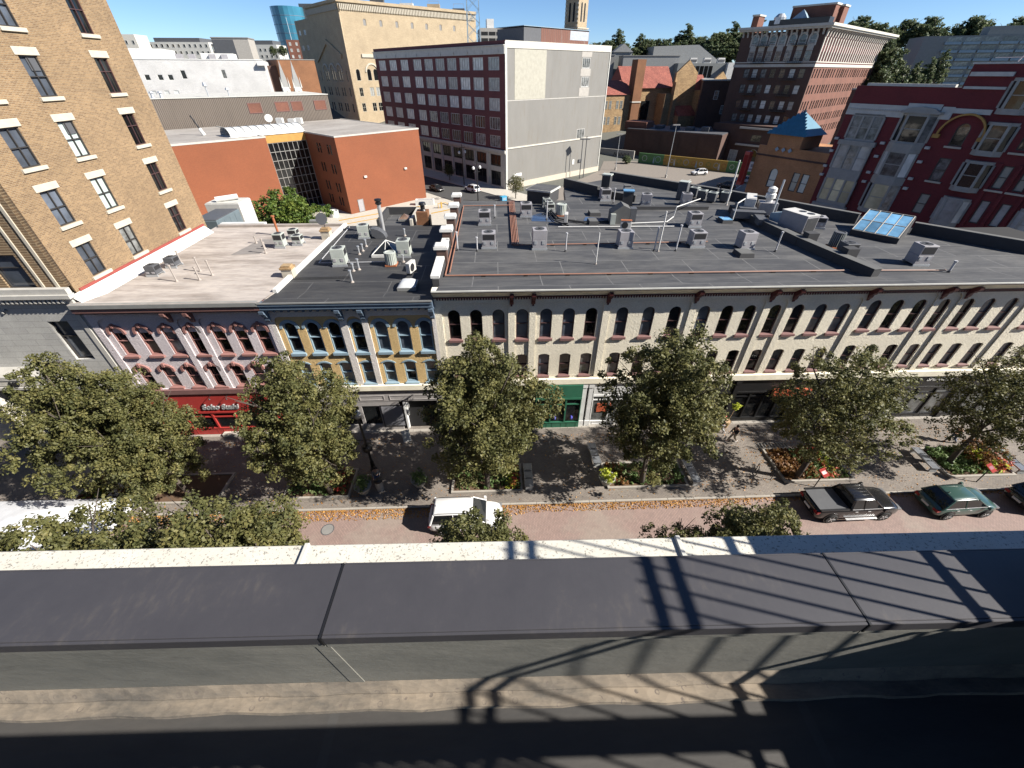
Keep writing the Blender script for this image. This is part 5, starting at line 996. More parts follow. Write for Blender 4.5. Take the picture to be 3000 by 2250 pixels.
qn = MB().box(-.5,.5,-.16,-.001,0,.7).mesh('quoin', M['lintel_stone'])
for k_ in range(13):
    for x in (.5,6.3): inst('quoin', qn, bl, (x,0,38.8+k_*1.4))
pk_ = block('parking_garage', 'pale concrete parking garage with dark open decks on the hill', (-7,302,0), 84, 26, 20, 43, 'concrete'); 
for j in range(4):
    for i in range(6): MB().box(.6+i*4.3,4.3+i*4.3,-.1,-.001,39.9-j*2.8,41.4-j*2.8).obj('deck_opening', M['dark_void'], pk_)
MB().box(4,8,2,8,43.01,47).obj('stair_head', M['white_paint'], pk_)
# --- brick apartment tower
bt = thing('apartment_tower', 'eight storey brick apartment tower with white arched crown and deep cornice', 'building', (75.6,159.4,0), azr(140))
WL = 22.8; DR = 70.
lw = []; us = [WL-x for x in (18.4,15.9,13.3,10.7,8.0,5.3,2.7)]
for u_ in us: lw += [(u_,29.95,1.7,1.2,1,2,'white_paint','glass_mid',.85),(u_,26.0,1.7,2.2,1,2,'pale_stone','glass_mid',0)]
for z_ in (22.0,18.2,14.3,10.6,7.2):
    for u_ in us: lw.append((u_,z_,1.6,2.2,1,2,'dark_frame',rf_.choice(['glass_mid','glass_pale','glass_dark','glass_brown']),0))
facade(bt, WL, 0, 25.0, [q for q in lw if q[1] < 25], 'dark_brick'); facade(bt, WL, 25.01, 32.6, [q for q in lw if q[1] > 25], 'dark_brick', name='crown_wall')
rw = []; k = 0
for i in range(30):
    u_ = 1.5+i*2.25+(.7 if (i//3)%2 else 0)
    if u_ > DR-2: break
    for z_ in (22.0,18.2,14.3,10.6,7.0): rw.append((u_,z_,1.05,2.2,1,2,'dark_frame','glass_dark',0))
facade(bt, DR, 0, 25.0, rw, 'tower_brick', .4, WL, 0, R(90), .41, 'east_wall')
rw2 = []
for i in range(29): u_ = 1.7+i*2.33; rw2 += [(u_,26.0,1.0,2.0,1,2,'maroon_frame','glass_dark',0),(u_,29.4,1.0,1.6,1,1,'maroon_frame','glass_dark',.5)]
facade(bt, DR, 25.01, 32.6, rw2, 'maroon_brick', .4, WL, 0, R(90), .41, 'crown_east_wall'); MB().box(.3,WL-.42,.42,DR,0,32.5).obj('core', M['dark_void'], bt)
MB().box(-.15,WL+.2,-.2,.3,24.6,25.3).box(WL-.1,WL+.2,.301,DR,24.6,25.3).obj('belt_course', M['pale_stone'], bt); MB().box(-.1,WL+.15,-.12,.3,25.6,25.85).box(WL-.1,WL+.15,.301,DR,25.6,25.85).obj('belt_course', M['pale_stone'], bt)
MB().box(-.6,WL+1.3,-1.3,.5,32.9,33.3).box(-.8,WL+1.7,-1.7,.5,33.301,33.9).box(WL-.1,WL+1.3,.501,DR+.5,32.9,33.3).box(WL-.1,WL+1.7,.501,DR+.8,33.301,33.9).obj('cornice', M['pale_stone'], bt)
pil_ = MB().box(-.3,.3,-.2,-.001,25.9,31.6).prism([(-1.2,32.88),(-.001,32.88),(-.001,31.2),(-.35,31.2),(-.5,32.2)],-.22,.22,'x').mesh('crown_pilaster', M['pale_stone'])
for i in range(30): inst('crown_pilaster', pil_, bt, (WL,.55+i*2.33,0), R(90))
pil2 = MB().prism([(-1.0,32.88),(-.001,32.88),(-.001,31.6),(-.3,31.6),(-.5,32.3)],-.2,.2,'x').mesh('bracket', M['stone'])
for i in range(17): inst('bracket', pil2, bt, (.6+i*1.35,0,0))
ah = MB().strip(arch(2.3,1.2,1.15,10)[2:], arch(1.7,1.2,.85,10)[2:], -.18, -.001).box(-1.15,-.86,-.15,-.001,-.6,1.2).box(.86,1.15,-.15,-.001,-.6,1.2).mesh('arch_surround', M['pale_stone'])
for u_ in us: inst('arch_surround', ah, bt, (u_,0,29.95)); MB().box(u_-.85,u_+.85,-.06,-.001,28.3,29.8).obj('spandrel', M['stone'], bt)
for x0, x1 in ((WL-17.5,WL-13.8),(WL-7.6,WL-3.6)):
    for z_ in (29.6,25.6,21.6,17.8,13.9,10.2):
        fe = MB().box(x0,x1,-1.1,-.002,z_-.12,z_)
        for i in range(9): fe.box(x0+i*(x1-x0)/8-.03,x0+i*(x1-x0)/8+.03,-1.1,-1.04,z_,z_+.9)
        fe.box(x0,x1,-1.12,-1.03,z_+.9,z_+.97).obj('fire_balcony', M['black_metal'], bt)
for i, (u_, y_, w_, h_, mt) in enumerate(((10,6,11,4.2,'tower_brick'),(1.2,1.5,1.8,2.6,'tower_brick'),(19.5,10,2.5,4,'tower_brick'))): o = MB().box(u_,u_+w_,y_,y_+4,32.6,33.9+h_).obj('roof_block', M[mt], bt); MB().box(u_-.2,u_+w_+.2,y_-.2,y_+4.2,33.91+h_,34.3+h_).obj('coping', M['pale_stone'], o)
MB().box(6,WL-1,2,5.5,34.2,35.4).obj('roof_deck', M['black_metal'], bt); MB().add([(12,2.2,35.4),(16,2.2,35.4),(16,5,35.4),(12,5,35.4),(14,3.5,37.4)],[(0,1,4),(1,2,4),(2,3,4),(3,0,4)]).obj('canopy', M['steel_blue'], bt); MB().lathe([(1,0),(1.6,.5),(1.6,2),(.8,2.8)],12,(8.3,3.4,34)).obj('tank', M['galvanised'], bt)
# two storey annex in front and the long dark wall behind the mural
an = thing('brick_annex', 'two storey dark brick annex below the apartment tower', 'building', (70.6,152.3,0), azr(140))
WA = 19.2
aw = [(WA-14.9,6.4,3.0,1.4,3,2,'white_paint','glass_mid',0),(WA-15.0,.6,2.6,3.1,3,3,'white_paint','glass_pale',0),(WA-10.5,.5,2.6,3.3,3,3,'white_paint','glass_pale',0),(WA-5,6.4,3.0,1.8,2,1,'dark_frame','glass_dark',0),(WA-4.5,.4,2.6,3.0,1,1,'white_paint','glass_dark',1.0)]
facade(an, WA, 0, 10.6, aw, 'dark_brick'); MB().box(0,WA,.41,12,0,10.5).obj('core', M['dark_brick'], an)
for z_ in (9.6,5.2): MB().box(WA-10.5,WA+.2,-.6,-.001,z_,z_+.5).obj('string_course', M['stone'], an)
lw_ = thing('long_brick_building', 'long dark brick building with panelled wall above the mural', 'building', (44.5,160,0), azr(128)); MB().box(0,31,0,16,0,8.2).obj('wall', M['dark_brick'], lw_); MB().box(.2,30.8,.2,15.8,8.201,8.4).obj('roof', M['unit_dark'], lw_); MB().box(-1.5,6,2,9,8.2,10.2).obj('stair_block', M['tower_brick'], lw_)
pn_ = MB().box(0,5.2,-.12,-.001,2.9,7.4).mesh('wall_panel', M['dark_brick'])
for i in range(5): inst('wall_panel', pn_, lw_, (1.2+i*5.9,0,0))
for i in range(4): MB().box(8+i*5,10.4+i*5,5,8,8.41,9.3+.3*(i%2)).obj('roof_plant', M['unit_dark'], lw_)
md = thing('brick_building', 'four storey dark brick building beside the red tiled church', 'building', (74,176,0), azr(110)); MB().box(0,26,0,20,0,21).obj('wall', M['dark_brick'], md); MB().box(-.2,26,-.2,20,21.01,21.4).obj('coping', M['weathered_white'], md)
for x, z in ((5.2,15.6),(10,15.4),(12.8,14.8),(8.4,11.4)): put_window(md, far_window(1.4,2.6,1,2,'white_paint','glass_mid',.12,-.08,-.005), x, z)
# mural wall
mwl = thing('mural_wall', 'low garden wall painted with a green and yellow mural beside the parking lot', 'wall', (46.3,147.2,0), azr(127.7))
for i, (a, b, mt) in enumerate(((0,4.6,'mural_green'),(4.61,8.2,'mural_green'),(8.21,14,'mural_yellow'),(14.01,20.6,'mural_yellow'),(20.61,27,'mural_yellow'),(27.01,38,'mural_green'))): MB().box(a,b,0,.4,0,2.9).obj('painted_panel', M[mt], mwl)
for i in range(16):
    x = 2+i*2.2; rr2 = random.Random(i); r0 = rr2.uniform(.3,.8)
    MB().strip([(x+(r0+.12)*math.cos(a),1.5+(r0+.12)*math.sin(a)) for a in [6.28*k/14 for k in range(15)]],[(x+r0*math.cos(a),1.5+r0*math.sin(a)) for a in [6.28*k/14 for k in range(15)]],-.03,-.001).obj('painted_swirl', M[['weathered_white','mural_green','steel_blue','rust'][i%4]], mwl)
    if i % 3 == 1: MB().prism([(x+.6,.4),(x+1.2,.3),(x+1.0,1.6),(x+.9,2.4),(x+.75,1.6)],-.03,-.001,'y').obj('painted_figure', M[['weathered_white','steel_blue'][i%2]], mwl)
rw_ = thing('retaining_wall', 'pale graffitied retaining wall beside the ribbed warehouse', 'wall', (33,161.5,0), azr(126)); MB().box(0,16.2,0,.5,0,2.7).obj('wall', M['concrete'], rw_)
for i in range(5): MB().tube([(9+i*1.2,-.02,.6),(9.4+i*1.2,-.02,1.9),(9.9+i*1.2,-.02,.9),(10.1+i*1.2,-.02,1.6)],.08,4).obj('graffiti', M['black_shop'], rw_)
# --- church with red tile roof
chh = thing('church', 'tan stone church with red tiled roofs and buttressed gables', 'church', (40,180,0), azr(76))
MB().box(0,11,0,12,0,16.8).obj('wing_wall', M['rubble_stone'], chh); MB().prism([(-.4,16.8),(12.5,16.8),(6,21)],-.3,11.2,'x').obj('wing_roof', M['red_tile'], chh)
for z_ in (12.5,7.6):
    for x in (1.4,3.0,5.9,7.5): put_window(chh, far_window(1.0,2.5,1,2,'tan_curtain','glass_mid',.12,-.08,-.005), x, z_)
for x in (1.5,3.6,6.0): put_window(chh, far_window(1.2,2.6,1,1,'tan_curtain','glass_dark',.14,-.08,-.005,.6), x, 1.6)
MB().box(11.01,14.4,-1.5,2.5,0,27.0).obj('chimney_tower', M['brown_orange_brick'], chh); MB().box(10.9,14.6,-1.7,2.7,14.4,14.8).obj('string_course', M['pale_stone'], chh)
MB().box(10,31,4,16,0,18.6).obj('nave_wall', M['rubble_stone'], chh); MB().prism([(3.2,18.6),(16.8,18.6),(10,25.2)],9.5,31,'x').obj('nave_roof', M['red_tile'], chh)
MB().box(18.2,21.6,3.8,3.99,8,14.6).prism(arch(3.2,5,1.6,10,0,19.9),3.7,3.79,'y').obj('tall_window', M['glass_dark'], chh)
gb_ = MB().prism([(28,0),(37,0),(37,23.2),(32.6,26.9),(28,23.2)],-1,.0,'y').obj('gable_wall', M['rubble_stone'], chh); MB().box(27.2,28.9,-3.0,-.9,0,20.5).box(24.6,27.19,-1.5,3.9,0,17).obj('buttress', M['rubble_stone'], chh)
MB().prism([(28.9,18.2),(40,18.2),(40,22.0),(28.9,22.0)],0,1,'y') if False else MB().prism([(-1,18.0),(9,18.0),(4,22.6)],33,43,'x').obj('transept_roof', M['red_tile'], chh); MB().prism([(39,0),(47,0),(47,20.3),(43.3,23.6),(39,20.3)],-7,-6.2,'y').obj('gable_wall', M['rubble_stone'], chh); MB().box(37.01,46,-6.1,8,0,18.0).obj('transept_wall', M['rubble_stone'], chh)
MB().prism([(-6.0,10.2),(-1.1,13.2),(-1.1,10.2)],29,38.9,'x').obj('aisle_roof', M['red_tile'], chh); MB().box(29,38.9,-5.9,-1.1,0,10.19).obj('aisle_wall', M['rubble_stone'], chh)
# white flat block, museum roofs, houses on the rise
wb_ = thing('white_building', 'white flat roofed block with dark ribbon windows behind the church', 'building', (84,232,0), azr(92)); MB().box(0,22,0,16,0,26.6).obj('wall', M['hotel_concrete'], wb_); MB().box(22.01,30,-2,14,0,26.8).obj('white_wing', M['white_paint'], wb_)
for i in range(7): MB().box(2.4+i*2,4.0+i*2,-.06,-.001,21.5,25.6).obj('window', M['glass_dark'], wb_)
for i in range(3): t = thing('roof_plant', ['small white plant on the white flat block','second pale plant box on the white flat block','silver vent plant at the white flat block corner'][i], 'plant', (92+i*6.5,236,26.7)); MB().taper(-1.7,1.7,-1,1,0,1.9,.2).obj('cabinet', M['unit_white'], t); MB().box(-1.4,1.4,-1.1,-1.0,.4,1.3).obj('louvre', M['unit_dark'], t)
ms = thing('museum_building', 'grey metal clad building with a blue solar roof slope', 'building', (76,246,0), azr(92)); MB().prism([(0,0),(34,0),(34,26.5),(21,33.6),(0,33.0)],0,20,'y').obj('wall', M['museum_grey'], ms); so_ = MB(); so_.add([(21.6,.6,33.5),(33.7,.6,26.9),(33.7,17,26.9),(21.6,17,33.5)],[(0,1,2,3)]); so_.obj('solar_array', M['blue_solar'], ms, (0,0,.12))
g2_ = block('museum_building', 'low grey flat roofed building behind the church ridge', (60,238,0), 92, 26, 10, 29.2, 'museum_grey', None, (.3,'stone_dark')); block('house', 'grey gabled house on the rise behind the church', (58,250,0), 92, 9, 9, 31, 'hotel_concrete'); hr_ = [o for o in COL.objects if o.get('label') == 'grey gabled house on the rise behind the church'][0]; MB().prism([(-.3,31),(9.3,31),(4.5,34.2)],-.4,9.4,'y').obj('gable_roof', M['museum_grey'], hr_)
block('house', 'dark grey annex with white dormer on the rise', (46,243,0), 92, 11, 8, 29.6, 'stone_dark', (3,1,25,2,1.1,1.4,'glass_pale'), (.3,'museum_grey'))
# --- concrete hotel and red hip roof on the right
ht = thing('hotel', 'grey concrete hotel slab with rows of recessed balconies', 'building', (166,199,0), azr(112)); MB().box(0,62,0,16,0,34.3).obj('wall', M['hotel_concrete'], ht)
bx = MB().box(-2.4,2.4,-.5,-.001,0,1.9).mesh('balcony', M['museum_grey']); gx = MB().box(-2.2,2.2,-.06,-.001,.9,2.2).mesh('window', M['glass_mid'])
for j in range(7):
    for i in range(9): b_ = inst('window', gx, ht, (9.6+i*5.6,0,17+j*2.45)); inst('balcony_front', WC.setdefault('bf', MB().box(-2.5,2.5,-.7,-.1,0,.75).mesh('balcony_front', M['steel_blue'])), b_)
MB().box(20,34,3,9,34.31,37).obj('roof_storey', M['hotel_concrete'], ht)
rr3 = thing('hip_roof_building', 'building with a salmon red hip roof and white balustrade', 'building', (147,192,0), azr(70)); rr3.scale = (1.3,1.3,1.02); MB().box(0,16,0,14,0,21.6).obj('wall', M['pale_stone'], rr3); MB().add([(0,0,22.4),(8,0,22.4),(8,12,22.4),(0,12,22.4),(3.2,5,25.6),(4.8,7,25.6)],[(0,1,4),(1,2,5,4),(2,3,5),(3,0,4,5)]).obj('hip_roof', M['red_metal_roof'], rr3); MB().box(-.3,16.3,-.4,-.1,21.61,22.6).obj('balustrade', M['weathered_white'], rr3)
# --- small orange brown building with blue pyramid roof, and the red block
az_r = 152.0
pyb = thing('brick_building', 'orange brown brick building with a blue tiled pyramid roof tower', 'building', (45.03,78.06,0), azr(az_r))
WP = 11.5
pw = [(4.1,7.75,1.4,2.2,1,2,'dark_frame','glass_blind',.7),(7.9,7.8,1.15,2.75,1,2,'dark_frame','glass_blind',0),(9.4,7.8,1.15,2.75,1,2,'dark_frame','glass_blind',0)]
facade(pyb, WP, 0, 13.7, pw, 'bounce_lit_brick'); MB().box(0,WP,.41,12,0,13.5).obj('core', M['bounce_lit_brick'], pyb)
MB().box(1.4,6.9,-.15,5.2,13.71,15.5).obj('tower_wall', M['bounce_lit_brick'], pyb); MB().box(1.39,6.91,-.16,-.001,0,13.7).obj('tower_face', M['bounce_lit_brick'], pyb) if False else None
pyr = MB().add([(1.0,-.6,15.5),(7.3,-.6,15.5),(7.3,5.7,15.5),(1.0,5.7,15.5),(4.15,2.5,18.6)],[(0,1,4),(1,2,4),(2,3,4),(3,0,4),(3,2,1,0)]).obj('pyramid_roof', M['blue_roof_tile'], pyb)
tl_ = MB()
for j in range(8):
    f0 = j/8
    for i in range(10-j):
        w_ = (6.3*(1-f0))/(10-j); x0 = 1.0+3.15*f0+i*w_; y_ = -.6+3.1*f0; z_ = 15.5+3.1*f0
        tl_.add([(x0+.03,y_-.06,z_+.02),(x0+w_-.03,y_-.06,z_+.02),(x0+w_-.03,y_+.36,z_+.46),(x0+.03,y_+.36,z_+.46),(x0+.03,y_-.02,z_-.06),(x0+w_-.03,y_-.02,z_-.06)],[(0,1,2,3),(4,5,1,0)])
tl_.obj('roof_tiles', M['blue_roof_tile'], pyr); MB().lathe([(.2,18.5),(.12,18.8),(.02,19.3)],8,(4.15,2.5,0)).obj('finial', M['black_metal'], pyr)
for i in range(3): MB().prism([(-.35,0),(0,-.35),(.35,0),(0,.35)],-.2,-.151,'y').obj('tile_diamond', M['steel_blue'], pyb, (3.3+i*1.1,0,13.4))
MB().box(0,WP,-.12,-.001,12.2,12.45).obj('string_course', M['dark_brick'], pyb)
rb = thing('red_brick_block', 'ornate dark red brick block with grey stone bay windows and carved frieze', 'building', (50.4,68.0,0), azr(az_r))
WR = 34.
wl_ = []
wl_ += [(13.75,16.2,1.35,1.7,1,1,'dark_frame','glass_dark',.68),(13.7,12.25,1.25,2.6,1,2,'dark_frame','glass_mid',0),(13.75,8.3,1.1,2.4,1,2,'dark_frame','tan_curtain',0)]
for u_ in (19.7,21.6,): wl_ += [(u_,8.45,.9,2.6,1,1,'dark_frame','glass_pale',0),(u_,12.4,.9,2.4,1,2,'dark_frame','tan_curtain',0),(u_,16.4,.9,2.2,1,1,'dark_frame','glass_dark',.45)]
wl_ += [(27.5,8.5,.9,2.6,1,1,'dark_frame','glass_pale',0),(29.4,8.5,.9,2.6,1,1,'dark_frame','glass_pale',0)]
facade(rb, WR, 0, 22.0, wl_, 'red_brick'); MB().box(0,WR,.41,14,0,21.5).obj('core', M['red_brick'], rb)
MB().box(1.2,10.8,-.12,.5,22.01,22.3).obj('parapet_coping', M['weathered_white'], rb); MB().box(11.4,WR,.0,.5,22.01,24.2).obj('raised_parapet', M['red_brick'], rb); MB().box(11.3,WR,-.15,.6,24.21,24.4).obj('parapet_coping', M['weathered_white'], rb)
MB().box(-.02,7.0,-.12,-.001,18.7,20.0).obj('carved_frieze', M['weathered_white'], rb); MB().box(7.01,10.6,-.1,-.001,19.7,20.3).obj('carved_frieze', M['weathered_white'], rb); MB().box(10.7,11.9,-.12,-.001,18.8,20.1).obj('carved_frieze', M['weathered_white'], rb); MB().box(11.9,15.4,-.16,-.001,19.5,20.0).obj('string_course', M['weathered_white'], rb); MB().box(11.6,15.4,-.3,-.001,23.1,23.5).obj('string_course', M['weathered_white'], rb); MB().box(11.6,15.4,-.14,-.001,21.9,22.15).obj('string_course', M['weathered_white'], rb)
sc = MB(); rq = random.Random(4)
for i in range(26): x = .2+i*.262; sc.lathe([(.12,0),(.09,.05),(.02,.07)],7,(x,0,0))
s2 = sc.obj('carved_scrolls', M['stone'], rb, (0,-.121,19.4)); s2.rotation_euler = (R(90),0,0); s2['kind'] = 'stuff'
def bay(u0, u1, z0, z1, panes, proud, pane_mats, name='bay_window', cill=True):
    """grey stone bay: three lights, canted when proud"""
    c_ = (u1-u0)*.22 if proud > .4 else 0.0
    pts = [(u0,0),(u0+c_,-proud),(u1-c_,-proud),(u1,0)]
    fr = MB(); 
    fr.prism([pts[0],pts[1],pts[2],pts[3]][::1], z0-.55, z0, 'z'); fr.prism([pts[0],pts[1],pts[2],pts[3]], z1, z1+.3, 'z')
    edges = [(pts[0],pts[1]),(pts[1],pts[2]),(pts[2],pts[3])] if c_ else [((u0,-proud),(u0+(u1-u0)/3,-proud)),((u0+(u1-u0)/3,-proud),(u0+2*(u1-u0)/3,-proud)),((u0+2*(u1-u0)/3,-proud),(u1,-proud))]
    ps = set([e[0] for e in edges]+[edges[-1][1]])
    for p in ps: fr.box(p[0]-.13,p[0]+.13,p[1]-.06,p[1]+.16,z0,z1)
    o = fr.obj(name, M['bay_grey'], rb)
    for i, (a, b_) in enumerate(edges): MB().face([(a[0],a[1]+.04,z0),(b_[0],b_[1]+.04,z0),(b_[0],b_[1]+.04,z1),(a[0],a[1]+.04,z1)]).obj('pane', M[pane_mats[i % len(pane_mats)]], o); MB().box(min(a[0],b_[0])+.1,max(a[0],b_[0])-.1,min(a[1],b_[1])-.01,min(a[1],b_[1])+.06,(z0+z1)/2-.04,(z0+z1)/2+.04).obj('rail', M['bay_grey'], o) if a[1] == b_[1] else None
    return o
bay(1.2,5.05,15.95,18.6,3,.12,['glass_mid']); bay(1.0,5.2,12.1,15.1,3,.3,['glass_pale','glass_mid','glass_pale']); bay(1.1,5.3,7.75,10.7,3,.35,['glass_yellow','glass_yellow','glass_yellow'])
bay(6.9,10.8,16.2,19.0,3,.6,['glass_dark','glass_dark','glass_mid']); bay(6.9,10.6,12.15,14.9,3,.8,['glass_pale','glass_mid','glass_pale']); bay(6.9,10.6,7.85,11.0,3,.8,['glass_dark','glass_yellow','glass_mid'])
for z0 in (20.2,16.1,12.2,8.1): bay(15.6,18.4,z0,z0+2.5,3,.7,['glass_dark'] if z0 > 9 else ['glass_pale']); bay(22.9,26.4,z0,z0+2.5,3,.7,['glass_dark'] if z0 > 9 else ['glass_pale'])
MB().prism([(6.8,-.75),(10.9,-.75),(11.2,-.001),(6.5,-.001)],19.3,19.55,'z').prism([(7.0,19.551),(10.8,19.551),(10.2,19.85),(8.85,20.0),(7.5,19.85)],-.7,-.001,'y').obj('bay_hood', M['bay_grey'], rb)
for z0, z1 in ((14.95,16.0),(11.1,12.0)): MB().prism([(6.8,-.001),(7.7,-.85),(9.9,-.85),(10.75,-.001)],z0,z1,'z').obj('bay_apron', M['bay_grey'], rb)
MB().box(1.0,5.3,-.34,-.001,10.75,12.0).obj('bay_apron', M['bay_grey'], rb); MB().box(.7,5.5,-.45,-.001,15.11,15.7).obj('bay_apron', M['bay_grey'], rb); MB().box(.7,5.6,-.55,-.001,6.6,7.2).obj('bay_apron', M['bay_grey'], rb)
for u_ in (.2,6.2,11.3): 
    for z_ in (15.6,14.0,12.0,10.8): MB().box(u_-.25,u_+.25,-.3,-.001,z_,z_+.3).obj('stone_boss', M['weathered_white'], rb)
MB().strip(arch(4.6,0,2.3,16,0,13.75)[2:],arch(4.2,0,2.1,16,0,13.75)[2:],-.45,-.15).box(11.2,11.9,-.5,-.1,-.4,0).box(15.6,16.2,-.5,-.1,-.4,0).obj('yellow_arch_trim', M['yellow_arch'], rb, (0,0,17.3))
for u_ in (13.7,19.7,21.6): 
    for z_ in (15.95,12.05): MB().box(u_-.85,u_+.85,-.2,-.001,z_,z_+.2).obj('sill', M['lintel_stone'], rb)
for u_ in (18.9,20.65,22.4): MB().box(u_-.18,u_+.18,-.18,-.001,0,15).obj('pilaster', M['red_brick'], rb)
MB().box(.2,WR,-.2,-.001,6.0,6.5).obj('string_course', M['stone'], rb)
t = thing('roof_ladder', 'white roof ladder frame above the red brick block parapet', 'ladder', (58.6,56.0,24.2), azr(152)); MB().tube([(0,0,0),(1.2,0,2.6)],.06,4).tube([(.9,0,0),(2.1,0,2.6)],.06,4).tube([(.3,0,.7),(1.3,0,.7)],.05,4).tube([(.7,0,1.5),(1.6,0,1.5)],.05,4).tube([(1.2,0,2.6),(2.1,0,2.6)],.05,4).tube([(-2,0,.6),(3.6,0,.6)],.05,4).obj('frame', M['white_paint'], t)
t = thing('blade_sign', 'tall red vertical sign on the orange brown building corner', 'sign', (44.7,78.4,7.4), azr(az_r)); MB().box(-.9,-.0,-1.1,-.2,0,5.2).obj('panel', M['red_shop'], t); MB().box(-.8,-.1,-1.14,-1.101,.5,4.7).obj('letter_panel', M['orange_sign'], t)
t = thing('billboard', 'white sign board with grey print at the parking lot corner', 'sign', (66.5,119.5,0), azr(120)); MB().box(0,4.2,0,.2,2.3,4.6).obj('panel', M['white_paint'], t); MB().tube([(.4,.1,0),(.4,.1,2.3)],.1).tube([(3.8,.1,0),(3.8,.1,2.3)],.1).obj('posts', M['black_metal'], t); MB().box(1.0,3.2,-.03,-.001,2.7,3.0).box(1.6,2.9,-.03,-.001,3.4,4.1).obj('print', M['cloth_grey'], t)

t = thing('brick_building', 'added brown brick block behind the red brick block, sized to shade the lot', 'building', (80,96,0), azr(140)); MB().box(-8,18,0,22,0,20.5).obj('wall', M['dark_brick'], t); MB().box(-8.1,18.1,-.1,22.1,20.51,20.8).obj('coping', M['stone_dark'], t)  # mostly hidden block, added and sized so its shadow covers the lot
# ------------------------------------------------------------------ trees and plants
def leaf_mesh(name, centers, radii, nper, size, seed, mat, flat=.35, tint=None, aspect=.62):
    """many leaf shaped quads around clump centres; 'leaf' attribute carries the leaf's own hue"""
    g = np.random.default_rng(seed); C = np.asarray(centers, float); k = len(C); n = k*nper
    cid = np.repeat(np.arange(k), nper)
    d = g.normal(size=(n,3)); d /= np.linalg.norm(d,axis=1)[:,None]
    rad = np.asarray(radii)[cid]*(g.random(n)**.45)
    P = C[cid]+d*rad[:,None]*np.array([1,1,.8])
    nrm = g.normal(size=(n,3)); nrm[:,2] = np.abs(nrm[:,2])+flat; nrm += d*.7; nrm /= np.linalg.norm(nrm,axis=1)[:,None]
    a = np.cross(nrm, g.normal(size=(n,3))); a /= np.linalg.norm(a,axis=1)[:,None]; b = np.cross(nrm,a)
    s = size*(.65+.7*g.random(n)); a *= s[:,None]; b *= (s*aspect)[:,None]; dr = nrm*(s*.18)[:,None]
    V = np.empty((n,4,3)); V[:,0] = P-a; V[:,1] = P-b-a*.1+dr; V[:,2] = P+a; V[:,3] = P+b-a*.1+dr
    me = bpy.data.meshes.new(name); me.vertices.add(n*4); me.vertices.foreach_set('co', V.ravel()); me.loops.add(n*4); me.loops.foreach_set('vertex_index', np.arange(n*4,dtype=np.int32))
    me.polygons.add(n); me.polygons.foreach_set('loop_start', np.arange(0,n*4,4,dtype=np.int32)); me.polygons.foreach_set('loop_total', np.full(n,4,dtype=np.int32)); me.update(calc_edges=True)
    base = g.random(k)[cid]*.55+g.random(n)*.45
    at = me.attributes.new('leaf','FLOAT','FACE'); at.data.foreach_set('value', base.astype(np.float32)); me.materials.append(mat); return me
def crown_pts(seed, rx, rz, zc, n, low=.5, lobes=5):
    g = np.random.default_rng(seed); pts = []; rr = []
    ax = g.random(lobes)*6.28; am = g.random(lobes)*.22; fz = g.random(lobes)*3+1
    while len(pts) < n:
        d = g.normal(size=3); d /= np.linalg.norm(d); f = g.random()**.42
        th = math.atan2(d[1],d[0]); bump = 1+sum(am[i]*math.cos((i+1)*th+ax[i]+fz[i]*d[2]*2.2) for i in range(lobes))*.55
        w = 1.0 if d[2] < 0 else (1-.32*d[2]**2)
        p = np.array([d[0]*rx*f*bump*w, d[1]*rx*f*bump*w, zc+d[2]*rz*f*(1+.12*math.sin(3*th+ax[0]))])
        pts.append(p); rr.append((.24+.36*g.random())*(1.15-.3*f))
    return pts, rr
def trunk_mesh(name, seed, h, r, zfork, spread, zc, rz):
    g = random.Random(seed); mb = MB(); p = Vector((0,0,-.1)); top = Vector((g.uniform(-.2,.2),g.uniform(-.2,.2),zfork)); mb.cyl(p, top, r, r*.75, 9)
    for i in range(9):
        a = i*2.4+g.uniform(-.4,.4); z1 = zfork+(i+1)*(zc+rz*.75-zfork)/9*.9; e = Vector((math.cos(a)*spread*g.uniform(.45,.8),math.sin(a)*spread*g.uniform(.45,.8),z1+g.uniform(.2,1.2)))
        st = Vector((0,0,zfork+(z1-zfork)*.35)); m_ = (st+e)/2+Vector((0,0,.35)); mb.cyl(st, m_, r*.42, r*.3, 6); mb.cyl(m_, e, r*.3, r*.1, 5)
        for k in range(2):
            e2 = e+Vector((g.uniform(-.9,.9),g.uniform(-.9,.9),g.uniform(.1,.8))); mb.cyl(m_.lerp(e,.6), e2, r*.16, r*.05, 4)
    mb.cyl(top, Vector((0,0,zc+rz*.8)), r*.6, r*.12, 7); return mb.mesh(name, M['bark'], smooth=True)
VAR = []
for i, (rx, rz, zc, n) in enumerate(((3.25,4.5,6.7,620),(3.4,4.4,6.6,640),(3.1,4.6,6.8,600),(3.3,4.0,6.3,430))):
    c_, r_ = crown_pts(20+i, rx, rz, zc, n); VAR.append((leaf_mesh('crown', c_, r_, 82 if i < 3 else 52, .074, 40+i, M['leaf_street']), trunk_mesh('trunk', i, 10, .19, 2.4, rx, zc, rz), rx))
def tree(label, x, y, var, sc, rz, group=None, z=.13, zs=1.0, name='street_tree', crown=None, mat=None):
    t = thing(name, label, 'tree', (x,y,z), rz, group); t.scale = (sc,sc,zs*sc)
    inst('trunk', VAR[var][1], t); c_ = inst('crown', crown or VAR[var][0], t)
    if mat: c_.material_slots[0].link = 'OBJECT'; c_.material_slots[0].material = M[mat]
    return t
tree('street tree in front of the stone columned base', -37.2,18.4,0,.92,.4); tree('broad street tree in front of the lilac building left bay', -24.2,18.3,1,.93,1.3,zs=1.12); tree('street tree overlapping its neighbour before the red shop front', -21.2,18.1,2,.88,2.6,zs=1.0)
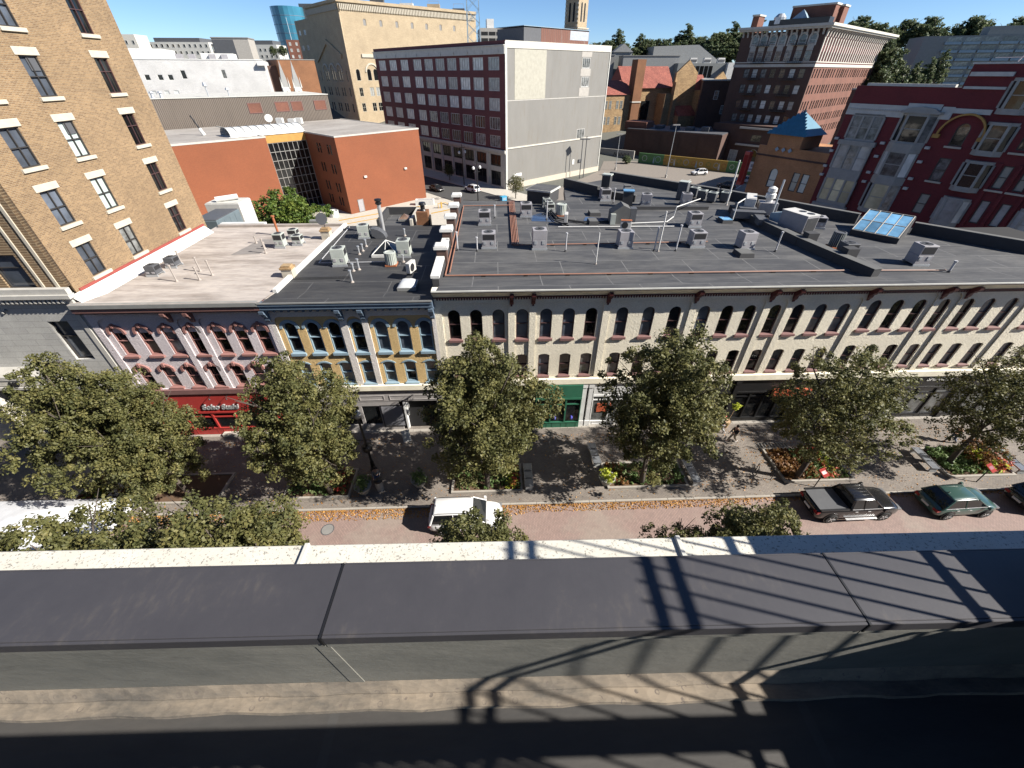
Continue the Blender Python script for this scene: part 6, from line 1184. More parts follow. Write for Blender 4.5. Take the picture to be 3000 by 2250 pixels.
tree('street tree between the red shop front and the grey shop front', -11.9,18.2,0,1.0,3.4); tree('street tree in front of the corner of the cream block', -1.1,18.3,1,1.1,5.0); tree('street tree in front of the white shop front', 9.9,18.3,2,1.1,.9)
tree('sparse street tree above the black pickup', 21.2,18.4,3,1.12,2.2,zs=.96); tree('thin street tree at the flower bed by the green car', 33.2,19.2,3,1.02,4.1,zs=.97)
gn = 'tree tops just beyond the stone ledge'
for x, y, v, s, r_, zs, lb in ((-17.3,8.8,1,.95,.3,1.0,'tree top over the ledge beside the white canopy'),(-11.0,9.0,0,.95,2.0,1.02,'tree top over the ledge below the red shop front'),(-14.2,8.5,2,.9,1.0,1.0,'tree top over the ledge between two fuller tree tops'),(-1.0,8.7,2,.82,3.0,1.06,'tree top over the ledge overlapping the white car'),(10.9,9.0,1,.8,4.2,1.1,'tree top over the ledge overlapping the pickup tail'),(7.9,8.9,3,.68,1.2,1.2,'thin tree top over the ledge left of the pickup')): tree(lb, x, y, v, s, r_, gn, zs=zs)
# court tree
cp, cr_ = crown_pts(77, 5.4, 3.6, 8.0, 420); tree('spreading bright green tree in the court behind the white roof', -27.2,56,1,1.0,0,None,0.0,1.0,'court_tree',leaf_mesh('crown',cp,[q*1.5 for q in cr_],60,.15,5,M['leaf_bright']))
# hill and lot trees
cf, cfr = crown_pts(91, 3.4, 3.6, 6.6, 210); FAR1 = leaf_mesh('crown', cf, [q*1.5 for q in cfr], 42, .22, 6, M['leaf_far']); cf, cfr = crown_pts(92, 2.2, 5.2, 7.2, 190); FAR2 = leaf_mesh('crown', cf, [q*1.3 for q in cfr], 42, .2, 7, M['leaf_far'])
gh = 'trees along the wooded hill'
rt = random.Random(12)
for i in range(26):
    x = 50+i*3.35+rt.uniform(-1,1); s = 1.75+.02*i+rt.uniform(-.25,.3); tree('leafy tree on the wooded hill behind the rooftops', x, 262+rt.uniform(-4,8), 0, s, rt.uniform(0,6), gh, 21.5+.07*i+rt.uniform(-.8,1.2), .66, 'hill_tree', FAR1 if rt.random() < .7 else FAR2)
for x, y, z, s in ((141,182,17.5,1.45),(145,186,14,1.5),(150,184,12,1.3),(139,178,10,1.4),(147,176,8,1.4)): tree('tall tree on the slope left of the concrete hotel', x, y, 0, s, rt.uniform(0,6), 'trees beside the hotel', z, 1.0, 'hill_tree', FAR1)
for x, y, z, s in ((153,180,12,1.15),(158,181,12.5,1.2),(163,182,14,1.25)): tree('dark evergreen tree in front of the concrete hotel', x, y, 0, s, rt.uniform(0,6), 'evergreens before the hotel', z, 1.0, 'hill_tree', FAR2)
for i in range(18): tree('leafy tree on the ridge above the concrete hotel', 158+i*6.5, 232+3*math.sin(i*2.1), 0, 2.0+.3*math.sin(i*1.7), i*1.3, 'trees on the ridge above the hotel', 26.0, .72, 'hill_tree', FAR1)
for x, y in ((-104,252),(-101,254),(-98,249)): tree('small tree on the roofline below the blue tower', x, y, 0, .5, x, 'small trees below the blue tower', 28.0, 1.0, 'hill_tree', FAR1)
tree('young street tree on the pavement beside the ribbed warehouse', 4.5,101,3,.62,1.0,None,.15,.8); tree('young pavement tree in front of the warehouse windows', -12.5,121.5,3,.5,2.0,None,.15,.8)
cb_, cbr = crown_pts(13, 1.4, 1.2, 1.2, 60); sbm = leaf_mesh('foliage', cb_, cbr, 50, .14, 8, M['leaf_far']); t = thing('shrub', 'dark shrub against the graffitied retaining wall', 'shrub', (42.2,145.6,0)); inst('foliage', sbm, t); MB().cyl((0,0,0),(0,0,1.2),.08,.05,5).obj('stem', M['bark'], t)
# fallen leaves: gutter drift, beds, pavement
def scatter(name, rects, n, size, seed, mat, z, label, cat):
    g = np.random.default_rng(seed); ar = np.array([(b-a)*(d_-c_) for a,b,c_,d_ in rects]); ch = g.choice(len(rects), n, p=ar/ar.sum()); Rr = np.array(rects)[ch]
    f = g.random(n)**1.8; P = np.stack([Rr[:,0]+(Rr[:,1]-Rr[:,0])*g.random(n), Rr[:,3]-(Rr[:,3]-Rr[:,2])*f, np.full(n,z)+g.random(n)*.03],1)
    me = leaf_mesh(name, P, np.full(n,.02), 1, size, seed, mat, 1.2); return tag(inst(name, me), label, cat, kind='stuff')
scatter('fallen_leaves', [(-26,1.5,16.1,16.9),(1,17,16.3,16.88),(17,38,16.6,16.9)], 6500, .055, 3, M['leaf_fallen'], .02, 'orange leaves drifted along the street gutter', 'leaves')
scatter('fallen_leaves', [(-28,38,17.1,18.4),(-28,38,18.4,23.5),(19,26,18,21)], 4200, .05, 4, M['leaf_fallen'], .14, 'scattered fallen leaves on the pavement', 'leaves')
# raised planting beds
def bed(label, x0, x1, y0, y1, plants, seed):
    t = thing('planting_bed', label, 'planting bed', (0,0,.13)); MB().box(x0,x1,y0,y0+.15,0,.16).box(x0,x1,y1-.15,y1,0,.16).box(x0,x0+.15,y0+.151,y1-.151,0,.16).box(x1-.15,x1,y0+.151,y1-.151,0,.16).obj('kerb', M['kerb_stone'], t); MB().box(x0+.151,x1-.151,y0+.151,y1-.151,0,.1).obj('soil', M['soil'], t)
    g = np.random.default_rng(seed)
    for mat, n, h, xa, xb in plants:
        P = np.stack([xa+(xb-xa)*g.random(n), y0+.25+(y1-y0-.5)*g.random(n), .12+h*g.random(n)],1); o = inst('ground_cover', leaf_mesh('ground_cover', P, np.full(n,.16), 9, .085, seed+len(mat), M[mat]), t); o['kind'] = 'stuff'
bed('planted bed under the tree before the lilac building', -29.5,-19.5,17.7,20.3,[('leaf_shrub',260,.3,-29,-24),('leaf_autumn',160,.4,-29,-26),('leaf_lime',40,.4,-28.5,-27)],1)
bed('planted bed under the tree by the grey shop front', -15.2,-10.6,17.8,20.4,[('leaf_shrub',160,.3,-15,-11),('leaf_red',30,.4,-12,-11)],2); bed('planted bed under the tree at the white car', -3.6,1.4,17.9,20.4,[('leaf_shrub',160,.3,-3.4,1.2),('leaf_lime',40,.4,.2,1.1),('leaf_red',30,.4,.6,1.2)],3)
bed('planted bed under the tree at the white shop front', 7.4,13.2,17.9,20.3,[('leaf_shrub',200,.3,7.6,13),('leaf_autumn',60,.3,7.6,9)],4); bed('planted bed with brown foliage by the black pickup', 20.2,25.4,18.0,21.3,[('leaf_autumn',260,.35,20.4,23),('leaf_shrub',200,.3,22,25),('leaf_lime',40,.5,23.6,24.2),('leaf_red',30,.5,23.4,24.2)],5)
bed('flower bed with lime and red plants by the green car', 32.4,37.4,18.0,20.9,[('leaf_shrub',420,.45,32.6,36),('leaf_lime',150,.7,35.2,36.8),('leaf_red',90,.8,36.0,37.2),('leaf_autumn',240,1.6,34.6,36.8)],6)
# ------------------------------------------------------------------ street furniture
def bench(label, x, y, rz):
    t = thing('bench', label, 'bench', (x,y,.13), rz); 
    for i in range(3): MB().box(-.28,.28,-1.05+i*.71,-.37+i*.71,.42,.48).obj('seat_slab', M['bench_metal'], t, bevel=.008)
    MB().box(-.24,.24,-1.0,-.9,0,.419).box(-.24,.24,.9,1.0,0,.419).obj('leg', M['bin_metal'], t); MB().box(-.3,-.281,-1.05,1.05,.40,.50).box(.281,.3,-1.05,1.05,.40,.50).obj('edge_rail', M['steel'], t)
    for y_ in (-.36,.35): MB().tube([(-.15,y_,.481),(-.15,y_,.56),(.15,y_,.56),(.15,y_,.481)],.018,5).obj('armrest', M['black_metal'], t)
bench('metal slab bench beside the bed at the white car', 1.85,19.05,R(0)); bench('metal slab bench beside the bed at the white shop front', 13.7,19.0,R(2)); bench('metal slab bench between the pickup and the green car', 31.7,19.6,R(-5)); bench('metal slab bench at the far end of the flower bed', 38.0,19.2,R(-6)); bench('metal slab bench behind the white canopy', -26.6,18.5,R(4)); bench('metal slab bench under the tree beside the pedestrians', 7.0,21.0,R(3))
def lamp_post(label, x, y, h=5.2):
    t = thing('lamp_post', label, 'street lamp', (x,y,.13)); MB().lathe([(.26,0),(.26,.35),(.16,.5),(.14,1.1),(.09,1.25),(.075,h)],12).obj('post', M['black_metal'], t, smooth=False)
    MB().lathe([(.1,h),(.2,h+.08),(.22,h+.2)],12).obj('collar', M['black_metal'], t); MB().lathe([(.2,h+.2),(.27,h+.45),(.2,h+.75),(.06,h+.85)],14).obj('globe', M['lamp_glass'], t, smooth=True); MB().lathe([(.09,h+.85),(.03,h+1.0)],8).obj('finial', M['black_metal'], t)
    MB().tube([(-.55,0,3.3),(.55,0,3.3)],.03,6).obj('banner_arm', M['black_metal'], t); MB().lathe([(.02,2.3),(.34,2.4),(.36,2.75),(.25,2.8)],12,(0,0,0)).obj('flower_basket', M['black_metal'], t)
lamp_post('black lamp post before the grey shop front', -9.4,20.1); lamp_post('black lamp post at the stone columned base', -34.0,22.0); 
def bin_(label, x, y, r=.27, h=.95, mat='bin_metal'):
    t = thing('litter_bin', label, 'bin', (x,y,.13)); MB().lathe([(r*.85,0),(r,h*.9),(r*1.05,h)],14).obj('body', M[mat], t); MB().lathe([(r*1.06,h+.001),(r*.9,h+.12),(r*.4,h+.16)],14).obj('lid', M['black_metal'], t)
bin_('grey litter bin beside the lamp post seating', -8.6,18.45); 
def pot(label, x, y, s, mats):
    t = thing('planter', label, 'planter', (x,y,.13)); MB().lathe([(.32*s,0),(.52*s,.55*s),(.56*s,.6*s),(.5*s,.6*s),(.46*s,.5*s)],10).obj('pot', M['planter_concrete'], t)
    g = np.random.default_rng(int(x*10)%97); P = np.stack([g.normal(0,.25*s,40),g.normal(0,.25*s,40),.6*s+.35*s*g.random(40)],1); o = inst('plants', leaf_mesh('plants', P, np.full(40,.16), 10, .08, 3, M[mats]), t)
pot('pale faceted planter beside the lamp post', -9.7,18.35,1.1,'leaf_shrub'); pot('pale round planter near the cream block corner tree', -5.9,18.8,1.05,'leaf_shrub'); pot('pale planter with lime plants by the white shop front tree', 7.4,18.5,1.1,'leaf_lime')
for i in range(2): pot(['pale planter beside the black shop doorway','second pale planter right of the black shop doorway'][i], 24.5+i*3.2, 23.9, .8, 'leaf_shrub')
def post_sign(label, x, y, rz):
    t = thing('parking_sign', label, 'sign', (x,y,.13), rz); MB().cyl((0,0,0),(0,0,1.5),.035,.035,8).obj('post', M['black_metal'], t); p = MB().box(-.27,.27,-.3,.3,0,.035).obj('panel', M['orange_sign'], t, (0,0,1.52)); p.rotation_euler = (R(28),0,0); MB().box(-.2,.2,-.1,.12,.036,.04).obj('print', M['lamp_red'], p)
post_sign('red panel sign on a post behind the black pickup', 22.1,17.6,R(20)); post_sign('red panel sign on a post behind the green car', 34.0,17.6,R(18))
def hoop(label, x, y, rz):
    t = thing('bike_rack', label, 'bike rack', (x,y,.13), rz); MB().tube([(-.3,0,0),(-.3,0,.65),(-.18,0,.82),(0,0,.88),(.18,0,.82),(.3,0,.65),(.3,0,0)],.028,7).obj('hoop', M['black_metal'], t)
hoop('black bike hoop left of the pickup bed planting', 18.6,19.0,R(60)); hoop('black bike hoop nearest the pickup tail', 19.5,18.6,R(60))
t = thing('drain_grate', 'dark rectangular grate set in the pavement by the pedestrians', 'grate', (21.3,21.6,.134)); MB().box(-1.25,1.25,-.35,.35,-.05,.008).obj('plate', M['stone_dark'], t)
for i in range(10): MB().box(-1.2+i*.25,-1.05+i*.25,-.3,.3,.0085,.016).obj('bar', M['black_metal'], t)
t = thing('manhole_cover', 'round iron manhole cover in the brick street', 'manhole', (-11.4,15.5,.0)); MB().lathe([(.36,-.05),(.36,.012),(.01,.012)],24).obj('cover', M['stone_dark'], t); MB().lathe([(.42,-.05),(.42,.008),(.37,.008),(.37,-.05)],24).obj('ring', M['unit_dark'], t)
t = thing('sandwich_board', 'folding pavement board standing by the grey shop doorway', 'sign board', (-7.6,23.4,.13), R(20)); MB().prism([(-.3,0),(-.26,0),(.0,.95),(-.02,.98)],-.3,.3,'x').obj('front_panel', M['white_paint'], t); MB().prism([(.26,0),(.3,0),(.02,.98),(.0,.95)],-.3,.3,'x').obj('rear_panel', M['poster'], t)
# white canopy on the street
tn_ = thing('canopy_tent', 'white fabric canopy tent standing on the street', 'tent', (-27.4,15.0,0)); cs = MB(); nn = 14
def tz(u, v): return 2.25+1.05*(1-max(abs(u),abs(v)))**.85+.03*math.sin(u*9+v*7)*(1-abs(u))*(1-abs(v))
for j in range(nn+1):
    for i in range(nn+1): u, v = -1+2*i/nn, -1+2*j/nn; cs.v.append((u*4.3,v*1.7,tz(u,v)))
cs.f = [(j*(nn+1)+i,j*(nn+1)+i+1,(j+1)*(nn+1)+i+1,(j+1)*(nn+1)+i) for j in range(nn) for i in range(nn)]
cs.obj('canopy', M['white_fabric'], tn_, smooth=True); MB().box(-4.3,4.3,-1.71,-1.70,1.95,2.26).box(-4.3,4.3,1.70,1.71,1.95,2.26).box(-4.31,-4.30,-1.7,1.7,1.95,2.26).box(4.30,4.31,-1.7,1.7,1.95,2.26).obj('valance', M['white_fabric'], tn_)
for x in (-4.2,0,4.2):
    for y in (-1.6,1.6): MB().cyl((x,y,0),(x,y,2.3),.025,.025,6).obj('leg', M['white_paint'], tn_)
# lamps and details in the court, road and lot
def twin_lamp(label, x, y, h):
    t = thing('lamp_post', label, 'street lamp', (x,y,.1), R(40)); MB().cyl((0,0,0),(0,0,h),.13,.08,8).obj('post', M['black_metal'], t); MB().tube([(-1,0,h*.93),(1,0,h*.93)],.05).tube([(-.9,0,h*.72),(.9,0,h*.72)],.04).obj('arms', M['black_metal'], t)
    for s in (-1,1): MB().lathe([(.05,0),(.3,.15),(.3,.5),(.1,.7)],10,(s*.9,0,h*.78)).obj('lantern', M['lamp_glass'], t)
twin_lamp('black twin lantern post across the road by the warehouse', -8.3,115.8,9.2); twin_lamp('black twin lantern post on the near pavement of the back road', -4.2,99.6,8.2)
def lot_lamp(label, x, y, h):
    t = thing('lamp_post', label, 'street lamp', (x,y,0)); MB().cyl((0,0,0),(0,0,.8),.3,.3,10).obj('base', M['concrete'], t); MB().cyl((0,0,.8),(0,0,h),.1,.07,8).obj('post', M['galvanised'], t); MB().box(-.9,.9,-.25,.25,h,h+.25).obj('lamp_head', M['grey_gutter'], t)
lot_lamp('grey parking lot lamp near the ribbed warehouse corner', 36,135,9.2); lot_lamp('tall grey parking lot lamp on an orange base', 47.4,123.4,12.4); lot_lamp('grey floodlight pole in front of the court tree', -21.8,52,9.0)
t = thing('utility_pole', 'pair of slim service masts on the ribbed warehouse wall', 'mast', (23.2,123.5,0)); MB().cyl((0,0,0),(0,0,9.6),.12,.1,6).obj('mast', M['unit_dark'], t); MB().cyl((1.2,1.0,0),(1.2,1.0,10),.12,.1,6).obj('mast', M['unit_dark'], t); MB().box(-.6,1.9,-.2,1.2,9.3,9.5).obj('crossarm', M['unit_dark'], t)
t = thing('utility_box', 'bright blue utility box beside the back road', 'utility box', (1.6,99.2,.1), R(40)); MB().box(-.7,.7,-.4,.4,0,.9).obj('cabinet', M['hydrant_blue'], t); MB().box(-.75,.75,-.45,.45,.901,1.0).obj('lid', M['hydrant_blue'], t); MB().box(-.5,.5,-.43,-.401,.2,.7).obj('door', M['steel_blue'], t)
t = thing('drum_planter', 'white round drum planter at the orange hall corner', 'planter', (-33.2,88.0,0)); MB().lathe([(.9,0),(1.0,1.2),(.9,1.2),(.85,.9)],16).obj('drum', M['white_paint'], t); MB().lathe([(.84,.85),(.01,.86)],14).obj('soil', M['soil'], t)
# ------------------------------------------------------------------ vehicles
def loft(mb, secs, close=True):
    n = len(secs[0]); o = len(mb.v)
    for s in secs: mb.v += [tuple(p) for p in s]
    for k in range(len(secs)-1):
        for i in range(n if close else n-1): j = (i+1)%n; mb.f.append((o+k*n+i,o+k*n+j,o+(k+1)*n+j,o+(k+1)*n+i))
    if close: mb.f.append(tuple(range(o+n-1,o-1,-1))); mb.f.append(tuple(range(o+(len(secs)-1)*n,o+len(secs)*n)))
    return mb
WHEEL = {}
def wheel_meshes(r, w):
    if (r,w) in WHEEL: return WHEEL[(r,w)]
    ty = MB().lathe([(r*.62,-w/2),(r*.9,-w/2),(r,-w*.36),(r,w*.36),(r*.9,w/2),(r*.62,w/2)],22); rm_ = MB().lathe([(r*.62,-w*.42),(r*.6,-w*.2),(r*.2,-w*.2),(r*.2,-w*.36),(.01,-w*.36)],22)
    for i in range(5):
        a = 2*math.pi*i/5; c, s = math.cos(a), math.sin(a); rm_.cyl((c*r*.12,s*r*.12,-w*.36),(c*r*.6,s*r*.6,-w*.40),r*.1,r*.08,5)
    mt = Matrix.Rotation(R(90),4,'X').inverted(); a_ = ty.mesh('tyre', M['tyre'], smooth=False); b_ = rm_.mesh('rim', M['rim']); a_.transform(mt); b_.transform(mt)
    dk_ = MB().lathe([(r*.6,0),(.01,0)],16).mesh('hub', M['unit_dark']); dk_.transform(mt); WHEEL[(r,w)] = (a_,b_,dk_); return WHEEL[(r,w)]
def car(name, label, cat, loc, rz, L, W, H, paint, belt, hood, nose, roof, wb, r=.34, pickup=None, group=None, rearcut=.0):
    """local +x is forwards. roof=(x_rear_base,x_rear_top,x_front_top,x_front_base)"""
    t = thing(name, label, cat, loc, rz, group); hw = W/2; mb = MB()
    st = [(-L/2,.80,.42,belt*.82),(-L/2+.12,.93,.30,belt*.96),(-L/2+.6,1.0,.24,belt),(-.2,1.0,.22,belt),(roof[3]-.05,1.0,.22,belt*.985),(roof[3]+.15,.99,.22,hood+.01),(L/2-.55,.96,.24,hood*.955),(L/2-.16,.88,.28,nose),(L/2,.72,.4,nose*.84)]
    secs = []
    for x, k, zb, zt in st:
        w = hw*k; secs.append([(x,-w*.9,zb),(x,-w,zb+.12),(x,-w,(zb+zt)*.55),(x,-w*.97,zt-.07),(x,-w*.86,zt),(x,-w*.4,zt+.022),(x,w*.4,zt+.022),(x,w*.86,zt),(x,w*.97,zt-.07),(x,w,(zb+zt)*.55),(x,w,zb+.12),(x,w*.9,zb)])
    loft(mb, secs); mb.obj('body', M[paint], t, smooth=False, bevel=.0)
    o = t.children[0]; sm = o.modifiers.new('s','SUBSURF'); sm.levels = 1; sm.render_levels = 1; o.data.polygons.foreach_set('use_smooth',[True]*len(o.data.polygons))
    for sd in (-1,1):
        for x in (-wb/2,wb/2):
            ar = MB().lathe([(r+.10,-.02),(r+.10,.02),(.02,.02),(.02,-.02)],20).mesh('wheel_arch', M['black_shop']); ar.transform(Matrix.Rotation(R(90),4,'X')); inst('wheel_arch', ar, t, (x,sd*(hw-.012),r+.04))
            m3 = wheel_meshes(r,.23); wv = inst('wheel', m3[2], t, (x,sd*(hw-.06),r), 0 if sd < 0 else math.pi); inst('tyre', m3[0], wv, (0,-.02,0)); inst('rim', m3[1], wv, (0,-.03,0))
    # greenhouse: glass shell with painted roof and pillars
    rb_, rt_, ft, fb = roof; bw, tw_ = hw*.93, hw*.70; g = MB()
    V = [(rb_,-bw,belt),(fb,-bw,belt),(ft,-tw_,H-.05),(rt_,-tw_,H-.05),(rb_,bw,belt),(fb,bw,belt),(ft,tw_,H-.05),(rt_,tw_,H-.05)]
    def quad(nm, ids, mat): return MB().face([V[i] for i in ids]).obj(nm, M[mat], t)
    quad('windscreen',(1,5,6,2),'car_glass'); quad('rear_window',(4,0,3,7),'car_glass'); quad('side_window',(0,1,2,3),'car_glass'); quad('side_window',(5,4,7,6),'car_glass')
    rp = MB(); xs = [rt_-.04,rt_+.1,(rt_+ft)/2,ft-.1,ft+.03]; zs_ = [H-.05,H-.01,H,H-.012,H-.055]
    loft(rp, [[(x,-tw_*1.02,z-.06),(x,-tw_*.98,z-.015),(x,-tw_*.5,z+.01),(x,tw_*.5,z+.01),(x,tw_*.98,z-.015),(x,tw_*1.02,z-.06)] for x,z in zip(xs,zs_)]); rp.obj('roof', M[paint], t, smooth=True)
    pl_ = MB()
    for s in (-1,1):
        pl_.cyl((fb,s*bw,belt-.02),(ft,s*tw_,H-.06),.045,.04,6).cyl((rb_,s*bw,belt-.02),(rt_,s*tw_,H-.06),.07,.06,6); xm = (ft+rt_)/2; pl_.cyl((xm+.05,s*(bw+.004),belt-.02),(xm,s*(tw_+.006),H-.06),.035,.03,6)
    pl_.obj('pillars', M[paint], t)
    tr = MB()
    for s in (-1,1): tr.box(rb_+.1,fb-.05,s*bw-.02,s*bw+.02,belt-.005,belt+.025)
    tr.obj('beltline_trim', M['chrome'], t)
    for s in (-1,1):
        MB().taper(fb-.18,fb+.02,s*(hw+.1)-.1,s*(hw+.1)+.1,belt-.02,belt+.16,.03).obj('mirror', M[paint], t); MB().box(L/2-.3,L/2-.06,s*hw*.66-.2,s*hw*.66+.2,nose-.16,nose-.02).obj('headlight', M['lamp_clear'], t); MB().box(-L/2-.005,-L/2+.22,s*hw*.74-.16,s*hw*.74+.16,belt*.68,belt*.84).obj('tail_light', M['lamp_red'], t)
        for x in ((rt_+ft)/2+.35,(rt_+ft)/2-.5): MB().box(x,x+.18,s*(hw-.0)-.02,s*(hw-.0)+.02,belt-.17,belt-.13).obj('door_handle', M['chrome' if paint != 'paint_white' else 'paint_white'], t)
    MB().box(L/2-.05,L/2+.03,-hw*.5,hw*.5,.38,nose*.8).obj('grille', M['black_shop'], t); MB().box(-L/2-.03,-L/2+.03,-.26,.26,.62,.76).obj('number_plate', M['white_paint'], t)
    if pickup:
        a, b = pickup
        MB().box(a,b,-hw*.8,hw*.8,belt+.026,belt+.05).obj('bed_cover', M['unit_dark'], t)
        for s in (-1,1): MB().box(-.85,1.25,s*(hw+.09)-.07,s*(hw+.09)+.07,.38,.43).obj('side_step', M['chrome'], t); MB().box(a,b,s*hw*.9-.06,s*hw*.9+.06,belt,belt+.075).obj('bed_rail', M['black_shop'], t)
        for i in range(5): MB().box(rt_+.12,ft-.1,-.5+i*.25-.02,-.5+i*.25+.02,H+.008,H+.03).obj('roof_rib', M[paint], t)
    else:
        for s in (-1,1): MB().tube([(rt_+.1,s*tw_*.92,H-.02),(rt_+.25,s*tw_*.92,H+.035),(ft-.3,s*tw_*.92,H+.035),(ft-.1,s*tw_*.92,H-.03)],.018,5).obj('roof_rail', M['black_metal'], t)
        MB().prism([(rt_+.12,H-.01),(rt_+.3,H-.01),(rt_+.14,H+.1)],-.03,.03,'y').obj('antenna_fin', M[paint], t)
    return t
car('pickup_truck', 'black crew cab pickup with covered bed parked at the kerb', 'pickup', (23.1,15.85,0), R(1), 5.75, 1.95, 1.84, 'paint_black', 1.16, 1.16, .98, (-.75,-.62,.75,1.45), 3.55, .40, (-2.75,-.85))
car('parked_car', 'dark green crossover parked behind the pickup', 'car', (30.45,15.75,0), R(2), 4.5, 1.84, 1.62, 'paint_green', 1.02, .99, .80, (-1.95,-1.35,.35,1.15), 2.65, .35)
car('parked_car', 'dark car parked at the kerb ahead of the green crossover', 'car', (36.9,15.75,0), R(2), 4.7, 1.86, 1.68, 'paint_dark', 1.05, 1.02, .85, (-2.0,-1.6,.35,1.15), 2.7, .35)
car('parked_car', 'white car half hidden under the tree at the kerb', 'car', (-2.4,15.75,0), R(0), 4.75, 1.9, 1.78, 'paint_white', 1.06, 1.03, .86, (-2.2,-1.95,.45,1.3), 2.8, .35)
for i, (x, y) in enumerate(((-14.8,110.0),)): car('car', 'small black sedan driving on the back road', 'car', (x,y,.03), R(-50), 4.6, 1.82, 1.45, 'paint_dark', .92, .88, .72, (-1.6,-.9,.3,1.1), 2.7, .33)
car('car', 'white crossover driving on the back road by the warehouse', 'car', (-5.9,108.6,.03), R(130), 4.7, 1.88, 1.7, 'paint_white', 1.05, 1.02, .85, (-2.0,-1.6,.35,1.15), 2.75, .36)
car('parked_car', 'white crossover parked by the mural wall', 'car', (58.2,127.0,.02), R(190), 4.7, 1.88, 1.66, 'paint_white', 1.03, 1.0, .84, (-2.0,-1.6,.35,1.15), 2.75, .36)
car('parked_car', 'silver car parked under the white sign board', 'car', (66.2,116.4,.02), R(150), 4.6, 1.85, 1.6, 'paint_grey', 1.0, .97, .82, (-1.9,-1.3,.35,1.1), 2.7, .35); car('parked_car', 'dark blue car parked beside the lot edge kerb', 'car', (58.6,110.5,.02), R(145), 4.6, 1.85, 1.5, 'paint_dark', .96, .93, .78, (-1.8,-1.1,.3,1.1), 2.7, .34)
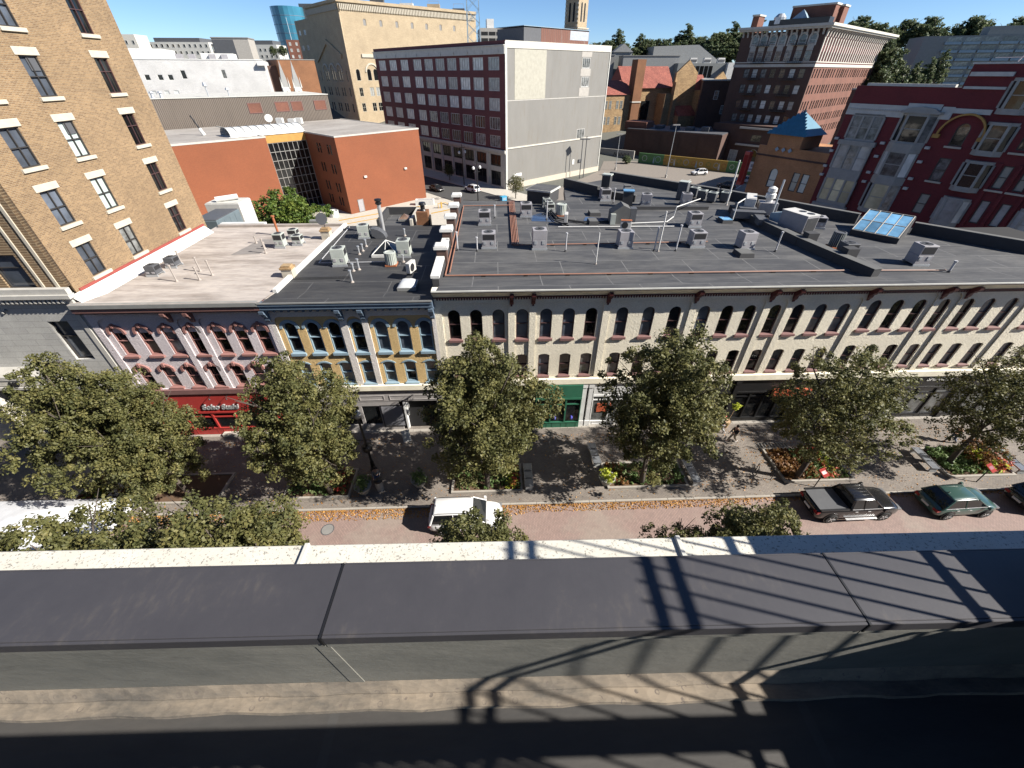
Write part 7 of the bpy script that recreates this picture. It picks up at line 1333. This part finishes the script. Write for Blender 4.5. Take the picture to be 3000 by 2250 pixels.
# ------------------------------------------------------------------ people
def skin_mesh(name, verts, edges, mat, sub=1):
    me = bpy.data.meshes.new(name); me.from_pydata([v[0] for v in verts], edges, []); o = bpy.data.objects.new('tmp', me); COL.objects.link(o)
    sk = o.modifiers.new('skin','SKIN'); sk.use_smooth_shade = True
    for i, v in enumerate(verts): d_ = me.skin_vertices[0].data[i]; d_.radius = (v[1], v[2] if len(v) > 2 else v[1]); d_.use_root = (i == 0)
    ss = o.modifiers.new('sub','SUBSURF'); ss.levels = sub; ss.render_levels = sub
    dg = bpy.context.evaluated_depsgraph_get(); m2 = bpy.data.meshes.new_from_object(o.evaluated_get(dg)); bpy.data.objects.remove(o); m2.name = name; m2.materials.clear(); m2.materials.append(M[mat])
    m2.polygons.foreach_set('use_smooth',[True]*len(m2.polygons)); return m2
def person(label, loc, rz, top, legs, hair, hat=None, pose='walk', arms=((.32,-.15),(.32,.18)), shoe='shoe', bag=False):
    """faces local +x"""
    t = thing('person', label, 'person', loc, rz); s = .34 if pose == 'walk' else 0
    if pose == 'sit': hip = .5; kn = [(.42,-.11,.5),(.42,.11,.5)]; ft_ = [(.45,-.12,.07),(.45,.12,.07)]
    else: hip = .92; kn = [(.18,-.1,.5),(-.02,.1,.5)]; ft_ = [(.36,-.1,.09),(-.36,.1,.12)]
    sh_z = hip+.50; V = []; E_ = []
    def add(p, r, r2=None, par=None): V.append((p,r,r2 or r)); i = len(V)-1; (E_.append((par,i)) if par is not None else None); return i
    pel = add((0,0,hip),.13,.15); ch_ = add((.01,0,hip+.28),.12,.16,pel); nk0 = add((.02,0,sh_z),.09,.11,ch_); nk = add((.03,0,sh_z+.10),.055,None,nk0); hd = add((.05,0,sh_z+.2),.085,.075,nk); add((.05,0,sh_z+.31),.07,.065,hd)
    ns = add((.14,0,sh_z+.2),.018,None,hd)
    hands = []
    for sd, (ax_, az_) in zip((-1,1), arms):
        s1 = add((.0,sd*.19,sh_z-.04),.055,None,nk0); el = add((ax_*.25,sd*.25,sh_z-.30),.045,None,s1); wr = add((ax_,sd*.2,sh_z-.42+az_),.032,None,el); pa = add((ax_+.07,sd*.19,sh_z-.43+az_),.034,.02,wr); hands.append(pa)
        for k in range(4): f1 = add((ax_+.12,sd*.19+(k-1.5)*.02,sh_z-.44+az_),.0095,None,pa); add((ax_+.155-.006*abs(k-1.3),sd*.19+(k-1.5)*.02,sh_z-.465+az_),.008,None,f1)
        th = add((ax_+.09,sd*(.19-.035),sh_z-.425+az_),.01,None,wr); add((ax_+.12,sd*(.19-.045),sh_z-.43+az_),.009,None,th)
    for sd, k, f in zip((-1,1), kn, ft_):
        h_ = add((0,sd*.09,hip-.05),.095,None,pel); k_ = add(k,.065,None,h_); a_ = add((f[0],f[1],f[2]+.02),.045,None,k_); add((f[0]+.14,f[1],f[2]-.03),.04,.03,a_)
    inst('body', skin_mesh('body', V, E_, 'skin'), t)
    # clothing follows the same joints, slightly thicker
    C_ = []; CE = []
    def addc(p, r, r2=None, par=None): C_.append((p,r,r2 or r)); i = len(C_)-1; (CE.append((par,i)) if par is not None else None); return i
    a0 = addc((0,0,hip+.02),.155,.185); a1 = addc((.01,0,hip+.28),.15,.19,a0); a2 = addc((.015,0,sh_z-.0),.11,.14,a1)
    for sd, (ax_, az_) in zip((-1,1), arms): s1 = addc((.0,sd*.19,sh_z-.04),.075,None,a2); el = addc((ax_*.25,sd*.25,sh_z-.30),.062,None,s1); addc((ax_*.9,sd*.205,sh_z-.41+az_*.9),.048,None,el)
    inst('shirt', skin_mesh('shirt', C_, CE, top), t)
    C_ = []; CE = []; a0 = addc((0,0,hip+.04),.15,.17)
    for sd, k, f in zip((-1,1), kn, ft_): h_ = addc((0,sd*.09,hip-.05),.115,None,a0); k_ = addc(k,.085,None,h_); addc((f[0]*.98,f[1],f[2]+.05),.062,None,k_)
    inst('trousers', skin_mesh('trousers', C_, CE, legs), t)
    for f in ft_: MB().prism([(-.08,-.04),(.12,-.045),(.2,-.02),(.2,.02),(.12,.045),(-.08,.04)],0,.09).obj('shoe', M[shoe], t, (f[0],f[1],f[2]-.09 if f[2] < .11 else f[2]-.08))
    hr = MB().lathe([(.02,.125),(.07,.11),(.1,.06),(.102,0),(.095,-.06)],14,(0,0,0)); hr.obj('hair', M[hair], t, (.035,0,sh_z+.25), smooth=True)
    if hat: MB().lathe([(.02,.14),(.08,.12),(.11,.06),(.112,.02)],14).prism([(.05,-.08),(.2,-.05),(.2,.05),(.05,.08)],.02,.035).obj('cap', M[hat], t, (.035,0,sh_z+.255))
    for s_ in (-.032,.032): MB().lathe([(.001,.012),(.012,.0),(.001,-.012)],6).obj('eye', M['black_metal'], t, (.128,s_,sh_z+.235))
    MB().box(.118,.126,-.03,.03,sh_z+.135,sh_z+.147).obj('mouth', M['cloth_pink'], t)
    return t
person('person in dark jacket and pink cap walking past the black shop', (17.8,23.25,.13), R(175), 'cloth_black', 'cloth_grey', 'hair_dark', 'cloth_pink'); person('person in dark top and pale trousers walking with a shoulder bag', (18.3,22.2,.13), R(190), 'cloth_black', 'cloth_beige', 'hair_dark', None)
person('person in dark clothes striding along the pavement before the black shop windows', (35.6,21.5,.13), R(180), 'cloth_black', 'cloth_denim', 'hair_dark', None, shoe='cloth_black'); person('person seated beside the lamp post in the shade', (-9.0,19.4,.13), R(-80), 'cloth_grey', 'cloth_denim', 'hair_dark', None, 'sit', ((.3,-.05),(.3,-.05)))
t = thing('stool', 'low dark block seat under the seated person', 'stool', (-9.0,19.4,.13)); MB().box(-.25,.25,-.25,.25,.36,.42).obj('seat', M['black_metal'], t); MB().box(-.2,.2,-.2,.2,0,.359).obj('base', M['unit_dark'], t)
t = thing('hanging_basket', 'wicker basket planter standing at the black shop window', 'planter', (18.55,23.9,.13)); MB().lathe([(.2,0),(.3,.6),(.32,.65),(.26,.62)],12).obj('basket', M['wicker'], t); MB().cyl((0,0,.4),(.25,0,2.2),.025,.02,5).obj('stem', M['wicker'], t); g = np.random.default_rng(4); P = np.stack([g.normal(.25,.12,30),g.normal(0,.12,30),2.2+g.normal(0,.12,30)],1); inst('foliage', leaf_mesh('foliage', P, np.full(30,.12), 12, .06, 9, M['leaf_lime']), t)
